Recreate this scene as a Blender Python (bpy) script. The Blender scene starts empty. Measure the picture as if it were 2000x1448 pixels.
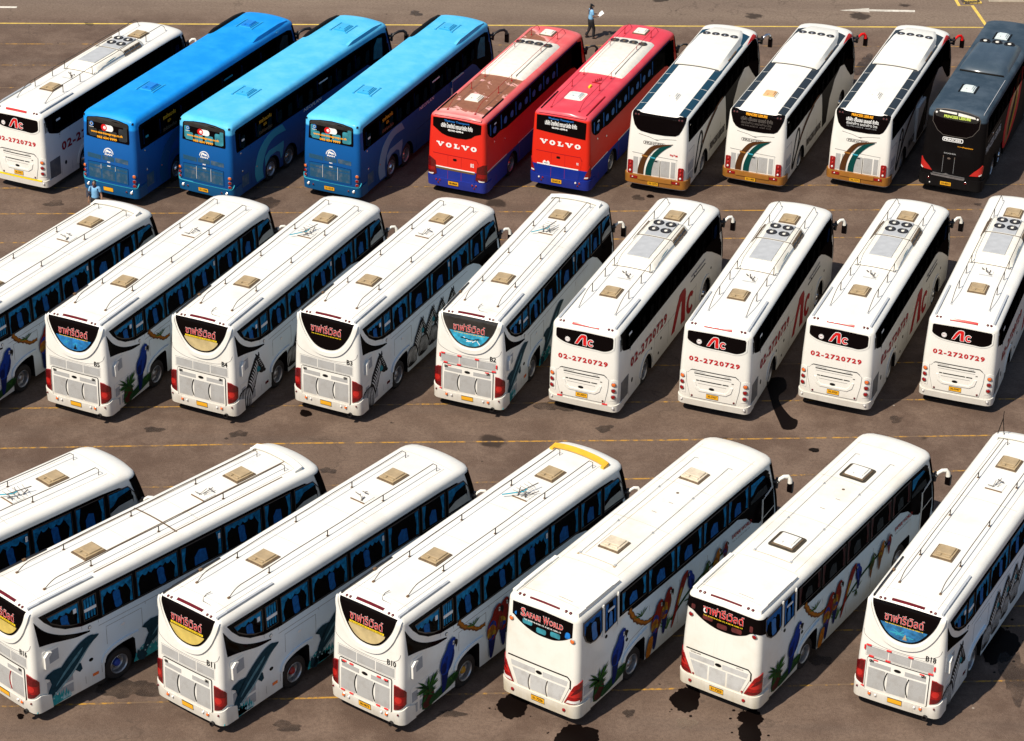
import bpy, bmesh, math, random
from mathutils import Vector, Matrix
random.seed(7)
SC = bpy.context.scene
COL = SC.collection
R = math.radians

# ------------------------------------------------------------------ camera, sky, sun, exposure
CAM_R = Vector((0.9997482, 0.01075013, 0.01969685))
CAM_U = Vector((-0.0224395, 0.47895127, 0.87755464))
CAM_F = Vector((0.0, 0.87777566, -0.4790719))
CAM_H = 42.640935
FPX = 4962.7136
cam = bpy.data.objects.new('camera', bpy.data.cameras.new('camera'))
COL.objects.link(cam)
m = Matrix((CAM_R, CAM_U, -CAM_F)).transposed().to_4x4()
m.translation = Vector((0, 0, CAM_H))
cam.matrix_world = m
cam.data.sensor_width = 36.0
cam.data.lens = FPX / 2000 * 36.0
cam.data.clip_end = 2000
SC.camera = cam

SUN_EL = 52.0
SUN_DIR = Vector((0.71, 0.70, 0)).normalized()       # horizontal direction the light travels
sun = bpy.data.objects.new('sun', bpy.data.lights.new('sun', 'SUN'))
COL.objects.link(sun)
sun.data.energy = 5.0
sun.data.angle = R(0.53)
sun.data.color = (1.0, 0.915, 0.79)
ld = Vector((SUN_DIR.x * math.cos(R(SUN_EL)), SUN_DIR.y * math.cos(R(SUN_EL)), -math.sin(R(SUN_EL))))
sun.rotation_euler = ld.to_track_quat('-Z', 'Y').to_euler()
sun.location = (-60, -20, 90)
W = bpy.data.worlds.new('World')
SC.world = W
W.use_nodes = True
nt = W.node_tree
sky = nt.nodes.new('ShaderNodeTexSky')
sky.sky_type = 'NISHITA'
sky.sun_disc = False
sky.sun_elevation = R(SUN_EL)
sky.sun_rotation = math.atan2(-SUN_DIR.x, -SUN_DIR.y)
sky.dust_density = 0.7
bg = nt.nodes['Background']
bg.inputs[1].default_value = 0.092
nt.links.new(sky.outputs[0], bg.inputs[0])
SC.view_settings.view_transform = 'Standard'
SC.view_settings.look = 'None'
SC.view_settings.exposure = 0.20
SC.view_settings.gamma = 1.0
SC.render.engine = 'CYCLES'
SC.cycles.max_bounces = 6
SC.cycles.diffuse_bounces = 1
SC.cycles.transparent_max_bounces = 8
SC.cycles.caustics_reflective = False
SC.cycles.caustics_refractive = False
SC.cycles.use_denoising = True
SC.cycles.sample_clamp_indirect = 4.0


def ground_at(px, py, z=0.0):
    """world point where the photograph's pixel meets the height z"""
    d = CAM_R * ((px - 1000) / FPX) - CAM_U * ((py - 724) / FPX) + CAM_F
    t = (z - CAM_H) / d.z
    return Vector((0, 0, CAM_H)) + d * t


# ------------------------------------------------------------------ materials
MAT = {}


def nodes_of(name):
    mt = bpy.data.materials.new(name)
    mt.use_nodes = True
    n = mt.node_tree
    b = n.nodes['Principled BSDF']
    MAT[name] = mt
    return mt, n, b


def plain(name, col, rough=0.5, metal=0.0, spec=0.5, coat=0.0, var=0.0, vscale=3.0):
    mt, n, b = nodes_of(name)
    b.inputs['Base Color'].default_value = (*col, 1)
    b.inputs['Roughness'].default_value = rough
    b.inputs['Metallic'].default_value = metal
    b.inputs['Specular IOR Level'].default_value = spec
    b.inputs['Coat Weight'].default_value = coat
    if var:
        tc = n.nodes.new('ShaderNodeTexCoord')
        no = n.nodes.new('ShaderNodeTexNoise')
        no.inputs['Scale'].default_value = vscale
        no.inputs['Detail'].default_value = 6
        n.links.new(tc.outputs['Object'], no.inputs['Vector'])
        rp = n.nodes.new('ShaderNodeValToRGB')
        rp.color_ramp.elements[0].position = 0.3
        rp.color_ramp.elements[1].position = 0.7
        rp.color_ramp.elements[0].color = (*[c * (1 - var) for c in col], 1)
        rp.color_ramp.elements[1].color = (*[min(1, c * (1 + var * 0.6)) for c in col], 1)
        n.links.new(no.outputs[0], rp.inputs[0])
        n.links.new(rp.outputs[0], b.inputs['Base Color'])
    return mt


class NG:
    """tiny node helper"""
    def __init__(s, n):
        s.n = n

    def new(s, t, **kw):
        x = s.n.nodes.new(t)
        for k, v in kw.items():
            setattr(x, k, v)
        return x

    def put(s, sock, v):
        if hasattr(v, 'is_linked') or hasattr(v, 'links'):
            s.n.links.new(v, sock)
        else:
            sock.default_value = v

    def math(s, op, a, b=0.0, c=None, clamp=False):
        x = s.new('ShaderNodeMath', operation=op, use_clamp=clamp)
        s.put(x.inputs[0], a)
        s.put(x.inputs[1], b)
        if c is not None:
            s.put(x.inputs[2], c)
        return x.outputs[0]

    def mix(s, f, a, b):
        x = s.new('ShaderNodeMix', data_type='RGBA')
        s.put(x.inputs[0], f)
        s.put(x.inputs[6], (*a, 1) if isinstance(a, tuple) and len(a) == 3 else a)
        s.put(x.inputs[7], (*b, 1) if isinstance(b, tuple) and len(b) == 3 else b)
        return x.outputs[2]

    def noise(s, vec, scale, detail=5, rough=0.55, dist=0.0):
        x = s.new('ShaderNodeTexNoise')
        x.inputs['Scale'].default_value = scale
        x.inputs['Detail'].default_value = detail
        x.inputs['Roughness'].default_value = rough
        x.inputs['Distortion'].default_value = dist
        s.put(x.inputs['Vector'], vec)
        return x.outputs[0]

    def step(s, v, lo, hi):
        x = s.new('ShaderNodeMapRange', interpolation_type='SMOOTHSTEP')
        x.inputs[1].default_value = lo
        x.inputs[2].default_value = hi
        s.put(x.inputs[0], v)
        return x.outputs[0]


def paint(name, body, roof=None, roof_z=3.2, low=None, low_z=1.2, grime=0.12, grime_col=(0.42, 0.36, 0.27),
          rough=0.3, coat=0.3, rust=None, grad=None, airbrush_skylight=None):
    """bus paint; the colour zones follow the body's own height, with grime and dust noise"""
    mt, n, b = nodes_of(name)
    g = NG(n)
    tc = g.new('ShaderNodeTexCoord')
    ob = tc.outputs['Object']
    oi = g.new('ShaderNodeObjectInfo')
    off = g.new('ShaderNodeVectorMath', operation='MULTIPLY_ADD')
    g.put(off.inputs[0], oi.outputs['Random'])
    off.inputs[1].default_value = (37.0, 11.0, 5.0)
    n.links.new(ob, off.inputs[2])
    v = off.outputs[0]
    sep = g.new('ShaderNodeSeparateXYZ')
    n.links.new(ob, sep.inputs[0])
    x, y, z = sep.outputs
    col = body
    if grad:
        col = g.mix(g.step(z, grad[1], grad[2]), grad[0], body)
    if airbrush_skylight:  # pale blue side livery, its colour brightened to imitate sky light on shaded sides
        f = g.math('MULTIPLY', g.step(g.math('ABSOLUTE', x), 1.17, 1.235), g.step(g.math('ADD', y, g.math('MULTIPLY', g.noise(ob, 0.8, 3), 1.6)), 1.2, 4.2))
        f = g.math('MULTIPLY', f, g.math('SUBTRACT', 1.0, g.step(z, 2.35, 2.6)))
        col = g.mix(f, col, airbrush_skylight)
    if low:
        col = g.mix(g.step(z, low_z - 0.004, low_z + 0.004), low, col)
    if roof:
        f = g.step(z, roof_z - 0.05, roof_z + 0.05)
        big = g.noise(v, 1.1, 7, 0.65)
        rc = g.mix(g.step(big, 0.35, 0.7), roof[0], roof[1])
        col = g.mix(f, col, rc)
    # grime: broad blotches, runs along the sides, specks on the roof
    n1 = g.noise(v, 0.9, 8, 0.6)
    mp = g.new('ShaderNodeMapping')
    mp.inputs['Scale'].default_value = (5, 5, 0.35)
    n.links.new(v, mp.inputs[0])
    n2 = g.noise(mp.outputs[0], 1.5, 5, 0.6)
    n3 = g.noise(v, 26, 3, 0.6)
    f = g.math('MULTIPLY', g.step(n1, 0.45, 0.85), grime * 1.4)
    f = g.math('ADD', f, g.math('MULTIPLY', g.step(n2, 0.55, 0.85), grime * 0.7))
    f = g.math('ADD', f, g.math('MULTIPLY', g.step(n3, 0.68, 0.78), grime * 1.2), clamp=True)
    lowdirt = g.math('MULTIPLY', g.math('MULTIPLY', g.math('SUBTRACT', 1.0, g.step(z, 0.4, 1.2)), g.math('ADD', n2, 0.3)), grime * 2.2)
    f = g.math('ADD', f, lowdirt, clamp=True)
    col = g.mix(f, col, grime_col)
    if rust:
        y0, y1, x1 = rust
        rn = g.noise(v, 1.7, 9, 0.68, 0.4)
        my = g.math('MULTIPLY', g.step(y, y0 - 0.5, y0 + 0.5), g.math('SUBTRACT', 1.0, g.step(y, y1 - 0.4, y1 + 0.4)))
        my2 = g.math('MULTIPLY', g.step(y, 8.6, 9.0), g.math('SUBTRACT', 1.0, g.step(g.math('ADD', y, g.math('MULTIPLY', x, 0.9)), 9.0, 9.6)))
        my = g.math('MAXIMUM', my, my2)
        mx = g.math('SUBTRACT', 1.0, g.step(g.math('ABSOLUTE', x), x1 - 0.05, x1 + 0.05))
        msk = g.math('MULTIPLY', g.math('MULTIPLY', my, mx), g.step(z, 3.3, 3.36))
        bare = g.step(g.math('ADD', rn, g.math('MULTIPLY', g.math('SUBTRACT', my, 0.5), 0.5)), 0.62, 0.66)
        prim = g.step(rn, 0.38, 0.41)
        rcol = g.mix(g.noise(v, 6, 6), (0.17, 0.052, 0.022), (0.33, 0.14, 0.07))
        patchc = g.mix(prim, (0.74, 0.56, 0.45), rcol)
        wash = g.mix(g.step(rn, 0.3, 0.55), (0.72, 0.30, 0.27), (0.75, 0.52, 0.45))
        wash = g.mix(bare, wash, patchc)
        col = g.mix(msk, col, wash)
    g.put(b.inputs['Base Color'], col if hasattr(col, 'links') else (*col, 1))
    g.put(b.inputs['Roughness'], g.math('ADD', g.math('MULTIPLY', n1, 0.25), rough))
    b.inputs['Coat Weight'].default_value = coat
    b.inputs['Specular IOR Level'].default_value = 0.5 if body[0] > 0.7 else 0.18
    b.inputs['Coat Roughness'].default_value = 0.12
    bp = g.new('ShaderNodeBump')
    bp.inputs['Strength'].default_value = 0.05
    bp.inputs['Distance'].default_value = 0.02
    n.links.new(g.noise(v, 2.2, 2), bp.inputs['Height'])
    n.links.new(bp.outputs[0], b.inputs['Normal'])
    return mt


def glass(name, tint, rough=0.04, refl=0.0):
    mt, n, b = nodes_of(name)
    g = NG(n)
    tr = g.new('ShaderNodeBsdfTransparent')
    tr.inputs[0].default_value = (*tint, 1)
    gl = g.new('ShaderNodeBsdfGlossy')
    gl.inputs['Roughness'].default_value = rough
    mx = g.new('ShaderNodeMixShader')
    mx.inputs[0].default_value = refl
    n.links.new(tr.outputs[0], mx.inputs[1])
    n.links.new(gl.outputs[0], mx.inputs[2])
    n.links.new(mx.outputs[0], n.nodes['Material Output'].inputs[0])
    return mt


def dark_glass(name, col, refl):
    """opaque black glass with a faint mirror sheen"""
    mt, n, b = nodes_of(name)
    df = n.nodes.new('ShaderNodeBsdfDiffuse')
    df.inputs[0].default_value = (*col, 1)
    gl = n.nodes.new('ShaderNodeBsdfGlossy')
    gl.inputs['Roughness'].default_value = 0.06
    mx = n.nodes.new('ShaderNodeMixShader')
    mx.inputs[0].default_value = refl
    n.links.new(df.outputs[0], mx.inputs[1])
    n.links.new(gl.outputs[0], mx.inputs[2])
    n.links.new(mx.outputs[0], n.nodes['Material Output'].inputs[0])
    return mt


def mesh_grille(name, c0, c1, scale=55.0, axis='Z'):
    mt, n, b = nodes_of(name)
    g = NG(n)
    tc = g.new('ShaderNodeTexCoord')
    wv = g.new('ShaderNodeTexWave', bands_direction=axis)
    wv.inputs['Scale'].default_value = scale
    n.links.new(tc.outputs['Object'], wv.inputs[0])
    no = g.noise(tc.outputs['Object'], 3.0, 5)
    c = g.mix(wv.outputs[0], c0, c1)
    c = g.mix(g.math('MULTIPLY', g.step(no, 0.45, 0.75), 0.4), c, (0.25, 0.22, 0.19))
    n.links.new(c, b.inputs['Base Color'])
    b.inputs['Roughness'].default_value = 0.6
    return mt


paint('white_paint', (0.81, 0.785, 0.715), airbrush_skylight=(0.70, 0.82, 0.90), grime=0.20)
paint('old_white_paint', (0.81, 0.78, 0.70), airbrush_skylight=(0.66, 0.81, 0.90), grime=0.3, grime_col=(0.5, 0.42, 0.28))
paint('clean_white_paint', (0.81, 0.785, 0.715), grime=0.13)
paint('pale_side_paint', (0.80, 0.785, 0.74))
paint('sky_blue_paint', (0.005, 0.095, 0.32), roof=((0.07, 0.44, 0.74), (0.12, 0.51, 0.78)), roof_z=3.12, grad=((0.003, 0.055, 0.20), 0.6, 2.6),  # roof colour lightened to carry the high sun, besides dust and fading
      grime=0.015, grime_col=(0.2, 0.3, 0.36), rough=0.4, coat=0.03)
paint('deep_blue_paint', (0.008, 0.105, 0.36), roof=((0.004, 0.25, 0.72), (0.015, 0.31, 0.76)), roof_z=3.12, grad=((0.004, 0.06, 0.24), 0.6, 2.6),  # roof tone likewise holds painted-in sunlight along with faded paint
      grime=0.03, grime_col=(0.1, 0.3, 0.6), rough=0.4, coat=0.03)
paint('red_paint', (0.68, 0.022, 0.008), roof=((0.62, 0.05, 0.075), (0.68, 0.08, 0.105)), roof_z=3.33, low=(0.003, 0.022, 0.24), low_z=1.20,
      grime=0.03, grime_col=(0.2, 0.12, 0.1), rough=0.4, coat=0.03)
paint('rusty_red_paint', (0.72, 0.020, 0.006), roof=((0.70, 0.10, 0.10), (0.74, 0.17, 0.16)), roof_z=3.33, low=(0.003, 0.022, 0.26), low_z=1.20,
      grime=0.03, grime_col=(0.2, 0.12, 0.1), rough=0.4, coat=0.03, rust=(0.45, 4.8, 0.95))
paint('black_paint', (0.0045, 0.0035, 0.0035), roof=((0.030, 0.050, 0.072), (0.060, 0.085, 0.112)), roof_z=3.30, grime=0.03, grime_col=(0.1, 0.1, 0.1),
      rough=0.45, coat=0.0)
MAT['black_paint'].node_tree.nodes['Principled BSDF'].inputs['Specular IOR Level'].default_value = 0.06
paint('slate_roof_paint', (0.040, 0.062, 0.085), grime=0.2, grime_col=(0.16, 0.2, 0.24), rough=0.35, coat=0.3)
plain('gold_paint', (0.42, 0.175, 0.03), 0.32, 0.25, coat=0.4, var=0.15)
plain('dark_interior', (0.006, 0.004, 0.004), 0.6, spec=0.2)
dark_glass('black_glass', (0.004, 0.0025, 0.0025), 0.006)
plain('grey_black_glass', (0.03, 0.027, 0.024), 0.12, spec=0.4, var=0.3)
glass('window_glass', (0.80, 0.82, 0.83))
glass('tinted_glass', (0.25, 0.24, 0.24), refl=0.0)
plain('curtain_blue', (0.014, 0.29, 0.58), 0.7, spec=0.2, var=0.6, vscale=7)
plain('curtain_dark_blue', (0.012, 0.16, 0.50), 0.7, spec=0.2, var=0.35, vscale=9)
plain('seat_teal', (0.03, 0.24, 0.30), 0.7, var=0.4, vscale=5)
plain('seat_dark', (0.016, 0.02, 0.022), 0.7, var=0.5, vscale=5)
plain('seat_red', (0.10, 0.012, 0.01), 0.7, var=0.5, vscale=6)
plain('seat_blue', (0.015, 0.22, 0.62), 0.5, var=0.3, vscale=5)
plain('rubber', (0.012, 0.010, 0.010), 0.75, var=0.2)
plain('rim_steel', (0.42, 0.42, 0.43), 0.38, 0.8, var=0.2, vscale=9)
plain('rim_dark', (0.05, 0.045, 0.045), 0.5, 0.3)
plain('chrome', (0.75, 0.75, 0.75), 0.15, 1.0)
plain('hub_blue', (0.01, 0.05, 0.35), 0.4)
plain('hub_red', (0.35, 0.02, 0.02), 0.4)
plain('hub_yellow', (0.55, 0.28, 0.02), 0.4)
plain('black_plastic', (0.012, 0.010, 0.010), 0.4)
plain('dark_line', (0.05, 0.045, 0.042), 0.6, spec=0.1)
plain('soft_line', (0.24, 0.23, 0.22), 0.6, spec=0.1)
plain('white_plastic', (0.80, 0.775, 0.70), 0.4, var=0.05)
plain('seal_dark', (0.045, 0.034, 0.018), 0.8, var=0.3, vscale=7)
plain('roof_joint', (0.52, 0.47, 0.38), 0.7, var=0.4, vscale=2)
plain('hatch_cream', (0.66, 0.56, 0.41), 0.55, var=0.2, vscale=6)
plain('cream_plastic', (0.78, 0.74, 0.64), 0.5, var=0.1, vscale=5)
plain('tan_plastic', (0.40, 0.295, 0.165), 0.55, var=0.18, vscale=6)
plain('tan_dark', (0.14, 0.092, 0.05), 0.6, var=0.2, vscale=6)
plain('orange_tan', (0.72, 0.43, 0.20), 0.5, var=0.15, vscale=5)
plain('yellow_plastic', (0.80, 0.42, 0.03), 0.4, var=0.12, vscale=4)
plain('pale_hatch', (0.62, 0.68, 0.66), 0.45, var=0.08)
plain('blue_hatch', (0.05, 0.40, 0.70), 0.35)
plain('blue_hatch_deep', (0.008, 0.20, 0.62), 0.35)
plain('blue_hatch_line', (0.025, 0.34, 0.62), 0.4)
plain('lens_red', (0.28, 0.006, 0.006), 0.12, coat=0.6, var=0.25, vscale=14)
plain('lens_dark_red', (0.12, 0.005, 0.006), 0.15, coat=0.6, var=0.3, vscale=14)
plain('lens_bright', (0.48, 0.02, 0.015), 0.15, coat=0.5)
plain('lens_orange', (0.75, 0.16, 0.03), 0.15, coat=0.5)
plain('lens_clear', (0.75, 0.72, 0.68), 0.12, coat=0.5)
plain('plate_yellow', (0.85, 0.42, 0.02), 0.4)
plain('ink_black', (0.008, 0.007, 0.006), 0.5, spec=0.06)
plain('ink_red', (0.50, 0.012, 0.015), 0.45, spec=0.12)
plain('ink_bright_red', (0.60, 0.012, 0.012), 0.45, spec=0.12)
plain('ink_crimson', (0.33, 0.010, 0.014), 0.45, spec=0.12)
plain('ink_white', (0.82, 0.81, 0.78), 0.45, spec=0.12)
plain('ink_yellow', (0.85, 0.60, 0.02), 0.45, spec=0.12)
plain('ink_amber', (0.85, 0.36, 0.02), 0.45, spec=0.12)
plain('ink_lime', (0.55, 0.68, 0.12), 0.45, spec=0.12)
plain('ink_blue', (0.02, 0.14, 0.42), 0.45, spec=0.12)
plain('ink_teal', (0.003, 0.05, 0.045), 0.4, spec=0.12)
plain('ink_brown', (0.075, 0.028, 0.009), 0.4, spec=0.12)
plain('ink_grey', (0.30, 0.30, 0.30), 0.45, spec=0.12)
plain('ink_dim', (0.10, 0.085, 0.075), 0.45, spec=0.12)
plain('ink_cyan', (0.04, 0.32, 0.42), 0.45, spec=0.12)
plain('swirl_blue', (0.20, 0.33, 0.45), 0.5, spec=0.15)
plain('swirl_teal', (0.05, 0.34, 0.44), 0.5, spec=0.15)
dark_glass('strip_glass', (0.026, 0.036, 0.046), 0.05)
dark_glass('strip_glass_blue', (0.012, 0.048, 0.08), 0.05)
plain('steel_grey', (0.44, 0.45, 0.455), 0.5, var=0.1, vscale=4)
plain('gutter_grey', (0.42, 0.44, 0.46), 0.45)
plain('wire_dark', (0.045, 0.03, 0.02), 0.6)
plain('rust_brown', (0.15, 0.085, 0.04), 0.8)
plain('shade_sand', (0.52, 0.40, 0.19), 0.7, var=0.25, vscale=4)
plain('shade_yellow', (0.58, 0.43, 0.10), 0.7, var=0.2, vscale=4)
plain('shade_aqua', (0.03, 0.36, 0.55), 0.6, var=0.5, vscale=6)
plain('shade_sea', (0.02, 0.16, 0.36), 0.6, var=0.6, vscale=7)
plain('shade_cobalt', (0.01, 0.18, 0.45), 0.6, var=0.5, vscale=7)
plain('tape_red', (0.70, 0.03, 0.03), 0.5)
plain('bumper_blue', (0.006, 0.08, 0.21), 0.4, spec=0.18)
plain('pinstripe', (0.65, 0.65, 0.62), 0.4)
plain('gold_stripe', (0.22, 0.13, 0.05), 0.4, 0.4)
mesh_grille('grille_grey', (0.33, 0.325, 0.31), (0.47, 0.465, 0.45), 60, 'X')
mesh_grille('grille_pale', (0.42, 0.415, 0.40), (0.60, 0.595, 0.57), 40, 'X')
mesh_grille('grille_side', (0.26, 0.275, 0.29), (0.40, 0.42, 0.44), 45, 'Z')
mesh_grille('grille_dark', (0.02, 0.02, 0.02), (0.16, 0.17, 0.18), 4.2, 'Y')
mesh_grille('grille_blue', (0.004, 0.045, 0.10), (0.012, 0.085, 0.16), 60, 'X')
# mural colours
for nm, c in dict(mural_slate=(0.010, 0.042, 0.062), mural_belly=(0.24, 0.37, 0.41), mural_sheen=(0.09, 0.21, 0.26), mural_foam=(0.03, 0.30, 0.32),
                  mural_spray=(0.35, 0.55, 0.58), mural_blue=(0.004, 0.035, 0.27), mural_navy=(0.004, 0.012, 0.09), mural_red=(0.22, 0.014, 0.010),
                  mural_orange=(0.40, 0.135, 0.012), mural_yellow=(0.42, 0.25, 0.02), mural_green=(0.02, 0.085, 0.015), mural_leaf=(0.045, 0.15, 0.02),
                  mural_dark_leaf=(0.012, 0.05, 0.015), mural_bark=(0.16, 0.06, 0.02), mural_pine=(0.07, 0.016, 0.012), mural_white=(0.62, 0.62, 0.6),
                  mural_black=(0.015, 0.014, 0.014), mural_grey=(0.10, 0.11, 0.115), mural_teal=(0.02, 0.20, 0.25)).items():
    plain(nm, c, 0.6, spec=0.08, var=0.3, vscale=8)


# ------------------------------------------------------------------ mesh helpers
def link(name, me, parent=None, loc=None):
    o = bpy.data.objects.new(name, me)
    COL.objects.link(o)
    if parent is not None:
        o.parent = parent
    if loc is not None:
        o.location = loc
    return o


def mesh_of(bm, mats, smooth=False, angle=35):
    me = bpy.data.meshes.new('shape')
    bm.to_mesh(me)
    bm.free()
    for k in mats:
        me.materials.append(MAT[k])
    if smooth:
        me.polygons.foreach_set('use_smooth', [True] * len(me.polygons))
        me.set_sharp_from_angle(angle=R(angle))
    return me


def bm_box(bm, x0, x1, y0, y1, z0, z1, mi=0, bevel=0.0):
    vs = [bm.verts.new((x, y, z)) for x in (x0, x1) for y in (y0, y1) for z in (z0, z1)]
    fs = []
    for q in ((0, 1, 3, 2), (4, 6, 7, 5), (0, 4, 5, 1), (2, 3, 7, 6), (0, 2, 6, 4), (1, 5, 7, 3)):
        f = bm.faces.new([vs[i] for i in q])
        f.material_index = mi
        fs.append(f)
    if bevel:
        es = list({e for f in fs for e in f.edges})
        r = bmesh.ops.bevel(bm, geom=es, offset=bevel, segments=2, affect='EDGES', profile=0.6)
        for f in r['faces']:
            f.material_index = mi
    return vs


def bm_tube(bm, pts, r, n=8, mi=0, cap=True, r_end=None):
    pts = [Vector(p) for p in pts]
    rings = []
    for i, p in enumerate(pts):
        a = pts[max(i - 1, 0)]
        b = pts[min(i + 1, len(pts) - 1)]
        t = (b - a).normalized()
        up = Vector((0, 0, 1)) if abs(t.z) < 0.9 else Vector((1, 0, 0))
        u = t.cross(up).normalized()
        v = t.cross(u)
        rr = r if r_end is None else r + (r_end - r) * i / (len(pts) - 1)
        rings.append([bm.verts.new(p + u * math.cos(2 * math.pi * k / n) * rr + v * math.sin(2 * math.pi * k / n) * rr) for k in range(n)])
    for a, b in zip(rings, rings[1:]):
        for k in range(n):
            f = bm.faces.new((a[k], a[(k + 1) % n], b[(k + 1) % n], b[k]))
            f.material_index = mi
    if cap:
        for rg in (rings[0][::-1], rings[-1]):
            f = bm.faces.new(rg)
            f.material_index = mi


def bm_lathe(bm, prof, axis, centre, n=24, mis=None):
    """prof: (radius, height) along axis vector"""
    a = Vector(axis).normalized()
    up = Vector((0, 0, 1)) if abs(a.z) < 0.9 else Vector((1, 0, 0))
    u = a.cross(up).normalized()
    v = a.cross(u)
    c = Vector(centre)
    rings = []
    for r, h in prof:
        if r < 1e-6:
            rings.append([bm.verts.new(c + a * h)])
        else:
            rings.append([bm.verts.new(c + a * h + u * r * math.cos(2 * math.pi * k / n) + v * r * math.sin(2 * math.pi * k / n)) for k in range(n)])
    for i, (p, q) in enumerate(zip(rings, rings[1:])):
        for k in range(n):
            if len(p) == 1 and len(q) == 1:
                continue
            if len(p) == 1:
                vs = (p[0], q[(k + 1) % n], q[k])
            elif len(q) == 1:
                vs = (p[k], p[(k + 1) % n], q[0])
            else:
                vs = (p[k], p[(k + 1) % n], q[(k + 1) % n], q[k])
            f = bm.faces.new(vs)
            if mis:
                f.material_index = mis[i]


def circle(cx, cy, r, n=14, ry=None):
    ry = r if ry is None else ry
    return [(cx + r * math.cos(2 * math.pi * k / n), cy + ry * math.sin(2 * math.pi * k / n)) for k in range(n)]


def rect(x0, x1, y0, y1):
    return [(x0, y0), (x1, y0), (x1, y1), (x0, y1)]


def rrect(x0, x1, y0, y1, r, n=4):
    out = []
    for cx, cy, a0 in ((x1 - r, y0 + r, -90), (x1 - r, y1 - r, 0), (x0 + r, y1 - r, 90), (x0 + r, y0 + r, 180)):
        for k in range(n + 1):
            a = R(a0 + 90 * k / n)
            out.append((cx + r * math.cos(a), cy + r * math.sin(a)))
    return out


def spline(pts, n=6):
    """Catmull-Rom through an open list of 2D points"""
    out = []
    P = [pts[0]] + list(pts) + [pts[-1]]
    for i in range(1, len(P) - 2):
        a, b, c, d = P[i - 1], P[i], P[i + 1], P[i + 2]
        for k in range(n):
            t = k / n
            out.append(tuple(0.5 * (2 * b[j] + (c[j] - a[j]) * t + (2 * a[j] - 5 * b[j] + 4 * c[j] - d[j]) * t * t + (3 * b[j] - a[j] - 3 * c[j] + d[j]) * t ** 3) for j in (0, 1)))
    out.append(tuple(pts[-1]))
    return out


def closed(pts, n=5):
    """closed Catmull-Rom"""
    out = []
    N = len(pts)
    for i in range(N):
        a, b, c, d = pts[i - 1], pts[i], pts[(i + 1) % N], pts[(i + 2) % N]
        for k in range(n):
            t = k / n
            out.append(tuple(0.5 * (2 * b[j] + (c[j] - a[j]) * t + (2 * a[j] - 5 * b[j] + 4 * c[j] - d[j]) * t * t + (3 * b[j] - a[j] - 3 * c[j] + d[j]) * t ** 3) for j in (0, 1)))
    return out


def band(pts, w, poly=False):
    """strip of half-width w (number or list) along an open or closed line: (verts, quads), or one polygon"""
    L, Rr = [], []
    N = len(pts)
    loop = N > 3 and math.hypot(pts[0][0] - pts[-1][0], pts[0][1] - pts[-1][1]) < 1e-6
    for i, p in enumerate(pts):
        a = pts[i - 1] if i > 0 else (pts[-2] if loop else pts[0])
        b = pts[i + 1] if i < N - 1 else (pts[1] if loop else pts[-1])
        dx, dy = b[0] - a[0], b[1] - a[1]
        d = math.hypot(dx, dy) or 1
        ww = w[i] if isinstance(w, (list, tuple)) else w
        L.append((p[0] - dy / d * ww, p[1] + dx / d * ww))
        Rr.append((p[0] + dy / d * ww, p[1] - dx / d * ww))
    if poly:
        return Rr + L[::-1]
    return (Rr + L, [(i, i + 1, N + i + 1, N + i) for i in range(N - 1)])


TEXTS = {}


def text2d(s, fat=0.0, res=2, space=1.0):
    """(verts, faces, x0, x1, y0, y1) of a string set in the default font"""
    k = (s, fat, res, space)
    if k not in TEXTS:
        c = bpy.data.curves.new('lettering', 'FONT')
        c.body = s
        c.offset = fat
        c.resolution_u = res
        c.space_character = space
        o = bpy.data.objects.new('lettering', c)
        me = o.to_mesh()
        vs = [(v.co.x, v.co.y) for v in me.vertices]
        fs = [tuple(p.vertices) for p in me.polygons]
        o.to_mesh_clear()
        bpy.data.objects.remove(o)
        bpy.data.curves.remove(c)
        xs = [v[0] for v in vs]
        ys = [v[1] for v in vs]
        TEXTS[k] = (vs, fs, min(xs), max(xs), min(ys), max(ys))
    return TEXTS[k]


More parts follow.
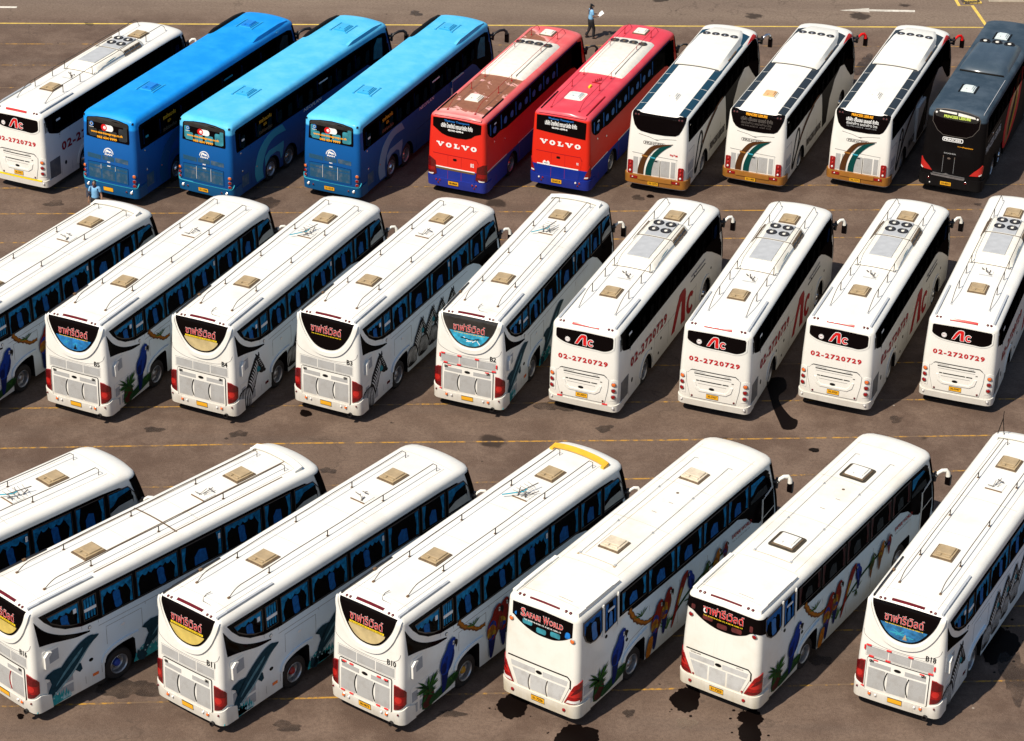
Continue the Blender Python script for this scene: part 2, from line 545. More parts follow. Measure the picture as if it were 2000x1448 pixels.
# ------------------------------------------------------------------ coach shell
class Shell:
    """coach body shape: x to its right, y forwards from the rear, z up"""
    def __init__(s, L, H, hw=1.25, rc=0.17, tum=0.07, rv=0.22, rh=0.26, rr=0.16, rf=0.55, rake=0.10, crown=0.05, frake=0.55, bulge=0.03,
                 fbulge=0.22, rcf=0.45, z0=0.34):
        s.__dict__.update(L=L, H=H, hw=hw, rc=rc, tum=tum, rv=rv, rh=rh, rr=rr, rf=rf, rake=rake, crown=crown, frake=frake, bulge=bulge,
                          fbulge=fbulge, rcf=rcf, z0=z0)
        s.zr = H - rv

    def half(s, z):
        h = s.hw
        if z > 1.9:
            h -= s.tum * min(1, (z - 1.9) / (s.zr - 1.9))
        if z > s.zr:
            q = min(1, (z - s.zr) / s.rv)
            h -= s.rh * (1 - math.sqrt(max(0, 1 - q * q)))
        return h

    def ry(s, z):
        y = s.rake * max(0, (z - 1.0) / (s.H - 1.0)) ** 1.4
        if z < 0.6:
            y += 0.04 * (0.6 - z) / 0.26
        if z > s.zr:
            q = min(1, (z - s.zr) / s.rv)
            y += s.rr * (1 - math.sqrt(max(0, 1 - q * q)))
        return y

    def fy(s, z):
        y = s.L
        if z > 1.2:
            y -= s.frake * ((z - 1.2) / (s.zr - 1.2)) ** 1.6
        if z > s.zr:
            q = min(1, (z - s.zr) / s.rv)
            y -= s.rf * (1 - math.sqrt(max(0, 1 - q * q)))
        return y

    def crownz(s, x, z):
        q = max(0, min(1, (z - s.zr) / s.rv))
        return s.crown * q * q * max(0, 1 - (x / (s.hw - s.tum - s.rh)) ** 2)

    def wrap(s, u, z, off=0.0):
        """u: arc length from the rear centre line, going round the corner onto the side"""
        h = s.half(z)
        sg = 1 if u >= 0 else -1
        a = abs(u)
        flat = h - s.rc
        y0 = s.ry(z)
        if a <= flat:
            x, y = a, y0 + s.bulge * (a / s.hw) ** 2
            nx, ny = 0.0, -1.0
        else:
            b = y0 + s.bulge * (flat / s.hw) ** 2
            t = (a - flat) / s.rc
            if t <= math.pi / 2:
                x, y = flat + s.rc * math.sin(t), b + s.rc * (1 - math.cos(t))
                nx, ny = math.sin(t), -math.cos(t)
            else:
                x, y = h, b + s.rc + (t - math.pi / 2) * s.rc
                nx, ny = 1.0, 0.0
        zz = z + s.crownz(x, z)
        nz = 0.0
        if z > s.zr:
            nz = min(1, (z - s.zr) / s.rv)
            k = math.sqrt(max(0, 1 - nz * nz))
            nx, ny = nx * k, ny * k
        return (sg * (x + nx * off), y + ny * off, zz + nz * off)

    def rear(s, u, z, off=0.0):
        return s.wrap(u, z, off)

    def side(s, y, z, off=0.0):
        h = s.half(z)
        nz = 0.0
        if z > s.zr:
            nz = min(1, (z - s.zr) / s.rv)
        fyz = s.fy(z)
        flat = fyz - s.rcf - s.fbulge
        if y > flat:                      # round the front corner
            t = min(1.0, (y - flat) / s.rcf)
            x = h - s.rcf * (1 - math.sqrt(max(0, 1 - t * t))) * 0.9
            return (x + off, y, z + nz * off)
        k = math.sqrt(max(0, 1 - nz * nz))
        return (h + off * k, y, z + nz * off)

    def left(s, y, z, off=0.0):
        a = s.side(y, z, off)
        return (-a[0], a[1], a[2])

    def roof(s, x, y, off=0.0):
        top = s.hw - s.tum - s.rh
        if abs(x) <= top:
            z = s.H + s.crown * (1 - (x / top) ** 2)
        else:
            q = min(1, (abs(x) - top) / s.rh)
            z = s.H - s.rv * (1 - math.sqrt(max(0, 1 - q * q)))
        return (x, y, z + off)

    def ring(s, z):
        """perimeter points at one height, from rear-left round to left-rear, fixed count"""
        h = s.half(z)
        rear = []
        flat = h - s.rc
        arc = s.rc * math.pi / 2
        us = [-(flat + arc * (1 - k / 4)) for k in range(5)] + [flat * (-0.75 + 0.25 * k) for k in range(7)] + [flat + arc * k / 4 for k in range(5)]
        for u in us:
            rear.append(s.wrap(u, z))
        fy = s.fy(z)
        fr = []
        ff = h - s.rcf
        for k in range(5):
            a = math.pi / 2 * (1 - k / 4)
            x = ff + s.rcf * math.sin(a)
            fr.append((x, fy - s.rcf * (1 - math.cos(a)) - s.fbulge * (ff / s.hw) ** 2))
        for k in range(7):
            x = ff * (0.75 - 0.25 * k)
            fr.append((x, fy - s.fbulge * (x / s.hw) ** 2))
        for k in range(5):
            a = math.pi / 2 * (k / 4)
            x = -(ff + s.rcf * math.sin(a))
            fr.append((x, fy - s.rcf * (1 - math.cos(a)) - s.fbulge * (ff / s.hw) ** 2))
        fr = [(x, y, z + s.crownz(x, z)) for x, y in fr]
        yr0, yf0 = rear[-1][1], fr[0][1]
        M = 14
        rs = [(h, yr0 + (yf0 - yr0) * k / (M + 1), z) for k in range(1, M + 1)]
        ls = [(-x, y, zz) for x, y, zz in rs[::-1]]
        return rear, rs, fr, ls

    def body(s, arches, mat, well='dark_interior'):
        zs = [s.z0, 0.5, 0.8, 1.2, 1.7, 2.1, 2.5, 2.9, s.zr] + [s.zr + s.rv * math.sin(math.pi / 2 * k / 6) for k in range(1, 7)]
        bm = bmesh.new()
        rings = []
        for z in zs:
            a, b, c, d = s.ring(z)
            rings.append([bm.verts.new(p) for p in a + b + c + d])
        N = len(rings[0])
        for p, q in zip(rings, rings[1:]):
            for k in range(N):
                bm.faces.new((p[k], p[(k + 1) % N], q[(k + 1) % N], q[k]))
        bm.faces.new(rings[0][::-1])
        top = rings[-1]
        nr = 17
        M = 14
        rows = [top[:nr]]
        for k in range(M):
            rv_, lv = top[nr + k], top[nr + M + nr + (M - 1 - k)]
            row = [lv]
            for j in range(1, nr - 1):
                x = top[j].co.x * (rv_.co.x / top[nr - 1].co.x)
                row.append(bm.verts.new(s.roof(x, rv_.co.y)))
            row.append(rv_)
            rows.append(row)
        rows.append(top[nr + M:nr + M + nr][::-1])
        for p, q in zip(rows, rows[1:]):
            for k in range(nr - 1):
                bm.faces.new((p[k], p[k + 1], q[k + 1], q[k]))
        bmesh.ops.recalc_face_normals(bm, faces=bm.faces)
        me = mesh_of(bm, [mat, well])
        tmp = bpy.data.objects.new('shell', me)
        COL.objects.link(tmp)
        cb = bmesh.new()
        for (yc, rr_, ztop, boxy) in arches:
            for sg in (1, -1):
                if boxy:
                    pf = [(yc - rr_, 0.1), (yc + rr_ * 0.98, 0.1), (yc + rr_ * 0.92, ztop - 0.10), (yc + rr_ * 0.80, ztop), (yc - rr_ * 0.35, ztop), (yc - rr_ * 0.75, ztop - 0.14), (yc - rr_ * 0.95, ztop - 0.4)]
                else:
                    pf = [(yc - rr_, 0.1), (yc + rr_, 0.1)] + [(yc + rr_ * math.cos(R(a)), 0.52 + (ztop - 0.52) * math.sin(R(a))) for a in range(0, 181, 15)]
                A = [cb.verts.new((sg * 0.62, y, z)) for y, z in pf]
                B = [cb.verts.new((sg * 1.6, y, z)) for y, z in pf]
                cb.faces.new(A)
                cb.faces.new(B[::-1])
                for k in range(len(pf)):
                    j = (k + 1) % len(pf)
                    cb.faces.new((A[k], B[k], B[j], A[j]))
        bmesh.ops.recalc_face_normals(cb, faces=cb.faces)
        for f in cb.faces:
            f.material_index = 1
        cme = mesh_of(cb, [mat, well])
        cut = bpy.data.objects.new('arch_cutter', cme)
        COL.objects.link(cut)
        md = tmp.modifiers.new('arches', 'BOOLEAN')
        md.operation = 'DIFFERENCE'
        md.solver = 'EXACT'
        md.object = cut
        dg = bpy.context.evaluated_depsgraph_get()
        dg.update()
        out = bpy.data.meshes.new_from_object(tmp.evaluated_get(dg))
        bpy.data.objects.remove(tmp)
        bpy.data.objects.remove(cut)
        out.polygons.foreach_set('use_smooth', [True] * len(out.polygons))
        out.set_sharp_from_angle(angle=R(38))
        return out

    # ---- surface patches
    def patch_bm(s, bm, polys, face, off, mi=0, rim=True, cell=0.22):
        """2D polygons (or ready verts+faces) laid on a face of the shell with a real edge down to it"""
        fn = getattr(s, face)
        for poly in polys:
            b2 = bmesh.new()
            if isinstance(poly, tuple) and len(poly) == 2 and isinstance(poly[1], list) and poly[1] and isinstance(poly[1][0], tuple) and len(poly[1][0]) > 2:
                vs = [b2.verts.new((x, y, 0)) for x, y in poly[0]]
                for f in poly[1]:
                    try:
                        b2.faces.new([vs[i] for i in f])
                    except ValueError:
                        pass
                big = False
            else:
                vs = [b2.verts.new((x, y, 0)) for x, y in poly]
                b2.faces.new(vs).normal_update()
                bmesh.ops.triangulate(b2, faces=b2.faces, ngon_method='EAR_CLIP')
                big = True
            xs = [v.co.x for v in b2.verts]
            ys = [v.co.y for v in b2.verts]
            ext = (min(xs), max(xs), min(ys), max(ys))
            if big or (ext[1] - ext[0]) > 0.5:
                planes = []
                if face in ('rear',):
                    c = 0.06
                    k = math.ceil(ext[0] / c)
                    while k * c < ext[1]:
                        if abs(k * c) > 0.95 or k % 6 == 0:
                            planes.append(((k * c, 0, 0), (1, 0, 0)))
                        k += 1
                    zz = [1.2, 1.9, 2.3, 2.7, 3.1, s.zr, s.zr + s.rv * 0.4, s.zr + s.rv * 0.7, s.zr + s.rv * 0.9]
                    planes += [((0, z, 0), (0, 1, 0)) for z in zz if ext[2] < z < ext[3]]
                elif face in ('side', 'left'):
                    zz = [1.9, s.zr, s.zr + s.rv * 0.4, s.zr + s.rv * 0.7]
                    planes += [((0, z, 0), (0, 1, 0)) for z in zz if ext[2] < z < ext[3]]
                    for yy in [s.L - 1.5 + 0.12 * q for q in range(12)]:
                        if ext[0] < yy < ext[1]:
                            planes.append(((yy, 0, 0), (1, 0, 0)))
                else:
                    for xx in [-1.14, -1.05, -0.9, -0.6, -0.3, 0, 0.3, 0.6, 0.9, 1.05, 1.14]:
                        if ext[0] < xx < ext[1]:
                            planes.append(((xx, 0, 0), (1, 0, 0)))
                for co, no in planes:
                    bmesh.ops.bisect_plane(b2, geom=list(b2.verts) + list(b2.edges) + list(b2.faces), plane_co=co, plane_no=no, dist=1e-5)
            bmesh.ops.recalc_face_normals(b2, faces=b2.faces)
            b2.verts.ensure_lookup_table()
            mp = [bm.verts.new(fn(v.co.x, v.co.y, off)) for v in b2.verts]
            for f in b2.faces:
                try:
                    nf = bm.faces.new([mp[v.index] for v in f.verts])
                    nf.material_index = mi
                    cc = f.calc_center_median()
                    nf.normal_update()
                    if nf.normal.dot(Vector(fn(cc.x, cc.y, 0.2)) - Vector(fn(cc.x, cc.y, 0.0))) < 0:
                        nf.normal_flip()
                except ValueError:
                    pass
            if rim:
                low = {}
                for e in b2.edges:
                    if len(e.link_faces) == 1:
                        i, j = e.verts[0].index, e.verts[1].index
                        for q in (i, j):
                            if q not in low:
                                low[q] = bm.verts.new(fn(b2.verts[q].co.x, b2.verts[q].co.y, -0.004))
                        nf = bm.faces.new((mp[i], mp[j], low[j], low[i]))
                        nf.material_index = mi
            b2.free()


MESHES = {}


class Coach:
    """one coach: an Empty at its rear axle ground point and its parts"""
    count = 0
    def __init__(s, name, sh, key):
        s.root = bpy.data.objects.new(name, None)
        COL.objects.link(s.root)
        s.sh, s.key = sh, key
        Coach.count += 1
        s.num = Coach.count

    def keep(s, k, make):
        kk = (s.key, k)
        if kk not in MESHES:
            MESHES[kk] = make()
        return MESHES[kk]

    def part(s, name, k, make, parent=None):
        return link(name, s.keep(k, make), parent or s.root)

    def patch(s, name, mat, face, polys, off=0.008, parent=None, k=None, label=None):
        if polys and isinstance(polys[0], tuple) and not isinstance(polys[0][0], (tuple, list)):
            polys = [polys]
        kk = k or (name, mat, face, off, repr(polys))

        def make():
            bm = bmesh.new()
            s.sh.patch_bm(bm, polys, face, off)
            return mesh_of(bm, [mat], True, 32)
        o = s.part(name, kk, make, parent)
        if label:
            o['label'] = label
        return o

    def each(s, name, mat, face, polys, off=0.008, parent=None):
        for q in polys:
            s.patch(name, mat, face, [q], off, parent)

    def layers(s, name, face, lay, off=0.008, parent=None, step=0.0016):
        """lay: list of (material, polys) stacked outwards, one mesh"""
        def make():
            bm = bmesh.new()
            mats = []
            for i, (mt, polys) in enumerate(lay):
                if mt not in mats:
                    mats.append(mt)
                s.sh.patch_bm(bm, polys, face, off + step * i, mats.index(mt), rim=(i == 0))
            return mesh_of(bm, mats)
        return s.part(name, (name, face, off, repr([(a, len(repr(b)), repr(b)[:300]) for a, b in lay])), make, parent)

    def words(s, name, txt, face, mat, a0, a1, b0, b1, off=0.012, parent=None, fat=0.0, slant=0.0, outline=None, ofat=0.06, space=1.0):
        """lettering fitted into a box on a face; a along, b up"""
        def fit(f):
            vs, fs, x0, x1, y0, y1 = text2d(txt, f, 2, space)
            bx = text2d(txt, fat, 2, space)
            x0, x1, y0, y1 = bx[2:]
            sx, sy = (a1 - a0) / (x1 - x0), (b1 - b0) / (y1 - y0)
            return ([(a0 + (x - x0) * sx + slant * (y - y0) * sy, b0 + (y - y0) * sy) for x, y in vs], list(fs))
        lay = []
        if outline:
            lay.append((outline, [fit(fat + ofat)]))
        lay.append((mat, [fit(fat)]))

        def make():
            bm = bmesh.new()
            mats = []
            for i, (mt, polys) in enumerate(lay):
                mats.append(mt)
                s.sh.patch_bm(bm, polys, face, off + 0.003 * i, i, rim=False)
            return mesh_of(bm, mats)
        return s.part(name, (name, txt, face, mat, a0, a1, b0, b1, off, fat, slant, outline), make, parent)

    def lamp(s, name, mat, u, z, r, face='rear', depth=0.03, ring='chrome', parent=None):
        def make():
            bm = bmesh.new()
            fn = getattr(s.sh, face)
            c = Vector(fn(u, z, 0))
            nrm = (Vector(fn(u, z, 0.1)) - c).normalized()
            bm_lathe(bm, [(r * 1.22, -0.01), (r * 1.22, depth * 0.6), (r, depth * 0.75), (r, depth * 0.7), (r * 0.8, depth * 1.1), (0, depth * 1.35)], nrm, c, 14, [0, 0, 0, 1, 1])
            return mesh_of(bm, [ring, mat], True, 40)
        return s.part(name, (name, mat, u, z, r, face, ring), make, parent)

    def seams(s, face, lines, w=0.008, mat='dark_line', name='panel_seams', off=0.003, parent=None):
        polys = []
        for ln in lines:
            polys.append(band(ln, w))
        return s.patch(name, mat, face, polys, off, parent)

    def wheel(s, y, right, r=0.5, kind='rear', hub='rim_steel', dark=False):
        sg = 1 if right else -1

        def tyre():
            bm = bmesh.new()
            bm_lathe(bm, [(r * 0.60, -0.14), (r * 0.86, -0.14), (r * 0.97, -0.10), (r, -0.05), (r, 0.06), (r * 0.97, 0.11), (r * 0.86, 0.14), (r * 0.62, 0.135), (r * 0.60, 0.11)], (sg, 0, 0), (0, 0, 0), 28)
            return mesh_of(bm, ['rubber'], True, 30)

        def rim():
            bm = bmesh.new()
            if kind == 'rear':      # deep dish with hub
                bm_lathe(bm, [(r * 0.64, 0.12), (r * 0.60, 0.14), (r * 0.55, 0.11), (r * 0.53, -0.02), (r * 0.46, -0.06), (r * 0.25, -0.07)], (sg, 0, 0), (0, 0, 0), 28, [0, 0, 0, 2, 2])
                bm_lathe(bm, [(r * 0.25, -0.07), (r * 0.23, 0.05), (r * 0.16, 0.09), (0, 0.10)], (sg, 0, 0), (0, 0, 0), 18, [1, 1, 1])
                rr = r * 0.36
            else:                   # convex front rim
                bm_lathe(bm, [(r * 0.64, 0.12), (r * 0.60, 0.14), (r * 0.56, 0.10), (r * 0.50, 0.06), (r * 0.34, 0.10)], (sg, 0, 0), (0, 0, 0), 28, [0, 0, 0, 0])
                bm_lathe(bm, [(r * 0.34, 0.10), (r * 0.26, 0.12), (r * 0.20, 0.18), (0, 0.19)], (sg, 0, 0), (0, 0, 0), 18, [0, 1, 1])
                rr = r * 0.42
            for k in range(10):
                a = 2 * math.pi * k / 10
                base = -0.06 if kind == 'rear' else 0.07
                bm_lathe(bm, [(0.022, base), (0.022, base + 0.05), (0, base + 0.055)], (sg, 0, 0), (0, rr * math.cos(a), rr * math.sin(a)), 6, [0, 0])
            return mesh_of(bm, ['rim_steel', hub, 'rim_dark' if dark else 'rim_steel'], True, 35)
        x = sg * (s.sh.hw - 0.21)
        w = s.part('wheel', ('tyre', sg, r), tyre)
        w.location = (x, y, r)
        w.rotation_euler.x = random.uniform(0, 6)
        link('rim', s.keep(('rim', sg, r, kind, hub, dark), rim), w)
        return w

    def hatch(s, x, y, mat='tan_plastic', base='tan_dark', wx=0.62, wy=0.72, h=0.07):
        def frame():
            bm = bmesh.new()
            z = s.sh.H + s.sh.crown
            bm_box(bm, -wx / 2 - 0.015, wx / 2 + 0.015, -wy / 2 - 0.02, wy / 2 + 0.01, -0.06, 0.03, 0, 0.012)
            return mesh_of(bm, [base])

        def lid():
            bm = bmesh.new()
            a, b = wx / 2 - 0.03, wy / 2 - 0.03
            bm_box(bm, -a, a, -b, b, 0.025, h, 0, 0.02)
            bm_box(bm, -a + 0.05, a - 0.05, -b + 0.16, b - 0.04, h - 0.005, h + 0.035, 0, 0.03)
            bm_box(bm, -a + 0.10, -0.05, -b + 0.05, -b + 0.15, h - 0.005, h + 0.03, 0, 0.02)
            bm_box(bm, 0.08, a - 0.06, -b + 0.06, -b + 0.14, h - 0.005, h + 0.03, 0, 0.02)
            return mesh_of(bm, [mat])
        o = s.part('roof_hatch', ('hatchframe', base, wx, wy), frame)
        o.location = (x, y, s.sh.roof(x, y)[2])
        link('hatch_lid', s.keep(('hatchlid', mat, wx, wy, h), lid), o)
        return o

    def aerial(s, x0, x1, y0, y1, posts, h=0.2, rise=0.5, r=0.013, mat='wire_dark', hook=False, foot='rust_brown', ph=None):
        """long wire aerial on little posts along the roof"""
        def make():
            bm = bmesh.new()
            X = lambda y: x0 + (x1 - x0) * (y - y0) / (y1 - y0)
            P = [s.sh.roof(x0, y0, 0.01)]
            for q in (0.25, 0.5, 0.75, 1.0):
                y = y0 + rise * q
                P.append((X(y), y, s.sh.roof(X(y), y)[2] + h * (1 - (1 - q) ** 2)))
            for k in range(1, 8):
                y = y0 + rise + (y1 - y0 - rise) * k / 8
                P.append((X(y), y, s.sh.roof(X(y), y)[2] + h - 0.012 * math.sin(k * 2.1)))
            if hook:
                P.append((x1, y1 - 0.25, s.sh.roof(x1, y1)[2] + h * 0.95))
                P.append((x1, y1 - 0.05, s.sh.roof(x1, y1)[2] + h * 0.55))
                P.append((x1 + 0.05, y1, s.sh.roof(x1, y1)[2] + 0.0))
            else:
                P.append((x1, y1, s.sh.roof(x1, y1)[2] + h))
                P.append((x1 + 0.12, y1 + 0.02, s.sh.roof(x1, y1)[2] + h * 0.9))
                P.append((x1 + 0.13, y1, s.sh.roof(x1, y1)[2]))
            bm_tube(bm, P, r, 6)
            for y in posts:
                zt = s.sh.roof(X(y), y)[2]
                bm_tube(bm, [(X(y), y, zt), (X(y), y, zt + (ph or h))], r * 1.3, 6)
                bm_box(bm, X(y) - 0.035, X(y) + 0.035, y - 0.03, y + 0.03, zt - 0.01, zt + 0.02, 1)
            bm_box(bm, x0 - 0.03, x0 + 0.03, y0 - 0.04, y0 + 0.04, s.sh.roof(x0, y0)[2] - 0.01, s.sh.roof(x0, y0)[2] + 0.035, 1)
            return mesh_of(bm, [mat, foot], True, 40)
        return s.part('roof_aerial', ('aerial', x0, x1, y0, y1, h, hook), make)

    def gutter(s, x, y0, y1, mat='gutter_grey', w=0.07, h=0.06, name='roof_rail'):
        def make():
            bm = bmesh.new()
            n = 6
            for k in range(n):
                a = y0 + (y1 - y0) * k / n
                b = y0 + (y1 - y0) * (k + 1) / n
                z = min(s.sh.roof(x - w / 2, a)[2], s.sh.roof(x + w / 2, a)[2])
                vs = bm_box(bm, x - w / 2, x + w / 2, a, b, z - 0.03, s.sh.roof(x, a)[2] + h * (1 if 0 < k < n - 1 else 0.75), 0)
            return mesh_of(bm, [mat])
        return s.part(name, ('gutter', x, y0, y1, mat, w, h), make)

    def mirror(s, right=True, arm='white_plastic', y=None, z=2.85, reach=0.55, fwd=0.35, droop=0.55, head='black_plastic', back=None, r=0.055):
        sg = 1 if right else -1
        droop *= 0.8
        y = s.sh.L - 0.75 if y is None else y

        def mount():
            bm = bmesh.new()
            bm_tube(bm, [(sg * 1.05, y, z - 0.1), (sg * 1.25, y + 0.06, z - 0.1), (sg * 1.34, y + 0.1, z - 0.06)], 0.07, 8)
            bm_tube(bm, [(sg * 1.05, y + 0.05, z - 0.28), (sg * 1.28, y + 0.12, z - 0.26)], 0.05, 8)
            bm_tube(bm, [(sg * 1.27, y + 0.08, z - 0.32), (sg * 1.29, y + 0.09, z + 0.02)], 0.055, 8)
            return mesh_of(bm, ['black_plastic'], True, 40)

        def armm():
            bm = bmesh.new()
            P = [(1.30, 0.06, -0.10), (1.36, 0.12, 0.0), (1.30 + reach * 0.45, fwd * 0.6, 0.06), (1.30 + reach * 0.75, fwd * 0.9, 0.05), (1.30 + reach * 0.95, fwd, -0.04), (1.30 + reach, fwd, -0.16)]
            bm_tube(bm, [(sg * a, y + b, z + c) for a, b, c in P], r * 0.8, 10, r_end=r * 1.25)
            return mesh_of(bm, [arm], True, 50)

        def headm():
            bm = bmesh.new()
            cx, cy, cz = sg * (1.30 + reach), y + fwd, z - 0.12 - droop / 2
            bm_box(bm, cx - 0.10, cx + 0.10, cy - 0.02, cy + 0.09, cz - droop / 2, cz + droop / 2, 0, 0.04)
            return mesh_of(bm, [back or head], True, 40)

        def facem():
            bm = bmesh.new()
            cx, cy, cz = sg * (1.30 + reach), y + fwd, z - 0.12 - droop / 2
            bm_box(bm, cx - 0.08, cx + 0.08, cy - 0.024, cy - 0.01, cz - droop / 2 + 0.03, cz + droop / 2 - 0.03, 0, 0.004)
            return mesh_of(bm, ['black_glass'])
        kk = (sg, arm, y, z, reach, fwd, droop, head, back)
        o = s.part('mirror', ('mmount',) + kk, mount)
        link('mirror_arm', s.keep(('marm',) + kk, armm), o)
        h = link('mirror_head', s.keep(('mhead',) + kk, headm), o)
        link('mirror_glass', s.keep(('mglass',) + kk, facem), o)
        return o

    def plate(s, txt, x0, x1, z0, z1, off=0.06, face='rear'):
        o = s.patch('licence_plate', 'plate_yellow', face, [rrect(x0, x1, z0, z1, 0.015, 2)], off, k=('plate', x0, x1, z0, z1, off))
        s.patch('plate_frame', 'ink_black', face, [band([(x0, z0), (x1, z0), (x1, z1), (x0, z1), (x0, z0)], 0.006)], off + 0.002, o)
        if txt:
            s.words('plate_number', txt, face, 'ink_black', x0 + 0.05, x1 - 0.05, z0 + 0.045, z1 - 0.035, off + 0.003, o, fat=0.02)
        return o

    def glazing(s, face, band_poly, panes, curtains=None, driver=None, bandmat='black_glass', glassmat='window_glass', frame=True, cmat='curtain_blue', cdark='curtain_dark_blue'):
        """black bonded band, then each window with its curtains behind its own pane"""
        s.patch('window_band', bandmat, face, band_poly, 0.005)
        for i, p in enumerate(panes):
            xs = [q[0] for q in p]
            ys = [q[1] for q in p]
            o = s.patch('window', glassmat, face, [p], 0.024)
            if frame:
                s.patch('window_frame', 'black_plastic', face, [band(p + [p[0]], 0.016)], 0.027, o)
            kind = curtains[i] if curtains else None
            if kind:
                s.curtain(face, min(xs), max(xs), min(ys), max(ys), kind, o, i, cmat, cdark, p)

    def curtain(s, face, a0, a1, b0, b1, kind, parent, seed, cmat, cdark, poly):
        rnd = random.Random(seed * 13 + 5 + 101 * s.num)
        if kind == 'full' and rnd.random() < 0.2:
            kind = 'sparse'
        w, h = a1 - a0, b1 - b0
        a0 += 0.03
        a1 -= 0.03
        b1 -= 0.03
        lay1, lay2 = [], []
        if kind in ('full', 'rear'):
            # scalloped valance
            top, n = [], max(4, int(w / 0.24))
            low = []
            dip = rnd.uniform(0.7, 1.3)
            n = max(3, n + rnd.choice((-1, 0, 1)))
            for k in range(n * 4 + 1):
                a = a0 + (a1 - a0) * k / (n * 4)
                sag = 0.10 * h + 0.11 * h * abs(math.sin(math.pi * k / 4)) + rnd.uniform(-0.02, 0.02)
                low.append((a, b1 - 0.03 - sag * dip))
            lay1.append([(a0, b1)] + low + [(a1, b1)])
            # end drapes, pinched by ties
            for e, sg in ((a1, -1), (a0, 1)):
                ww = w * (0.15 if kind == 'full' else 0.10)
                if sg == 1 and rnd.random() < 0.35:
                    ww *= 0.5
                t = b0 + h * rnd.uniform(0.38, 0.5)
                lay1.append([(e, b1 - 0.1), (e + sg * ww, b1 - 0.12), (e + sg * ww * 0.85, (t + b1) / 2), (e + sg * ww * 0.30, t), (e + sg * ww * 0.55, b0 + 0.10), (e + sg * ww * 0.5, b0 + 0.03), (e, b0 + 0.03)])
            # hanging middle drape (seat-back cover colour)
            c = a0 + w * rnd.uniform(0.42, 0.58)
            lay2.append(closed([(c - 0.11, b1 - 0.28 * h), (c + 0.10, b1 - 0.30 * h), (c + 0.13, b0 + 0.35 * h), (c + 0.16, b0 + 0.06), (c - 0.05, b0 + 0.05), (c - 0.10, b0 + 0.35 * h)], 4))
        elif kind == 'strip':
            n = 4
            for k in range(n):
                a = a0 + (a1 - a0) * (k + 0.1) / n
                b = a0 + (a1 - a0) * (k + 0.85) / n
                lay1.append([(a, b1 - rnd.uniform(0, 0.04)), (b, b1), (b - 0.01, b0 + 0.03), (a + 0.01, b0 + 0.05)])
        elif kind == 'sparse':
            for e, sg in ((a1, -1), (a0, 1)):
                ww = 0.16
                lay1.append([(e, b1), (e + sg * ww, b1 - 0.02), (e + sg * ww * 0.5, b0 + h * 0.45), (e + sg * ww * 0.7, b0 + 0.05), (e, b0 + 0.03)])
            lay2.append([(a0 + w * 0.3, b0 + 0.05), (a0 + w * 0.62, b0 + 0.05), (a0 + w * 0.58, b0 + h * 0.55), (a0 + w * 0.42, b0 + h * 0.62), (a0 + w * 0.3, b0 + h * 0.4)])
        elif kind == 'driver':
            lay2.append([(a0, b0 + 0.04), (a1 - 0.1, b0 + 0.04), (a1 - 0.2, b0 + h * 0.4), (a0 + w * 0.3, b0 + h * 0.36), (a0, b0 + h * 0.2)])
            lay1.append([(a0, b1 - 0.02), (a0 + w * 0.75, b1 - 0.02), (a0 + w * 0.68, b1 - 0.13), (a0 + w * 0.3, b1 - 0.20), (a0 + 0.12, b1 - 0.5 * h), (a0, b1 - 0.55 * h)])
            cdark = 'cream_plastic' if seed % 2 else 'seat_dark'
        elif kind == 'seats':
            k = a0 + 0.1
            while k + 0.4 < a1:
                lay1.append(closed([(k, b0 + 0.03), (k + 0.30, b0 + 0.03), (k + 0.34, b0 + h * 0.5), (k + 0.3, b0 + h * 0.62), (k + 0.1, b0 + h * 0.6), (k + 0.04, b0 + h * 0.4)], 3))
                k += 0.8
            cmat = cdark
        # keep inside a slanted pane
        if len(poly) != 4 or kind == 'rear':
            lay1 = [clip_poly(q, poly) for q in lay1]
            lay2 = [clip_poly(q, poly) for q in lay2]
        lay1 = [q for q in lay1 if len(q) > 2]
        lay2 = [q for q in lay2 if len(q) > 2]
        if lay1:
            s.patch('curtain', cmat, face, lay1, 0.014, parent)
        if lay2:
            s.patch('drape', cdark, face, lay2, 0.011, parent)


def clip_poly(subj, clip):
    """Sutherland-Hodgman against the convex hull order of a pane"""
    area = sum(clip[i][0] * clip[(i + 1) % len(clip)][1] - clip[(i + 1) % len(clip)][0] * clip[i][1] for i in range(len(clip)))
    cl = clip if area > 0 else clip[::-1]
    out = list(subj)
    for i in range(len(cl)):
        a, b = cl[i], cl[(i + 1) % len(cl)]
        inp, out = out, []
        if not inp:
            break
        inside = lambda p: (b[0] - a[0]) * (p[1] - a[1]) - (b[1] - a[1]) * (p[0] - a[0]) >= 0.0
        for k in range(len(inp)):
            p, q = inp[k - 1], inp[k]
            ip, iq = inside(p), inside(q)
            if ip != iq:
                d1 = (b[0] - a[0]) * (p[1] - a[1]) - (b[1] - a[1]) * (p[0] - a[0])
                d2 = (b[0] - a[0]) * (q[1] - a[1]) - (b[1] - a[1]) * (q[0] - a[0])
                t = d1 / (d1 - d2)
                out.append((p[0] + (q[0] - p[0]) * t, p[1] + (q[1] - p[1]) * t))
            if iq:
                out.append(q)
    return out


def mirror_u(poly):
    return [(-x, y) for x, y in poly][::-1]


def left_side(c, zlo, zhi, L, n=6, bandmat='black_glass'):
    """plain glazing on the far side"""
    c.patch('window_band', bandmat, 'left', [[(0.5, zlo), (L - 2.6, zlo), (L - 1.0, zlo - 0.5), (L - 0.7, zhi - 0.2), (L - 1.3, zhi), (0.4, zhi)]], 0.005)
    w = (L - 3.0) / n
    for k in range(n):
        c.patch('window', 'window_glass', 'left', [rect(0.8 + w * k, 0.8 + w * k + w - 0.12, zlo + 0.08, zhi - 0.1)], 0.02)


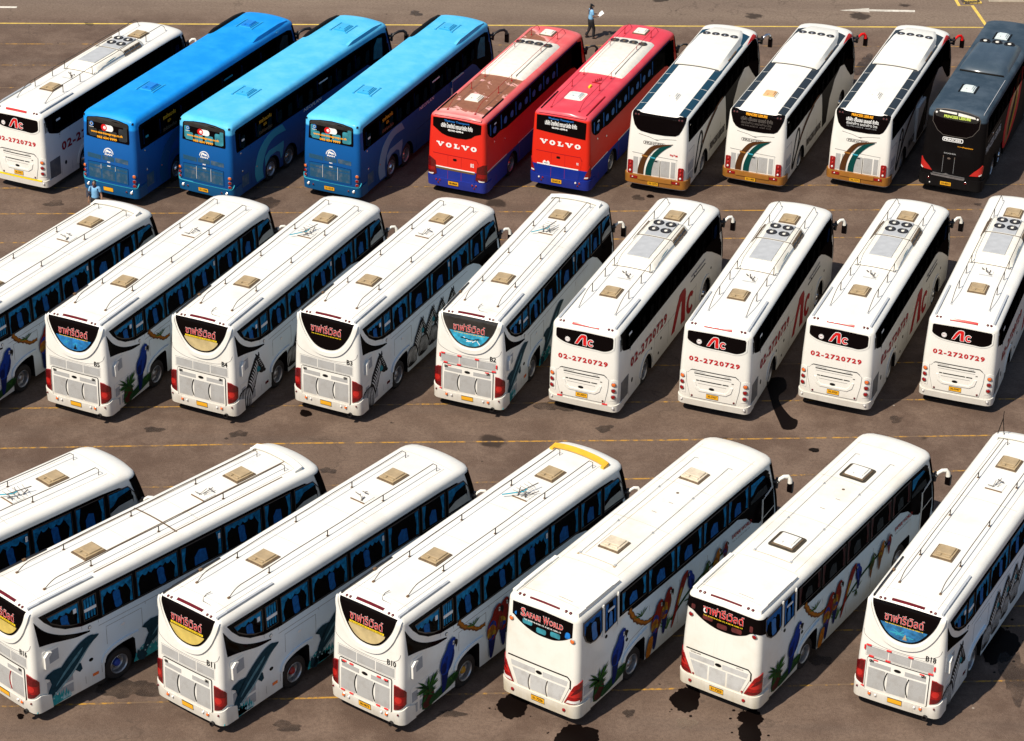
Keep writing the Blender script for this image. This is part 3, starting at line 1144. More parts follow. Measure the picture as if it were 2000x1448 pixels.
def windscreen(c, mat='black_glass'):
    """front glass, wrapping the nose"""
    sh = c.sh

    def make():
        bm = bmesh.new()
        zs = [1.15 + (sh.zr - 0.02 - 1.15) * k / 8 for k in range(9)]
        rows = []
        for z in zs:
            fr = sh.ring(z)[2]
            cx = sum(p[0] for p in fr) / len(fr)
            row = []
            for p in fr:
                v = Vector((p[0], p[1] - (sh.fy(z) - 1.4), 0)).normalized()
                row.append(bm.verts.new((p[0] + v.x * 0.008, p[1] + v.y * 0.008, p[2])))
            rows.append(row)
        for a, b in zip(rows, rows[1:]):
            for k in range(len(a) - 1):
                bm.faces.new((a[k], a[k + 1], b[k + 1], b[k]))
        return mesh_of(bm, [mat], True)
    c.part('windscreen', 'windscreen', make)


# ------------------------------------------------------------------ painted animals, in side coordinates (y forwards, z up)
def dolphin(y0=0.0, z0=0.0, s=1.0, dark='mural_slate'):
    T = lambda pts: [(y0 + a * s, z0 + b * s) for a, b in pts]
    body = closed(T([(2.34, 1.94), (2.20, 1.985), (2.08, 2.03), (1.92, 2.03), (1.62, 1.93), (1.22, 1.68), (0.86, 1.36), (0.58, 1.02), (0.40, 0.66), (0.28, 0.36), (0.42, 0.36), (0.60, 0.62), (0.90, 0.84), (1.32, 1.08), (1.68, 1.38), (1.95, 1.66), (2.12, 1.80), (2.26, 1.87)]), 4)
    fin = T([(1.02, 1.48), (0.72, 1.52), (0.50, 1.46), (0.40, 1.38), (0.56, 1.28), (0.64, 1.02)])
    flip = T([(1.52, 1.34), (1.66, 1.28), (1.70, 1.06), (1.60, 1.00), (1.46, 1.14), (1.38, 1.20)])
    fluke = T([(0.20, 0.70), (0.42, 0.62), (0.55, 0.40), (0.40, 0.28), (0.24, 0.34), (0.16, 0.50)])
    sheen = closed(T([(1.75, 1.78), (1.40, 1.55), (1.00, 1.22), (0.75, 0.95), (0.85, 1.0), (1.2, 1.28), (1.6, 1.58)]), 4)
    belly = closed(T([(2.04, 1.78), (1.70, 1.48), (1.34, 1.14), (0.95, 0.88), (0.66, 0.64), (0.95, 0.79), (1.32, 1.04), (1.64, 1.34)]), 4)
    rnd = random.Random(3)
    foam = []
    for k in range(13):
        a = 0.12 + 0.085 * k
        hgt = 0.20 + 0.42 * rnd.random() * (1 - abs(k - 6) / 11)
        foam.append(T([(a - 0.05, 0.36), (a + 0.02 + 0.05 * rnd.random(), 0.36 + hgt), (a + 0.1, 0.36)]))
    spray = [T([(0.95 + 0.1 * k, 0.40), (1.0 + 0.1 * k, 0.52 + 0.1 * rnd.random()), (1.08 + 0.1 * k, 0.4)]) for k in range(3)] + [T(circle(0.2 + 0.09 * k, 0.45 + 0.3 * rnd.random(), 0.03, 6)) for k in range(9)]
    return [('mural_foam', [closed(T([(0.18, 0.36), (0.95, 0.36), (1.15, 0.5), (0.8, 0.62), (0.55, 0.78), (0.32, 0.7)]), 3)] + foam), (dark, [body, fin, flip, fluke]), ('mural_sheen', [sheen]), ('mural_belly', [belly]), ('mural_spray', spray)]


def macaw(y, z, h, lean=0.0, head='mural_blue', wing='mural_blue', tail='mural_navy', mid=None, mid2=None, face='mural_white', flip=1):
    T = lambda pts: [(y + flip * (a + lean * (b - 0.5)) * h, z + b * h) for a, b in pts]
    body = closed(T([(0.18, 1.0), (0.26, 0.96), (0.27, 0.86), (0.24, 0.78), (0.27, 0.66), (0.24, 0.5), (0.16, 0.38), (0.06, 0.34), (-0.08, 0.40), (-0.13, 0.55), (-0.10, 0.70), (0.0, 0.82), (0.06, 0.94)]), 4)
    tl = closed(T([(0.14, 0.40), (0.05, 0.34), (-0.06, 0.42), (-0.04, 0.2), (0.0, 0.0), (0.07, 0.0), (0.12, 0.2)]), 3)
    wg = closed(T([(0.02, 0.74), (0.12, 0.66), (0.13, 0.50), (0.06, 0.36), (-0.06, 0.38), (-0.12, 0.54), (-0.07, 0.68)]), 4)
    cheek = closed(T([(0.19, 0.93), (0.24, 0.90), (0.235, 0.85), (0.19, 0.85)]), 3)
    beak = closed(T([(0.24, 0.93), (0.32, 0.90), (0.335, 0.82), (0.30, 0.76), (0.27, 0.83), (0.23, 0.85)]), 3)
    lay = [(tail, [tl]), (head, [body]), (wing if wing != head else tail, [wg] if wing != head else [closed(T([(-0.02, 0.6), (0.06, 0.5), (0.04, 0.38), (-0.06, 0.4), (-0.1, 0.52)]), 3)])]
    if mid:
        lay.append((mid, [closed(T([(-0.10, 0.62), (0.02, 0.66), (0.12, 0.58), (0.12, 0.50), (0.0, 0.54), (-0.11, 0.52)]), 3)]))
    if mid2:
        lay.append((mid2, [closed(T([(-0.115, 0.52), (0.0, 0.54), (0.125, 0.5), (0.11, 0.43), (0.0, 0.45), (-0.10, 0.44)]), 3)]))
    quills = [band(T(spline([(0.06 - 0.035 * k, 0.70 - 0.035 * k), (0.05 - 0.03 * k, 0.55 - 0.02 * k), (0.0 - 0.02 * k, 0.40)], 3)), 0.008 * h) for k in range(5)]
    shade = closed(T([(0.22, 0.76), (0.25, 0.64), (0.20, 0.46), (0.12, 0.36), (0.15, 0.5), (0.19, 0.62)]), 3)
    lay.append(('mural_navy' if head == 'mural_blue' else 'mural_bark', quills + [shade]))
    lay += [(face, [cheek]), ('mural_black', [beak, T(circle(0.205, 0.895, 0.014, 6))])]
    return lay


def branch(pts, w=0.09):
    sp = spline(pts, 5)
    n = len(sp)
    ws = [w * (1.15 - 0.5 * k / n) * (1 + 0.25 * math.sin(k * 2.3)) for k in range(n)]
    hi = [(a, b + 0.02) for a, b in sp]
    return [('mural_bark', [band(sp, ws)]), ('mural_orange', [band(hi, [q * 0.55 for q in ws])])]


def leaves(y, z, n, r, seed=1, mats=('mural_leaf', 'mural_green'), spread=(20, 160)):
    rnd = random.Random(seed)
    out = {k: [] for k in mats}
    for k in range(n):
        a = R(rnd.uniform(*spread))
        l = r * rnd.uniform(0.6, 1.1)
        dx, dy = math.cos(a), math.sin(a)
        w = 0.055 * l + 0.008
        b = rnd.uniform(-0.18, 0.18)
        out[mats[k % len(mats)]].append([(y - dy * w * 0.6, z + dx * w * 0.6), (y + dx * l * 0.6 - dy * w + b * dy, z + dy * l * 0.6 + dx * w), (y + dx * l + b * dy * 2, z + dy * l), (y + dx * l * 0.6 + dy * w + b * dy, z + dy * l * 0.6 - dx * w), (y + dy * w * 0.6, z - dx * w * 0.6)])
    return [(k, v) for k, v in out.items()]


def bromeliad(y, z):
    return [('mural_dark_leaf', [closed([(y - 0.25, z - 0.62), (y + 0.25, z - 0.62), (y + 0.22, z - 0.1), (y, z + 0.1), (y - 0.22, z - 0.1)], 3)]),
            ('mural_pine', [closed([(y - 0.2, z - 0.60), (y + 0.2, z - 0.60), (y + 0.24, z - 0.25), (y, z - 0.05), (y - 0.2, z - 0.2)], 3)])] + leaves(y, z - 0.05, 26, 0.50, 5, ('mural_green', 'mural_leaf', 'mural_dark_leaf'), (5, 178)) + leaves(y, z - 0.22, 16, 0.40, 8, ('mural_dark_leaf', 'mural_green'), (-50, 230))


def zebra(y0=0.0, z0=0.0, s=1.0):
    """standing zebra seen from the flank, head turned forwards"""
    T = lambda pts: [(y0 + a * s, z0 + b * s) for a, b in pts]
    body = closed(T([(0.30, 0.36), (0.24, 0.75), (0.30, 1.02), (0.52, 1.16), (0.78, 1.16), (0.98, 1.36), (1.20, 1.64), (1.42, 1.90), (1.56, 2.02), (1.68, 1.94), (1.76, 1.80), (1.98, 1.46), (2.02, 1.30), (1.92, 1.22), (1.76, 1.26), (1.62, 1.36), (1.50, 1.26), (1.38, 1.00), (1.24, 0.78), (1.08, 0.60), (1.02, 0.36)]), 4)
    ear = [T([(1.50, 1.98), (1.46, 2.14), (1.60, 2.02)]), T([(1.62, 1.98), (1.68, 2.12), (1.72, 1.96)])]
    mane = T([(0.84, 1.20), (0.92, 1.42), (1.14, 1.68), (1.38, 1.96), (1.46, 2.02), (1.50, 1.96), (1.30, 1.76), (1.06, 1.48), (0.92, 1.26)])
    st = []
    rnd = random.Random(4)
    # neck stripes
    for k in range(9):
        t = k / 8
        a = (0.90 + 0.56 * t, 1.26 + 0.62 * t)
        b = (1.20 + 0.36 * t, 0.80 + 0.62 * t)
        c = ((a[0] + b[0]) / 2 + 0.05, (a[1] + b[1]) / 2 + 0.03)
        st.append(band(T(spline([a, c, b], 4)), [0.006 * s, 0.015 * s, 0.022 * s, 0.024 * s, 0.024 * s, 0.022 * s, 0.020 * s, 0.014 * s, 0.006 * s]))
    # flank stripes
    for k in range(8):
        t = k / 7
        a = (0.33 + 0.62 * t, 1.04 + 0.10 * math.sin(t * 3))
        b = (0.30 + 0.76 * t, 0.42 + 0.08 * math.sin(t * 5))
        c = ((a[0] + b[0]) / 2 - 0.05 + 0.12 * t, (a[1] + b[1]) / 2)
        st.append(band(T(spline([a, c, b], 4)), [0.006 * s, 0.016 * s, 0.022 * s, 0.026 * s, 0.024 * s, 0.022 * s, 0.02 * s, 0.014 * s, 0.006 * s]))
    # head stripes
    for k in range(5):
        t = k / 4
        st.append(band(T([(1.58 + 0.24 * t, 1.84 - 0.36 * t), (1.70 + 0.2 * t, 1.86 - 0.38 * t)]), 0.014 * s))
    muzzle = closed(T([(1.90, 1.44), (2.00, 1.42), (2.02, 1.30), (1.90, 1.24), (1.80, 1.30)]), 3)
    shade = closed(T([(1.52, 1.62), (1.66, 1.56), (1.74, 1.42), (1.62, 1.38), (1.50, 1.42)]), 3)
    return [('mural_black', [body] + ear + [mane]), ('mural_white', st), ('mural_teal', [shade]), ('mural_black', [muzzle])]


def zebra_far(y, z, s, col='mural_black'):
    """a zebra facing forwards, grazing side of a herd"""
    T = lambda pts: [(y + a * s, z + b * s) for a, b in pts]
    body = closed(T([(-0.18, 0.0), (-0.22, 0.5), (-0.20, 0.85), (-0.12, 1.1), (0.0, 1.18), (0.12, 1.12), (0.2, 0.9), (0.20, 0.5), (0.14, 0.25), (0.12, 0.0)]), 4)
    ear = T([(-0.18, 1.05), (-0.22, 1.36), (-0.14, 1.48), (-0.08, 1.34), (-0.06, 1.12)])
    st = []
    for k in range(7):
        b = 0.15 + k * 0.14
        st.append(band(T([(-0.19 + 0.01 * k, b), (-0.04, b + 0.06), (0.02, b - 0.02)]), 0.014 * s))
        st.append(band(T([(0.18, b + 0.05), (0.08, b + 0.08), (0.04, b + 0.03)]), 0.012 * s))
    return [(col, [body, ear]), ('mural_grey', st), ('mural_white', [band(T([(0.0, 0.2), (0.02, 0.6), (0.0, 0.95)]), 0.012 * s)])]


# ------------------------------------------------------------------ coach kinds
def crescent(k=1.0, dz=0.0, dx=1.0):
    half = spline([(1.0, 3.66), (0.955, 3.48), (0.87, 3.25), (0.76, 3.05), (0.62, 2.85), (0.44, 2.68), (0.22, 2.585), (0.0, 2.56)], 3)
    half = [(x * dx, z) for x, z in half]
    return half + [(-x, z) for x, z in half[-2::-1]]


SH_A = Shell(11.75, 3.72)


def crescent_coach(no='', shade='shade_sand', mural='parrot', plate='', deflector=None, junk=1, tape=False, hub='rim_steel', side_rail=True, stripes=False, badge=True,
                   plain_text=False, ajar=False):
    """white tour coach with a crescent rear window and painted animals"""
    c = Coach('tour_coach', SH_A, 'A')
    sh = SH_A
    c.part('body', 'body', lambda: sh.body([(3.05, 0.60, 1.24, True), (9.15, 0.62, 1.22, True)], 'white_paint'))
    windscreen(c)
    left_side(c, 2.42, 3.34, sh.L)
    # ---- rear face
    cr = crescent()
    sur_o = spline([(1.13, 3.62), (1.10, 3.42), (1.02, 3.15), (0.90, 2.90), (0.73, 2.66), (0.52, 2.47), (0.26, 2.36), (0.0, 2.33)], 3)
    sur_i = spline([(1.04, 3.62), (1.0, 3.45), (0.91, 3.20), (0.80, 2.99), (0.66, 2.78), (0.47, 2.60), (0.24, 2.50), (0.0, 2.475)], 3)
    c.patch('window_surround', 'white_paint', 'rear', [sur_o + mirror_u(sur_o)[::1][1:] + (sur_i + mirror_u(sur_i)[1:])[::-1]], 0.045)
    cl = spline([(1.16, 2.62), (1.10, 2.46), (0.90, 2.33), (0.6, 2.235), (0.3, 2.205), (0.0, 2.20)], 3)
    c.seams('rear', [cl, mirror_u(cl)], 0.007, 'soft_line', 'crease')
    w = c.patch('rear_window', 'black_glass' if shade != 'shade_aqua' else 'grey_black_glass', 'rear', [cr], 0.012, label='crescent rear window with red Thai lettering')
    if shade:
        lim = {'shade_sand': 3.02, 'shade_yellow': 3.0, 'shade_aqua': 3.10, 'shade_sea': 3.06, 'shade_cobalt': 3.06}[shade]
        inner = [(x * 0.93, 2.61 + (z - 2.56) * 0.985) for x, z in cr if z < lim + 0.05]
        inner = [p for p in inner if p[1] < lim]
        inner = [(inner[0][0] + 0.02, lim)] + inner + [(inner[-1][0] - 0.02, lim)]
        sd = c.patch('sun_shade', shade, 'rear', [inner], 0.016, w)
        if shade in ('shade_sea', 'shade_cobalt', 'shade_aqua'):
            rnd = random.Random(len(shade))
            tri = [[(0.0, 2.66), (0.13, 2.66), (0.07, 2.85)]] if shade != 'shade_aqua' else []
            st = [band([(rnd.uniform(-.4, .4), rnd.uniform(2.72, 2.9)), (rnd.uniform(-.4, .4), rnd.uniform(2.74, 2.95))], 0.012) for k in range(5)]
            c.layers('shade_picture', 'rear', [('ink_cyan' if shade != 'shade_aqua' else 'ink_white', st), ('tan_plastic' if shade == 'shade_sea' else 'ink_black', tri or [band([(-.3, 2.9), (.1, 2.86), (.35, 2.93)], 0.02)])], 0.02, w)
        if shade in ('shade_yellow', 'shade_sand'):
            c.patch('shade_band', 'ink_yellow', 'rear', [rect(-0.60, 0.60, 3.035, 3.095)], 0.0165, w)
    fatc = 0.03
    c.words('lettering', 'ซาฟารีเวิลด์', 'rear', 'ink_bright_red', -0.58, 0.56, 3.14, 3.43, 0.02, w, fat=0.0, outline='ink_white', ofat=0.016)
    c.words('small_lettering', 'Tel. 0-2914-4100-19, 0-2518-1000-19', 'rear', 'ink_yellow' if shade not in ('shade_yellow', 'shade_sand') else 'mural_bark', -0.56, 0.56, 3.045, 3.085, 0.021, w, fat=0.03)
    for u in (-0.80, -0.67, 0.67, 0.80):
        c.lamp('marker_light', 'lens_dark_red', u, 3.655 + 0.045, 0.035, depth=0.02, ring='dark_line')
    c.patch('brake_light', 'lens_dark_red', 'rear', [rect(-0.48, 0.48, 3.695, 3.725)], 0.012)
    for a in (-0.99, -0.325, 0.345):
        c.patch('vent_grille', 'grille_grey', 'rear', [rect(a, a + 0.635, 1.84, 2.13)], 0.006)
    c.seams('rear', [rect(-1.02, 1.01, 1.81, 2.16) + [(-1.02, 1.81)]], 0.005, 'soft_line', 'vent_frame')
    e = c.patch('engine_cover', 'white_paint', 'rear', [rrect(-0.93, 0.90, 0.70, 1.77, 0.05)], 0.03)
    c.seams('rear', [rrect(-0.935, 0.905, 0.695, 1.775, 0.05) + [(0.855, 0.695)]], 0.006, 'dark_line', 'cover_gap', 0.032, e)
    for a, b in ((-0.84, -0.22), (0.20, 0.82)):
        c.patch('top_grille', 'grille_grey', 'rear', [rect(a, b, 1.52, 1.66)], 0.034, e)
    for a, b in ((-0.87, -0.36), (-0.29, 0.28), (0.35, 0.85)):
        c.patch('grille', 'grille_grey', 'rear', [rect(a, b, 0.79, 1.46)], 0.034, e)
    for u in (-0.325, 0.315):
        c.patch('cover_handle', 'ink_black' if not stripes else 'ink_crimson', 'rear', [band(spline([(u + 0.02, 1.45), (u - 0.035, 1.25), (u - 0.04, 1.05), (u + 0.02, 0.84)], 4), 0.012)], 0.05, e)
    if badge:
        c.patch('badge', 'ink_black', 'rear', [circle(-0.02, 1.60, 0.105, 14, 0.05)], 0.037, e)
    for u in (-0.80, 0.74):
        c.words('maker_plate', 'GRN', 'rear', 'ink_black', u - 0.07, u + 0.07, 1.63, 1.73, 0.036, e, fat=0.06)
    for sg in (1, -1):
        tl = [(0.985, 1.63), (1.12, 1.62), (1.30, 1.49), (1.36, 1.40), (1.36, 1.03), (1.20, 0.90), (0.99, 0.82)]
        t = c.patch('tail_light', 'lens_red', 'rear', [tl if sg > 0 else mirror_u(tl)], 0.03)
        for (a, b, mt) in (((1.02, 1.30), 0, 'lens_dark_red'), ((1.02, 0.86), 0, 'lens_dark_red')):
            q = rect(1.01, 1.33, a[1], a[1] + (0.30 if a[1] > 1 else 0.16))
            q = clip_poly(q, [(p[0] * 0.985 + 0.01, p[1] * 0.98 + 0.025) for p in tl])
            if len(q) > 2:
                c.patch('lens', mt, 'rear', [q if sg > 0 else mirror_u(q)], 0.034, t)
        cc = circle(1.12, 1.18, 0.10, 12)
        c.patch('lens', 'lens_bright', 'rear', [cc if sg > 0 else mirror_u(cc)], 0.034, t)
    bp = [(-1.72, 0.36), (1.72, 0.36), (1.72, 0.80), (1.48, 0.90), (1.36, 0.93), (1.20, 0.84), (0.98, 0.745), (0.9, 0.70), (-0.9, 0.70), (-0.98, 0.745), (-1.20, 0.84), (-1.36, 0.93), (-1.48, 0.90), (-1.72, 0.80)]
    b = c.patch('bumper', 'white_paint', 'rear', [bp], 0.055)
    for sg in (1, -1):
        c.lamp('fog_light', 'lens_orange', sg * 0.76, 0.60, 0.048, depth=0.08, parent=b)
        c.lamp('reverse_light', 'lens_clear', sg * 0.58, 0.60, 0.04, depth=0.075, parent=b)
        c.lamp('reflector', 'lens_dark_red', sg * 1.13, 0.72, 0.03, depth=0.075, ring='lens_dark_red', parent=b)
    c.plate(plate, -0.21, 0.21, 0.505, 0.665, 0.068)

    def exh():
        bm = bmesh.new()
        bm_lathe(bm, [(0.07, 0.1), (0.075, -0.09), (0.055, -0.09), (0.055, 0.05), (0, 0.05)], (0, 1, 0), (0.92, 0.0, 0.36), 14)
        return mesh_of(bm, ['black_plastic'], True, 40)
    c.part('exhaust', 'exh', exh)
    if no:
        wd = 0.044 * len(no)
        c.words('fleet_number', no, 'rear', 'ink_black', 0.86 - wd, 0.90 + wd, 2.19, 2.37, 0.01, fat=0.025)
    if tape:
        rr = [rect(u, u + 0.13, z, z + 0.032) for u, z in ((-0.8, 1.70), (-0.55, 1.70), (0.42, 1.69), (0.66, 1.69), (-0.86, 0.735), (-0.55, 0.735), (0.40, 0.745), (0.68, 0.745))]
        if tape == 2:
            rr = [rect(u, u + 0.14, z, z + 0.035) for u, z in ((-1.0, 2.145), (-0.40, 2.145), (0.24, 2.145), (0.86, 1.80), (-0.9, 1.80), (-0.4, 1.80), (-0.75, 1.715), (0.62, 1.715), (1.0, 0.66), (-1.1, 0.74))] + [rect(u, u + 0.045, z, z + 0.13) for u, z in ((-1.06, 2.0), (1.0, 1.95))]
        c.patch('red_tape', 'tape_red', 'rear', rr, 0.062 if tape == 1 else 0.04)
    # ---- right side glazing
    wb = [(0.40, 3.44), (0.58, 3.18), (0.85, 2.90), (1.25, 2.64), (1.80, 2.46), (2.45, 2.40), (5.0, 2.40), (8.4, 2.40), (8.9, 2.30), (9.4, 2.05), (9.9, 1.62), (10.3, 1.20), (10.7, 0.9), (11.1, 0.72), (11.3, 1.6), (11.1, 2.6), (10.85, 3.05), (10.3, 3.36), (9.6, 3.40), (4.0, 3.40)]
    panes = [[(0.66, 3.30), (0.80, 3.05), (1.10, 2.84), (1.45, 2.68), (1.76, 2.60), (1.76, 3.30)],
             rect(1.90, 2.36, 2.58, 3.30)[::1]]
    ys = [(2.52, 3.66), (3.80, 5.32), (5.46, 6.98), (7.12, 8.52), (8.66, 9.72)]
    panes += [rect(a, b, 2.46, 3.30) for a, b in ys]
    panes.append([(9.88, 2.46), (10.98, 2.46), (10.86, 2.98), (10.62, 3.28), (9.88, 3.30)])
    c.glazing('side', [wb], panes, ['rear', 'strip', 'full', 'full', 'full', 'full', 'sparse', 'driver'])
    c.each('sticker', 'ink_white', 'side', [rect(1.92, 2.34, 2.86, 2.95), rect(1.56, 1.66, 3.0, 3.14), rect(6.86, 6.93, 3.02, 3.18)], 0.03)
    tri_up = spline([(0.24, 3.34), (0.55, 2.92), (1.0, 2.58), (1.5, 2.36), (2.06, 2.20)], 4)
    tri_lo = spline([(2.06, 2.16), (1.6, 2.30), (1.2, 2.42), (0.75, 2.50), (0.34, 2.52)], 4)
    tri_lo = spline([(2.06, 2.16), (1.6, 2.20), (1.2, 2.30), (0.75, 2.42), (0.34, 2.50)], 4)
    c.patch('corner_glass', 'black_glass', 'side', [tri_up + tri_lo], 0.010)
    # intake scoop
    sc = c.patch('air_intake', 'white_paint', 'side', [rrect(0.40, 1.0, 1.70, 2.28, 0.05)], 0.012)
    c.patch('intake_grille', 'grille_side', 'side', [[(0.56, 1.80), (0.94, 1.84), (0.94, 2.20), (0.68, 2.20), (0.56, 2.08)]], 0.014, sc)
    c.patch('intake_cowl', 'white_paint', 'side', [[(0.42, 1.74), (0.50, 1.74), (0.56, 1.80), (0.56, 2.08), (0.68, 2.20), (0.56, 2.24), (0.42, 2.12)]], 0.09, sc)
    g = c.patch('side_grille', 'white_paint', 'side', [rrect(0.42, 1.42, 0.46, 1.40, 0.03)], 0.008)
    for q in (rect(0.47, 0.72, 0.90, 1.22), rect(0.47, 0.72, 0.50, 0.80), [(0.82, 0.88), (1.36, 0.88), (1.36, 1.34), (1.12, 1.34), (0.82, 1.02)], rect(0.82, 1.36, 0.50, 0.80)):
        c.patch('grille', 'grille_side', 'side', [q], 0.012, g)
    c.seams('side', [[(1.80, 2.44), (1.80, 0.5)], [(2.38, 2.40), (2.38, 0.6)], [(2.62, 1.45), (2.62, 2.05), (3.9, 2.05), (3.9, 1.40)], [(4.05, 2.2), (4.05, 0.5)], [(5.6, 2.1), (5.6, 0.5)], [(7.1, 2.1), (7.1, 0.5)], [(4.05, 1.25), (8.4, 1.25)], [(2.38, 2.2), (8.4, 2.2)]], 0.006, 'soft_line')
    ar = spline([(2.42, 0.92), (2.50, 1.12), (2.75, 1.26), (3.2, 1.34), (3.72, 1.33)], 4)
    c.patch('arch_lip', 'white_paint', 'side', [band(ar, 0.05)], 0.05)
    c.lamp('fuel_cap', 'white_plastic', 2.06, 2.30, 0.045, 'side', 0.02, 'ink_black')
    c.each('side_badge', 'ink_black', 'side', [circle(2.02, 1.22, 0.075, 12, 0.055)], 0.012)
    c.patch('side_marker', 'lens_orange' if mural != 'zebra' else 'lens_dark_red', 'side', [rect(2.05, 2.25, 0.62, 0.71)], 0.014)
    c.patch('flap_handle', 'ink_white', 'side', [circle(3.2, 1.86, 0.07, 10, 0.045)], 0.014)
    # murals
    if mural == 'dolphin':
        lay = dolphin(0.0, 0.02, 1.0)
        c.layers('dolphin_painting', 'side', lay, 0.018)
        c.layers('dolphin_painting', 'side', dolphin(3.45, 0.0, 1.02), 0.018)
    elif mural == 'parrot':
        lay = bromeliad(1.20, 1.02) + [('mural_dark_leaf', [closed([(1.3, 0.40), (2.4, 0.55), (2.55, 0.8), (2.2, 0.86), (1.7, 0.7), (1.3, 0.6)], 3)])] + leaves(2.3, 0.66, 8, 0.28, 3) + macaw(1.92, 0.50, 1.58, 0.12)
        c.layers('parrot_painting', 'side', lay, 0.018)
        br = branch([(2.62, 2.40), (2.85, 2.12), (3.2, 1.92), (3.5, 1.72), (3.85, 1.70)], 0.075)
        lay = br + leaves(3.3, 1.95, 5, 0.26, 2) + leaves(4.9, 0.9, 9, 0.5, 4, ('mural_green', 'mural_dark_leaf')) + macaw(4.62, 0.55, 1.55, -0.10, 'mural_red', 'mural_red', 'mural_navy', 'mural_yellow', 'mural_blue') + macaw(4.12, 0.45, 1.62, 0.05, 'mural_red', 'mural_blue', 'mural_navy', 'mural_orange', 'mural_yellow')
        c.layers('parrot_painting', 'side', lay, 0.018)
    else:
        c.layers('zebra_painting', 'side', zebra(0.02, 0.0, 0.98), 0.018)
        lay = []
        lay = []
        for yy, zz, ss in ((5.9, 0.42, 0.80), (5.0, 0.36, 0.82), (4.2, 0.28, 0.86), (3.35, 0.22, 0.86)):
            lay += zebra(yy, zz, ss)
        c.layers('zebra_painting', 'side', lay, 0.018, step=0.0008)
    # ---- roof
    c.hatch(0.0, 3.15)
    c.hatch(-0.05, 8.85)
    for x in (-0.60, 0.60):
        c.aerial(x, x - 0.02, 1.12, 9.95, (2.75, 5.2, 7.65))
    c.gutter(1.0, 0.22, 2.45)
    c.gutter(-1.0, 0.22, 2.45, 'black_plastic', 0.05, 0.05)
    if junk:
        def tray():
            bm = bmesh.new()
            rnd = random.Random(junk)
            z = sh.H + sh.crown
            bm_box(bm, -0.22, 0.28, 7.15, 7.62, z - 0.03, z + 0.02, 0, 0.008)
            bm_box(bm, -0.23, 0.29, 7.13, 7.15, z - 0.03, z + 0.035, 2)
            for k in range(4 + junk):
                a = Vector((rnd.uniform(-0.15, 0.2), rnd.uniform(7.2, 7.7), z + 0.03))
                bm_tube(bm, [a, a + Vector((rnd.uniform(-0.2, 0.2), rnd.uniform(-0.1, 0.3), rnd.uniform(0.0, 0.12)))], rnd.uniform(0.006, 0.018), 6, 1)
            if junk >= 3:
                bm_tube(bm, [(-0.42, 6.9, z + 0.10), (0.05, 7.35, z + 0.16), (0.06, 7.5, z + 0.18)], 0.018, 6, 3)
                bm_tube(bm, [(-0.05, 7.2, z + 0.16), (0.14, 7.95, z + 0.2)], 0.016, 6, 1)
                for k in range(5):
                    bm_tube(bm, [(-0.25 + 0.02 * k, 7.2 + 0.16 * k, z + 0.18), (0.30 - 0.02 * k, 7.2 + 0.13 * k, z + 0.18)], 0.006, 5, 1)
            return mesh_of(bm, ['white_plastic', 'ink_dim', 'rust_brown', 'ink_cyan'])
        c.part('aerial_tray', ('tray', junk), tray)

    def cable():
        bm = bmesh.new()
        z = sh.H + sh.crown - 0.01
        pts = [(0.10, 0.95, z + 0.08), (0.05, 0.82, z + 0.05), (0.06, 0.68, z), (0.18, 0.55, z + 0.01), (0.45, 0.55, z - 0.01), (0.62, 0.35, z - 0.03), (0.66, 0.2, z - 0.06)]
        bm_tube(bm, pts, 0.011, 5)
        return mesh_of(bm, ['wire_dark'], True)
    if junk in (1, 3, 4):
        c.part('roof_cable', 'cable', cable)

    def leftlamp():
        bm = bmesh.new()
        z = sh.roof(-1.0, 1.2)[2]
        bm_box(bm, -1.03, -0.95, 1.60, 1.72, z, z + 0.07, 0, 0.02)
        return mesh_of(bm, ['rust_brown'])
    c.part('roof_lamp', 'leftlamp', leftlamp)
    if deflector:
        def dfl():
            bm = bmesh.new()
            n = 14
            P0, P1, P2, P3 = [], [], [], []
            for k in range(n + 1):
                x = -0.98 + 1.96 * k / n
                yy = 10.42 - 0.10 * abs(x) ** 3
                z = sh.roof(x, yy)[2] + 0.05
                if yy > sh.L - 1.2:
                    z -= 0.0
                P0.append((x, yy - 0.14, z + 0.02))
                P1.append((x, yy + 0.08, z + 0.055))
                P2.append((x, yy + 0.13, z + 0.02))
                P3.append((x, yy - 0.12, z - 0.025))
            rows = [[bm.verts.new(p) for p in q] for q in (P0, P1, P2, P3)]
            for a in range(4):
                b_ = (a + 1) % 4
                for k in range(n):
                    bm.faces.new((rows[a][k], rows[a][k + 1], rows[b_][k + 1], rows[b_][k]))
            for k in (0, n):
                bm.faces.new([r_[k] for r_ in rows])
            for x in (-0.93, 0.93):
                bm_box(bm, x - 0.06, x + 0.06, 10.12, 10.42, sh.roof(x, 10.3)[2] - 0.04, sh.roof(x, 10.3)[2] + 0.07, 0, 0.02)
            bmesh.ops.recalc_face_normals(bm, faces=bm.faces)
            return mesh_of(bm, [deflector], True, 40)
        c.part('roof_deflector', ('defl', deflector), dfl)
    if stripes:      # strips of old sealant on the roof
        c.patch('roof_sealant', 'tan_dark', 'roof', [rect(-0.93, 0.93, 5.55, 5.60), rect(0.30, 0.34, 2.2, 10.3), rect(-0.86, -0.83, 2.6, 10.3), rect(0.86, 0.90, 2.6, 9.7)], 0.006)
    c.seams('roof', [[(-0.80, 0.4), (-0.80, 10.2)], [(0.80, 0.4), (0.80, 10.2)]], 0.006, 'soft_line', 'roof_seam')
    for y_ in (0.75, 4.3, 6.45, 10.3):
        c.seams('roof', [[(-1.0, y_), (1.0, y_)]], 0.005, 'roof_joint', 'roof_joint', 0.003)
    c.mirror(True, z=2.70, reach=0.28, fwd=0.30, r=0.05)
    c.mirror(False, z=2.35, reach=0.16, fwd=0.22, droop=0.4, arm='black_plastic')
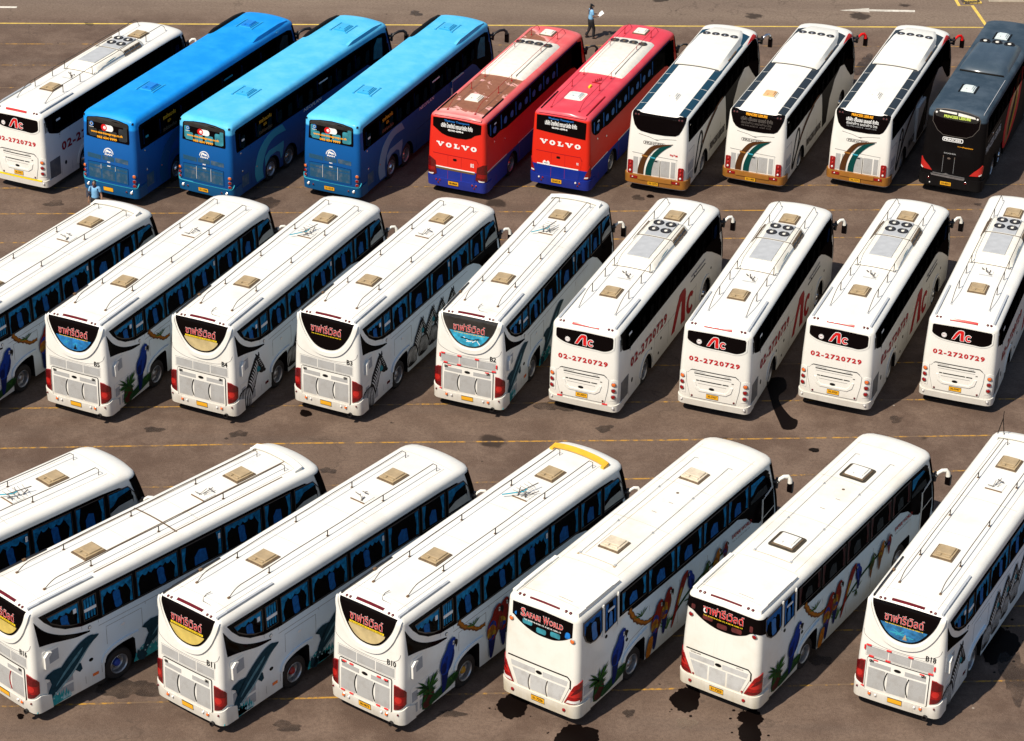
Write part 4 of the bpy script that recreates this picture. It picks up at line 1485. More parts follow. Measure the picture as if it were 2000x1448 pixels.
    for y, kd in ((3.05, 'rear'), (9.15, 'front')):
        c.wheel(y, True, 0.5, kd, hub)
        c.wheel(y, False, 0.5, kd, hub)
    return c


SH_B = Shell(11.7, 3.62, rake=0.06, rc=0.2, bulge=0.02)


def swoop_coach(lang='en', plate='', tint='seat_teal', hatches=('hatch_cream', 'tan_dark'), wraps=False):
    """white tour coach with stepped side windows and parrots along the side"""
    c = Coach('tour_coach', SH_B, 'B')
    sh = SH_B
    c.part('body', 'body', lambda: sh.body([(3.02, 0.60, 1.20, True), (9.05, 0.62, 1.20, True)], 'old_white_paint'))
    windscreen(c)
    left_side(c, 2.42, 3.30, sh.L)
    ww = 1.42 if wraps else 1.0
    rw = spline([(ww, 2.95), (0.95, 2.92), (0.74, 2.78), (0.45, 2.665), (0.15, 2.635), (-0.15, 2.645), (-0.48, 2.73), (-0.75, 2.86), (-0.92, 2.98)], 4)
    if wraps:
        rw = [(1.42, 2.86)] + rw[3:] + [(-1.0, 3.02), (-1.42, 3.05)]
        poly = rw + [(-1.42, 3.40), (-1.0, 3.42), (0, 3.45), (1.0, 3.42), (1.42, 3.40)]
    else:
        poly = [(1.0, 2.94)] + rw[3:] + [(-0.97, 3.0), (-0.97, 3.40), (0, 3.44), (1.0, 3.40)]
    w = c.patch('rear_window', 'black_glass', 'rear', [poly], 0.012)
    seats = [rrect(a, a + 0.32, 2.70 + 0.12 * abs(a + 0.14) * 0.9, 2.86 + 0.1 * abs(a + 0.14), 0.05) for a in (-0.62, -0.16, 0.30)]
    seats[0] = [(x, z + 0.08) for x, z in seats[0]]
    c.each('seat_back', tint, 'rear', seats, 0.016, w)
    if lang == 'en':
        for wd, u0, u1, z0_, z1_ in (('S', -0.68, -0.54, 3.05, 3.31), ('AFARI', -0.53, -0.04, 3.07, 3.235), ('W', 0.05, 0.24, 3.05, 3.29), ('ORLD', 0.25, 0.70, 3.07, 3.235)):
            c.words('lettering', wd, 'rear', 'ink_bright_red', u0, u1, z0_, z1_, 0.02, w, fat=0.012, outline='ink_white', ofat=0.025)
        c.words('small_lettering', 'Tel. 0-2914-4100-19, 0-2518-1000-19', 'rear', 'ink_white', -0.58, 0.64, 2.945, 3.0, 0.02, w, fat=0.02)
        c.patch('curtain_piece', 'curtain_dark_blue', 'rear', [closed([(0.78, 2.88), (0.92, 2.9), (0.92, 3.05), (0.8, 3.05)], 3), closed([(-0.9, 3.05), (-0.84, 3.0), (-0.84, 3.12)], 3)], 0.016, w)
    else:
        c.words('lettering', 'ซาฟารีเวิลด์', 'rear', 'ink_bright_red', -0.62, 0.66, 3.06, 3.36, 0.02, w, fat=0.012, outline='ink_white', ofat=0.012)
        c.words('small_lettering', 'Tel. 0-2914-4100-19, 0-2518-1000-19', 'rear', 'ink_yellow', -0.60, 0.64, 2.95, 3.0, 0.02, w, fat=0.02)
        c.each('seat_back', 'seat_red', 'rear', [rrect(-1.0, -0.88, 3.05, 3.2, 0.03), rrect(0.85, 0.95, 2.95, 3.15, 0.03)], 0.016, w)
    for u in (-0.82, -0.68, 0.70, 0.84):
        c.lamp('marker_light', 'lens_dark_red', u, 3.605, 0.038, depth=0.02, ring='dark_line')
    c.patch('brake_light', 'lens_dark_red', 'rear', [rect(-0.48, 0.50, 3.585, 3.612)], 0.012)
    for u in (-0.99, 1.02):
        c.lamp('side_repeater', 'lens_orange' if lang == 'en' else 'lens_red', u, 2.84, 0.062, depth=0.04)
    e = c.patch('engine_cover', 'old_white_paint', 'rear', [[(-1.04, 1.64), (0.92, 1.64), (1.0, 1.56), (1.0, 1.35), (0.76, 0.74), (-0.76, 0.74), (-1.02, 1.40)]], 0.02)
    c.seams('rear', [[(-1.06, 1.655), (0.92, 1.655), (1.02, 1.56), (1.02, 1.30)]], 0.014, 'ink_black', 'cover_gap', 0.022, e)
    for q in ([(-0.96, 1.53), (-0.14, 1.53), (-0.14, 1.36), (-0.92, 1.36)], [(0.12, 1.53), (0.94, 1.53), (0.90, 1.36), (0.12, 1.36)], [(-0.90, 1.30), (-0.34, 1.30), (-0.34, 0.80), (-0.70, 0.80)], rect(-0.28, 0.24, 0.80, 1.30), [(0.30, 1.30), (0.88, 1.30), (0.70, 0.80), (0.30, 0.80)]):
        c.patch('grille', 'grille_pale', 'rear', [q], 0.025, e)
    c.patch('badge', 'ink_black', 'rear', [circle(-0.01, 1.45, 0.105, 14, 0.055)], 0.028, e)
    if lang == 'en':
        for u in (-0.31, 0.27):
            c.patch('cover_handle', 'ink_dim', 'rear', [band(spline([(u + 0.015, 1.29), (u - 0.03, 1.1), (u - 0.03, 0.95), (u + 0.015, 0.78)], 4), 0.011)], 0.04, e)
    else:
        c.words('maker_name', 'VOLVO', 'rear', 'ink_dim', -0.92, -0.58, 1.565, 1.61, 0.024, e, fat=0.04)
        c.words('model_name', 'B7RLE', 'rear', 'ink_grey', 0.56, 0.78, 1.57, 1.61, 0.024, e, fat=0.02)
        for u in (-0.78, 0.78):
            c.lamp('reflector', 'lens_red', u, 0.84, 0.03, depth=0.04, ring='lens_dark_red', parent=e)
    for sg in (1, -1):
        tl = [(1.40, 1.56), (1.28, 1.52), (1.12, 1.42), (0.84, 0.80), (1.0, 0.80), (1.40, 0.90)]
        f = (lambda q: q) if sg > 0 else mirror_u
        t = c.patch('tail_light', 'lens_red', 'rear', [f(tl)], 0.025)
        c.patch('lens', 'lens_bright', 'rear', [f(clip_poly(rect(0.9, 1.38, 1.05, 1.25), tl[::-1]))], 0.030, t)
        c.patch('lens', 'lens_dark_red', 'rear', [f([(1.05, 1.10), (1.16, 1.30), (1.36, 1.42), (1.36, 1.30)])], 0.033, t)
        c.patch('lens', 'lens_clear' if lang == 'en' else 'lens_dark_red', 'rear', [f([(0.90, 0.83), (1.30, 0.88), (1.30, 0.95), (0.96, 0.92)])], 0.031, t)
    b = c.patch('bumper', 'old_white_paint', 'rear', [[(-1.78, 0.36), (1.78, 0.36), (1.78, 0.78), (1.30, 0.80), (0.84, 0.745), (-0.84, 0.745), (-1.30, 0.80), (-1.78, 0.78)]], 0.05)
    for sg in (1, -1):
        c.lamp('reflector', 'lens_red', sg * 0.86, 0.57, 0.055, depth=0.065, ring='lens_dark_red', parent=b)
    c.plate(plate, -0.22, 0.22, 0.50, 0.67, 0.062)
    # side
    c.patch('window_band', 'black_glass', 'side', [[(2.14, 3.36), (2.14, 2.56), (2.55, 2.56), (2.75, 2.46), (3.05, 2.44), (5.7, 2.40), (8.1, 2.40), (8.75, 2.42), (9.3, 2.2), (9.7, 1.85), (10.1, 1.65), (10.5, 1.7), (11.0, 1.5), (11.2, 2.4), (10.9, 3.0), (10.4, 3.34), (9.0, 3.38)]], 0.005)
    p1 = [(0.30, 3.34), (0.30, 2.98), (0.42, 2.72), (0.62, 2.56), (0.90, 2.52), (1.12, 2.56), (1.22, 2.66), (1.22, 3.36)]
    p2 = [(1.38, 3.36), (1.38, 2.48), (1.98, 2.56), (1.98, 3.36)]
    for p, kd in ((p1, 'rear'), (p2, 'sparse')):
        c.patch('window_gasket', 'black_glass', 'side', [p], 0.006)
        o = c.patch('window', 'window_glass', 'side', [p], 0.024)
        c.patch('window_frame', 'black_plastic', 'side', [band(p + [p[0]], 0.018)], 0.027, o)
        xs = [q[0] for q in p]
        zs = [q[1] for q in p]
        c.curtain('side', min(xs), max(xs), min(zs), max(zs), kd, o, 2, 'curtain_dark_blue', 'seat_blue', p)
    c.each('sticker', 'ink_white', 'side', [rect(1.52, 1.86, 3.06, 3.12)], 0.03)
    c.each('window_pillar', 'white_plastic', 'side', [band([(1.30, 3.40), (1.30, 2.52), (1.26, 2.42)], 0.035), band(spline([(2.06, 2.42), (2.06, 2.9), (2.06, 3.3), (2.10, 3.42)], 3), 0.035)], 0.03)
    ys = [(2.26, 3.55), (3.68, 5.10), (5.22, 6.62), (6.74, 8.06), (8.18, 9.36)]
    for i, (a, b_) in enumerate(ys):
        p = rect(a, b_, 2.54 if i else 2.64, 3.28)
        o = c.patch('window', 'window_glass', 'side', [p], 0.024)
        c.patch('window_frame', 'black_plastic', 'side', [band(p + [p[0]], 0.014)], 0.027, o)
        c.curtain('side', a, b_, p[0][1], 3.28, 'sparse', o, i, 'curtain_blue' if lang == 'en' else 'seat_red', 'curtain_dark_blue' if lang == 'en' else 'seat_dark', p)
    p = [(9.50, 2.5), (10.7, 2.5), (10.62, 2.95), (10.2, 3.24), (9.50, 3.28)]
    o = c.patch('window', 'window_glass', 'side', [p], 0.024)
    c.curtain('side', 9.5, 10.7, 2.5, 3.26, 'driver', o, 4, 'curtain_blue', 'seat_dark', p)
    d = c.patch('driver_door', 'black_glass', 'side', [[(10.26, 2.42), (10.26, 1.0), (10.95, 1.0), (11.02, 1.6), (10.9, 2.5)]], 0.028)
    c.patch('door_frame', 'white_plastic', 'side', [band([(10.26, 1.0), (10.26, 2.38), (10.86, 2.56)], 0.022), band([(10.26, 1.72), (10.96, 1.86)], 0.016)], 0.034, d)
    c.seams('side', [[(1.36, 2.46), (1.36, 0.6)], [(2.02, 2.44), (2.02, 1.2)], [(2.5, 1.32), (2.75, 1.48), (3.6, 1.6)], [(3.75, 2.1), (3.75, 0.6)], [(5.4, 2.1), (5.4, 0.6)], [(7.0, 2.1), (7.0, 0.6)], [(0.3, 1.30), (1.30, 1.30), (1.30, 0.55), (0.3, 0.55), (0.3, 1.30)]], 0.006, 'soft_line')
    ar = spline([(2.38, 0.95), (2.48, 1.14), (2.75, 1.26), (3.2, 1.36), (3.62, 1.42)], 4)
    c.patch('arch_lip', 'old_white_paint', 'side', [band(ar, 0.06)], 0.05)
    g = c.patch('side_grille', 'grille_pale', 'side', [rect(0.36, 1.24, 0.96, 1.26), rect(0.36, 1.24, 0.52, 0.86)], 0.008)
    for (yy, zz) in ((1.45, 2.32), (2.55, 1.62), (2.55, 1.88)):
        c.each('side_badge', 'ink_black', 'side', [circle(yy, zz, 0.06, 12, 0.055)], 0.012)
    lay = bromeliad(1.12, 1.10) + [('mural_dark_leaf', [closed([(1.3, 0.42), (2.4, 0.6), (2.5, 0.85), (2.1, 0.9), (1.7, 0.75), (1.3, 0.65)], 3)])] + leaves(2.3, 0.7, 8, 0.28, 3) + macaw(1.92, 0.55, 1.58, 0.13)
    c.layers('parrot_painting', 'side', lay, 0.018)
    br = branch([(2.66, 2.52), (2.9, 2.15), (3.2, 1.86), (3.6, 1.62), (4.0, 1.60)], 0.085)
    lay = br + leaves(3.3, 2.0, 6, 0.3, 2) + leaves(4.75, 0.8, 11, 0.55, 4, ('mural_green', 'mural_leaf')) + macaw(4.55, 0.75, 1.40, 0.04, 'mural_red', 'mural_orange', 'mural_navy', 'mural_yellow', 'mural_blue') + macaw(4.02, 0.5, 1.52, 0.02, 'mural_red', 'mural_blue', 'mural_navy', 'mural_orange', 'mural_yellow') + [('mural_orange', [closed([(3.6, 0.42), (3.85, 0.45), (3.95, 0.95), (3.75, 1.0), (3.62, 0.7)], 3)])]
    c.layers('parrot_painting', 'side', lay, 0.018)
    lay = [('mural_dark_leaf', [band(spline([(5.0, 0.95), (5.7, 1.30), (6.5, 1.55), (7.4, 1.66), (8.2, 1.78)], 4), 0.035)])] + leaves(6.0, 1.15, 9, 0.3, 6, ('mural_green', 'mural_dark_leaf'), (0, 360)) + [('mural_red', [closed([(5.02, 0.75), (5.12, 0.75), (5.5, 1.5), (5.86, 2.12), (5.74, 2.2), (5.5, 2.05), (5.3, 1.6)], 4)]), ('mural_yellow', [closed([(5.3, 1.3), (5.42, 1.4), (5.56, 1.75), (5.44, 1.72)], 3)])] + macaw(6.12, 1.15, 0.98, 0.0, 'mural_blue', 'mural_blue', 'mural_navy', flip=-1) + macaw(6.86, 1.1, 0.82, 0.0, 'mural_green', 'mural_dark_leaf', 'mural_bark') + macaw(7.42, 1.1, 0.95, 0.05, 'mural_orange', 'mural_bark', 'mural_bark', 'mural_yellow') + macaw(7.95, 1.35, 0.72, -0.15, 'mural_red', 'mural_navy', 'mural_red', 'mural_blue')
    c.layers('parrot_painting', 'side', lay, 0.018)
    c.words('side_lettering', 'SAFARI WORLD', 'side', 'ink_crimson', 8.42, 9.62, 1.92, 2.06, 0.014, fat=0.03)
    c.words('side_small_lettering', 'Tel. 0-2914-4100-19', 'side', 'ink_dim', 8.46, 9.5, 1.78, 1.83, 0.014)
    # roof
    c.hatch(0.0, 3.72, hatches[0], hatches[1], 0.66, 0.66, 0.08)
    c.hatch(-0.08, 8.3, hatches[0], hatches[1], 0.66, 0.66, 0.08)
    if wraps:
        for x, y in ((0.0, 3.72), (-0.08, 8.3)):
            c.patch('hatch_seal', 'seal_dark', 'roof', [rrect(x - 0.435, x + 0.435, y - 0.44, y + 0.43, 0.1)], 0.014)
    for x in (-0.58, 0.58):
        c.aerial(x, x - 0.08, 2.85, 9.3, (4.9, 7.2), 0.02, 0.3, 0.006, 'soft_line', foot='steel_grey', ph=0.07)
    c.gutter(1.02, 0.2, 2.3, 'white_plastic', 0.14, 0.09)
    c.gutter(-1.02, 0.2, 2.3, 'white_plastic', 0.12, 0.08)
    st = [rect(-0.62, 0.62, 2.80, 2.815)]
    if not wraps:
        st += [rect(-0.45, -0.44, 2.9, 8.3), rect(-0.64, -0.57, 2.74, 2.84), rect(0.56, 0.63, 2.74, 2.84)]
    c.patch('roof_seam', 'tan_plastic', 'roof', st, 0.006)
    for ln in [[(-1.0, y_), (1.0, y_)] for y_ in (0.5, 2.45, 5.2, 7.7, 10.0)] + [[(-0.9, 0.3), (-0.9, 10.2)], [(0.9, 2.5), (0.9, 10.2)]]:
        c.seams('roof', [ln], 0.006, 'roof_joint', 'roof_joint', 0.004)
    c.patch('roof_marks', 'tan_dark', 'roof', [rect(-0.1, 0.06, 5.9, 5.915), rect(0.05, 0.2, 6.6, 6.615), circle(0.0, 7.2, 0.05, 8), rect(0.15, 0.62, 0.62, 0.63)], 0.005)
    c.mirror(True, z=2.76, reach=0.30, fwd=0.34, droop=0.48, r=0.065, back='black_plastic')
    c.mirror(False, z=2.35, reach=0.16, fwd=0.22, droop=0.4, arm='black_plastic')
    for y, kd in ((3.02, 'rear'), (9.05, 'front')):
        c.wheel(y, True, 0.5, kd)
        c.wheel(y, False, 0.5, kd)
    return c


def ac_logo(x0, x1, z0, z1):
    """a swooping A joined to a small c, two strips of polygons"""
    T = lambda pts: [(x0 + a * (x1 - x0), z0 + b * (z1 - z0)) for a, b in pts]
    a = T([(0.0, 0.02), (0.14, 0.02), (0.30, 0.50), (0.38, 0.70), (0.43, 0.70), (0.43, 0.30), (0.44, -0.02), (0.62, -0.04), (0.60, 0.40), (0.60, 0.85), (0.56, 0.98), (0.44, 1.0), (0.32, 0.96), (0.20, 0.70), (0.08, 0.30)])
    cc = []
    for k in range(15):
        t = R(40 + 280 * k / 14)
        cc.append((0.84 + 0.17 * math.cos(t), 0.31 + 0.33 * math.sin(t)))
    for k in range(14, -1, -1):
        t = R(40 + 280 * k / 14)
        cc.append((0.85 + 0.085 * math.cos(t), 0.31 + 0.18 * math.sin(t)))
    return [a, T(cc)]


SH_C = Shell(11.75, 3.43, rake=0.05, rc=0.2, bulge=0.03, tum=0.05)


def logo_coach(plate='', hub='chrome', marks=True, chev=False):
    """white coach with the roof cooling pod and red telephone number"""
    c = Coach('tour_coach', SH_C, 'C')
    sh = SH_C
    c.part('body', 'body', lambda: sh.body([(2.95, 0.58, 1.15, False), (9.35, 0.58, 1.15, False)], 'clean_white_paint'))
    windscreen(c)
    left_side(c, 2.35, 3.2, sh.L)
    fr = spline([(1.02, 2.80), (0.92, 2.70), (0.70, 2.62), (0.4, 2.635), (0.0, 2.645), (-0.4, 2.655), (-0.72, 2.70), (-0.95, 2.80), (-1.02, 2.88)], 4)
    c.patch('window_surround', 'clean_white_paint', 'rear', [[(1.07, 2.78)] + [(x * 1.03, z - 0.05) for x, z in fr[2:-1]] + [(-1.08, 2.84), (-1.08, 3.20), (0, 3.26), (1.07, 3.20)]], 0.014)
    w = c.patch('rear_window', 'black_glass', 'rear', [fr + [(-1.02, 3.14), (-0.98, 3.18), (0, 3.21), (0.98, 3.18), (1.02, 3.12)]], 0.02)
    lg = ac_logo(-0.33, 0.34, 2.72, 3.10)
    def grow(p, d):
        return [(x + d * 1.0 * (1 if x > 0.02 else -1) * 0.0 + 0, z) for x, z in p]
    out = [band(q + [q[0]], 0.016) for q in lg]
    c.layers('logo', 'rear', [('ink_white', out), ('ink_bright_red', lg)], 0.026, w)
    c.layers('round_sticker', 'rear', [('ink_white', [circle(-0.60, 2.83, 0.09, 16)]), ('lens_red', [band(circle(-0.60, 2.83, 0.07, 16) + [(-0.53, 2.83)], 0.004), rect(-0.64, -0.56, 2.82, 2.84)])], 0.026, w)
    c.words('phone_number', '02-2720729', 'rear', 'ink_red', -0.92, 0.86, 2.055, 2.245, 0.012, fat=0.04, space=1.28)
    for u in (-0.92, -0.80, 0.80, 0.92):
        c.lamp('marker_light', 'lens_dark_red', u, 3.405, 0.038, depth=0.02, ring='dark_line')
    c.patch('brake_light', 'lens_bright', 'rear', [rect(-0.48, 0.48, 3.36, 3.405)], 0.035)
    pan = [(-0.98, 1.60), (-0.92, 1.60), (-0.82, 1.72), (0.76, 1.72), (0.92, 1.58), (0.90, 1.2), (0.80, 0.68), (-0.80, 0.68), (-0.94, 1.2)]
    e = c.patch('engine_cover', 'clean_white_paint', 'rear', [pan], 0.012)
    c.seams('rear', [pan + [pan[0]]], 0.006, 'soft_line', 'cover_gap', 0.014, e)
    c.seams('rear', [[(-0.84, 1.70), (-0.78, 1.735), (0.74, 1.735), (0.84, 1.66)]], 0.012, 'dark_line', 'cover_gap', 0.016, e)
    inner = [(-0.72, 1.30), (-0.66, 1.08), (-0.50, 0.96), (0.45, 0.96), (0.62, 1.08), (0.68, 1.30), (0.60, 1.30), (0.52, 1.12), (0.42, 1.03), (-0.46, 1.03), (-0.58, 1.12), (-0.64, 1.30)]
    c.patch('cover_ridge', 'clean_white_paint', 'rear', [inner], 0.035, e)
    for a, b, z in ((-0.70, 0.60, 1.615), (-0.62, -0.52, 1.36), (-0.50, 0.28, 1.36), (0.31, 0.52, 1.36)):
        c.patch('slot', 'ink_black', 'rear', [rect(a, b, z - 0.018, z + 0.018)], 0.016, e)
    c.seams('rear', [[(-0.68, 1.53), (0.60, 1.53)], [(-0.55, 1.25), (0.45, 1.25)]], 0.006, 'soft_line', 'cover_crease', 0.016, e)
    c.words('maker_name', 'MARCOPOLO', 'rear', 'ink_grey', -0.70, -0.32, 1.655, 1.695, 0.018, e)
    c.words('model_name', 'COMIL', 'rear', 'ink_grey', 0.36, 0.56, 1.655, 1.69, 0.018, e)
    c.words('engine_mark', '380', 'rear', 'ink_dim', 0.62, 0.70, 1.44, 1.48, 0.018, e, fat=0.05)
    c.patch('badge', 'ink_black', 'rear', [circle(-0.06, 1.11, 0.10, 14, 0.05)], 0.018, e)
    for sg in (1, -1):
        pl = c.patch('lamp_panel', 'clean_white_paint', 'rear', [[(sg * 0.98, 0.80), (sg * 1.24, 0.84), (sg * 1.26, 1.56), (sg * 1.10, 1.62), (sg * 0.98, 1.56)]], 0.012)
        for z, mt in ((1.44, 'lens_orange'), (1.21, 'lens_red'), (0.97, 'lens_red')):
            c.lamp('tail_light', mt, sg * 1.10, z, 0.068, depth=0.045, parent=pl)
        c.lamp('reflector', 'lens_dark_red', sg * 0.74, 0.74, 0.032, depth=0.03, ring='lens_dark_red')
    b = c.patch('bumper', 'clean_white_paint', 'rear', [[(-1.75, 0.36), (1.75, 0.36), (1.75, 0.64), (1.30, 0.66), (1.0, 0.60), (-1.0, 0.60), (-1.30, 0.66), (-1.75, 0.64)]], 0.03)
    if marks:
        c.patch('red_tape', 'tape_red', 'rear', [rect(-0.90, -0.72, 0.615, 0.65), rect(0.72, 0.90, 0.615, 0.65)], 0.034)
    if chev:
        c.patch('yellow_strip', 'ink_yellow', 'rear', [rect(-1.05, 1.05, 0.60, 0.66)], 0.034)
    for sg in (1, -1):
        c.lamp('fog_light', 'lens_clear', sg * 1.10, 0.53, 0.045, depth=0.05, parent=b)
    c.plate(plate, -0.23, 0.19, 0.74, 0.90, 0.025)
    # side
    c.patch('window_band', 'black_glass', 'side', [[(0.22, 3.26), (0.30, 2.95), (0.45, 2.56), (0.62, 2.48), (1.05, 2.33), (1.6, 2.34), (3.6, 2.35), (8.0, 2.34), (8.9, 2.36), (9.3, 2.28), (9.9, 2.0), (10.6, 1.6), (11.25, 1.2), (11.5, 1.3), (11.3, 2.4), (11.05, 2.95), (10.6, 3.22), (9.8, 3.27)]], 0.005)
    for i, (a, b_) in enumerate(((0.75, 2.1), (2.2, 3.7), (3.8, 5.3), (5.4, 6.9), (7.0, 8.5), (8.6, 9.8))):
        p = rect(a, b_, 2.48, 3.2)
        o = c.patch('window', 'tinted_glass', 'side', [p], 0.02)
        c.curtain('side', a, b_, 2.48, 3.2, 'seats', o, i, 'seat_dark', 'seat_dark', p)
    p = [(9.95, 2.4), (11.0, 2.4), (10.9, 2.9), (10.5, 3.18), (9.95, 3.2)]
    o = c.patch('window', 'tinted_glass', 'side', [p], 0.02)
    c.curtain('side', 9.95, 11.0, 2.4, 3.2, 'seats', o, 8, 'curtain_dark_blue', 'curtain_dark_blue', rect(9.95, 11.0, 2.4, 3.2))
    c.each('sticker', 'ink_white', 'side', [rect(1.0, 1.28, 2.86, 2.94)], 0.024)
    c.patch('air_slits', 'ink_black', 'side', [[(a, 2.62), (a + 0.025, 2.62), (a + 0.025, 3.06), (a - 0.02, 3.06)] for a in (0.23, 0.30, 0.37)], 0.008)
    c.words('phone_number', '02-2720729', 'side', 'ink_crimson', 1.22, 4.95, 1.50, 1.88, 0.012, fat=0.04, space=1.2)
    c.layers('logo', 'side', [('ink_crimson', ac_logo(5.55, 7.95, 0.62, 1.95))], 0.012)
    c.words('side_lettering', 'www.acgrouptour.com', 'side', 'mural_navy', 7.55, 9.1, 1.98, 2.12, 0.012, fat=0.02)
    c.patch('side_stripe', 'ink_dim', 'side', [rect(7.5, 9.15, 1.86, 1.90)], 0.012)
    c.each('side_badge', 'ink_black', 'side', [circle(4.4, 1.12, 0.06, 10), circle(1.45, 0.95, 0.07, 10, 0.09), circle(3.4, 1.2, 0.05, 10), circle(4.2, 0.62, 0.05, 10), circle(9.9, 1.35, 0.05, 10), circle(7.9, 1.95, 0.04, 8)], 0.01)
    c.lamp('fuel_cap', 'white_plastic', 1.18, 2.28, 0.045, 'side', 0.02, 'ink_black')
    c.patch('side_grille', 'grille_dark', 'side', [rect(0.34, 1.06, 0.62, 1.38)], 0.01)
    c.seams('side', [[(1.16, 2.2), (1.16, 0.5)], [(1.9, 2.3), (1.9, 0.5)], [(3.7, 1.5), (3.7, 0.5)], [(5.2, 1.5), (5.2, 0.5)], [(6.7, 1.5), (6.7, 0.5)], [(8.2, 1.5), (8.2, 0.5)], [(3.7, 1.4), (8.2, 1.4)]], 0.005, 'soft_line')
    for yc in (2.95, 9.35):
        ar = [(yc + 0.66 * math.cos(R(a)), 0.52 + 0.72 * math.sin(R(a))) for a in range(5, 176, 10)]
        c.patch('arch_lip', 'clean_white_paint', 'side', [band(ar, 0.055)], 0.035)
    # roof
    c.hatch(-0.02, 2.62)
    c.hatch(-0.03, 9.25)
    for x in (-0.66, 0.66):
        c.aerial(x, x, 1.15, 10.25, (2.45, 3.7, 4.6, 8.75), 0.34, 1.1, 0.012, hook=True, foot='steel_grey')
    c.gutter(1.0, 0.25, 2.6)
    c.gutter(-1.0, 0.25, 2.6)

    def pod():
        bm = bmesh.new()
        rows = []
        n = 12
        for (y, hx, h) in ((4.66, 0.70, 0.02), (4.70, 0.80, 0.08), (4.95, 0.80, 0.17), (5.3, 0.80, 0.22), (7.0, 0.80, 0.22), (8.2, 0.78, 0.20), (8.42, 0.76, 0.16), (8.5, 0.70, 0.02)):
            row = []
            for k in range(n + 1):
                t = k / n * 2 - 1
                x = hx * math.copysign(min(1, abs(t) * 1.0), t)
                e_ = 1 - max(0, (abs(t) - 0.72) / 0.28) ** 2.2
                z = sh.roof(x, y)[2] + h * e_ - 0.01
                row.append(bm.verts.new((x, y, z)))
            rows.append(row)
        for a, b2 in zip(rows, rows[1:]):
            for k in range(n):
                bm.faces.new((a[k], a[k + 1], b2[k + 1], b2[k]))
        for row in (rows[0], rows[-1]):
            bot = [bm.verts.new((v.co.x, v.co.y, v.co.z - 0.06)) for v in row]
            for k in range(n):
                bm.faces.new((row[k], row[k + 1], bot[k + 1], bot[k]))
        bmesh.ops.recalc_face_normals(bm, faces=bm.faces)
        return mesh_of(bm, ['cream_plastic'], True, 50)
    P = c.part('cooling_pod', 'pod', pod)
    zt = sh.H + sh.crown + 0.215

    def panel():
        bm = bmesh.new()
        bm_box(bm, -0.42, 0.38, 5.22, 6.86, zt - 0.03, zt + 0.012, 0, 0.004)
        bm_box(bm, -0.42, 0.42, 7.0, 8.34, zt - 0.04, zt + 0.012, 0, 0.004)
        return mesh_of(bm, ['steel_grey'])
    link('pod_panel', c.keep('panel', panel), P)

    def gap(kind):
        bm = bmesh.new()
        if kind == 0:
            pts = []
            for k in range(17):
                t = k / 8 - 1
                e_ = 1 - max(0, (abs(t) - 0.72) / 0.28) ** 2.2
                pts.append((0.80 * t, 6.93, sh.roof(0.80 * t, 6.9)[2] + 0.22 * e_ - 0.004))
        else:
            pts = [(-0.76 + 1.52 * k / 15, 4.655, sh.roof(-0.76 + 1.52 * k / 15, 4.6)[2] + 0.004) for k in range(16)]
        bm_tube(bm, pts, 0.014, 6)
        return mesh_of(bm, ['wire_dark'])
    for q in range(2):
        link('pod_gap', c.keep(('gap', q), lambda: gap(q)), P)

    def louvre(sg, k, j):
        bm = bmesh.new()
        y0 = 6.98 + j * 0.42
        z0 = zt - 0.06 - 0.10 * k
        x0 = 0.66 + 0.07 * k
        vs = [(x0, y0, z0), (x0 + 0.055, y0, z0 - 0.075), (x0 + 0.055, y0 + 0.37, z0 - 0.075), (x0, y0 + 0.37, z0)]
        up = [bm.verts.new((sg * (a + 0.012), b2, cc + 0.02)) for a, b2, cc in vs]
        dn = [bm.verts.new((sg * (a - 0.05), b2, cc - 0.02)) for a, b2, cc in vs]
        bm.faces.new(up)
        bm.faces.new(dn[::-1])
        for q in range(4):
            bm.faces.new((up[q], up[(q + 1) % 4], dn[(q + 1) % 4], dn[q]))
        bmesh.ops.recalc_face_normals(bm, faces=bm.faces)
        return mesh_of(bm, ['tan_dark'])
    for sg in (1, -1):
        for k in range(2):
            for j in range(3):
                link('pod_louvre', c.keep(('louvre', sg, k, j), lambda: louvre(sg, k, j)), P)

    def fan():
        bm = bmesh.new()
        bm_lathe(bm, [(0.20, -0.02), (0.20, 0.025), (0.165, 0.03), (0.15, 0.012), (0.06, 0.012), (0.055, 0.03), (0, 0.034)], (0, 0, 1), (0, 0, 0), 22, [0, 0, 0, 1, 2, 2])
        return mesh_of(bm, ['black_plastic', 'rim_dark', 'cream_plastic'], True, 40)
    for x, y in ((-0.24, 8.05), (0.22, 8.05), (-0.24, 7.5), (0.22, 7.5)):
        f = link('fan', c.keep('fan', fan), P)
        f.location = (x, y, zt + 0.008)
    def podmark():
        bm = bmesh.new()
        pts = closed([(5.5, -0.085), (5.75, -0.05), (6.1, -0.04), (6.3, -0.06), (6.0, -0.085), (5.75, -0.09)], 3)
        vs = [bm.verts.new((0.735 - (b2 + 0.06) * 0.35, a, zt + b2 + 0.006)) for a, b2 in pts]
        bm.faces.new(vs)
        return mesh_of(bm, ['ink_cyan'])
    link('pod_emblem', c.keep('podmark', podmark), P)

    def tray():
        bm = bmesh.new()
        z = sh.H + sh.crown
        rnd = random.Random(2)
        bm_box(bm, -0.20, 0.22, 3.75, 4.15, z - 0.03, z + 0.015, 0, 0.006)
        bm_box(bm, -0.22, 0.24, 3.72, 3.75, z - 0.03, z + 0.03, 1)
        for k in range(6):
            a = Vector((rnd.uniform(-0.12, 0.12), 3.85 + 0.06 * k, z + 0.02))
            bm_tube(bm, [a, a + Vector((rnd.uniform(-0.1, 0.1), rnd.uniform(-0.05, 0.12), rnd.uniform(0.02, 0.12)))], 0.02, 6, 2)
        return mesh_of(bm, ['white_plastic', 'steel_grey', 'ink_dim'])
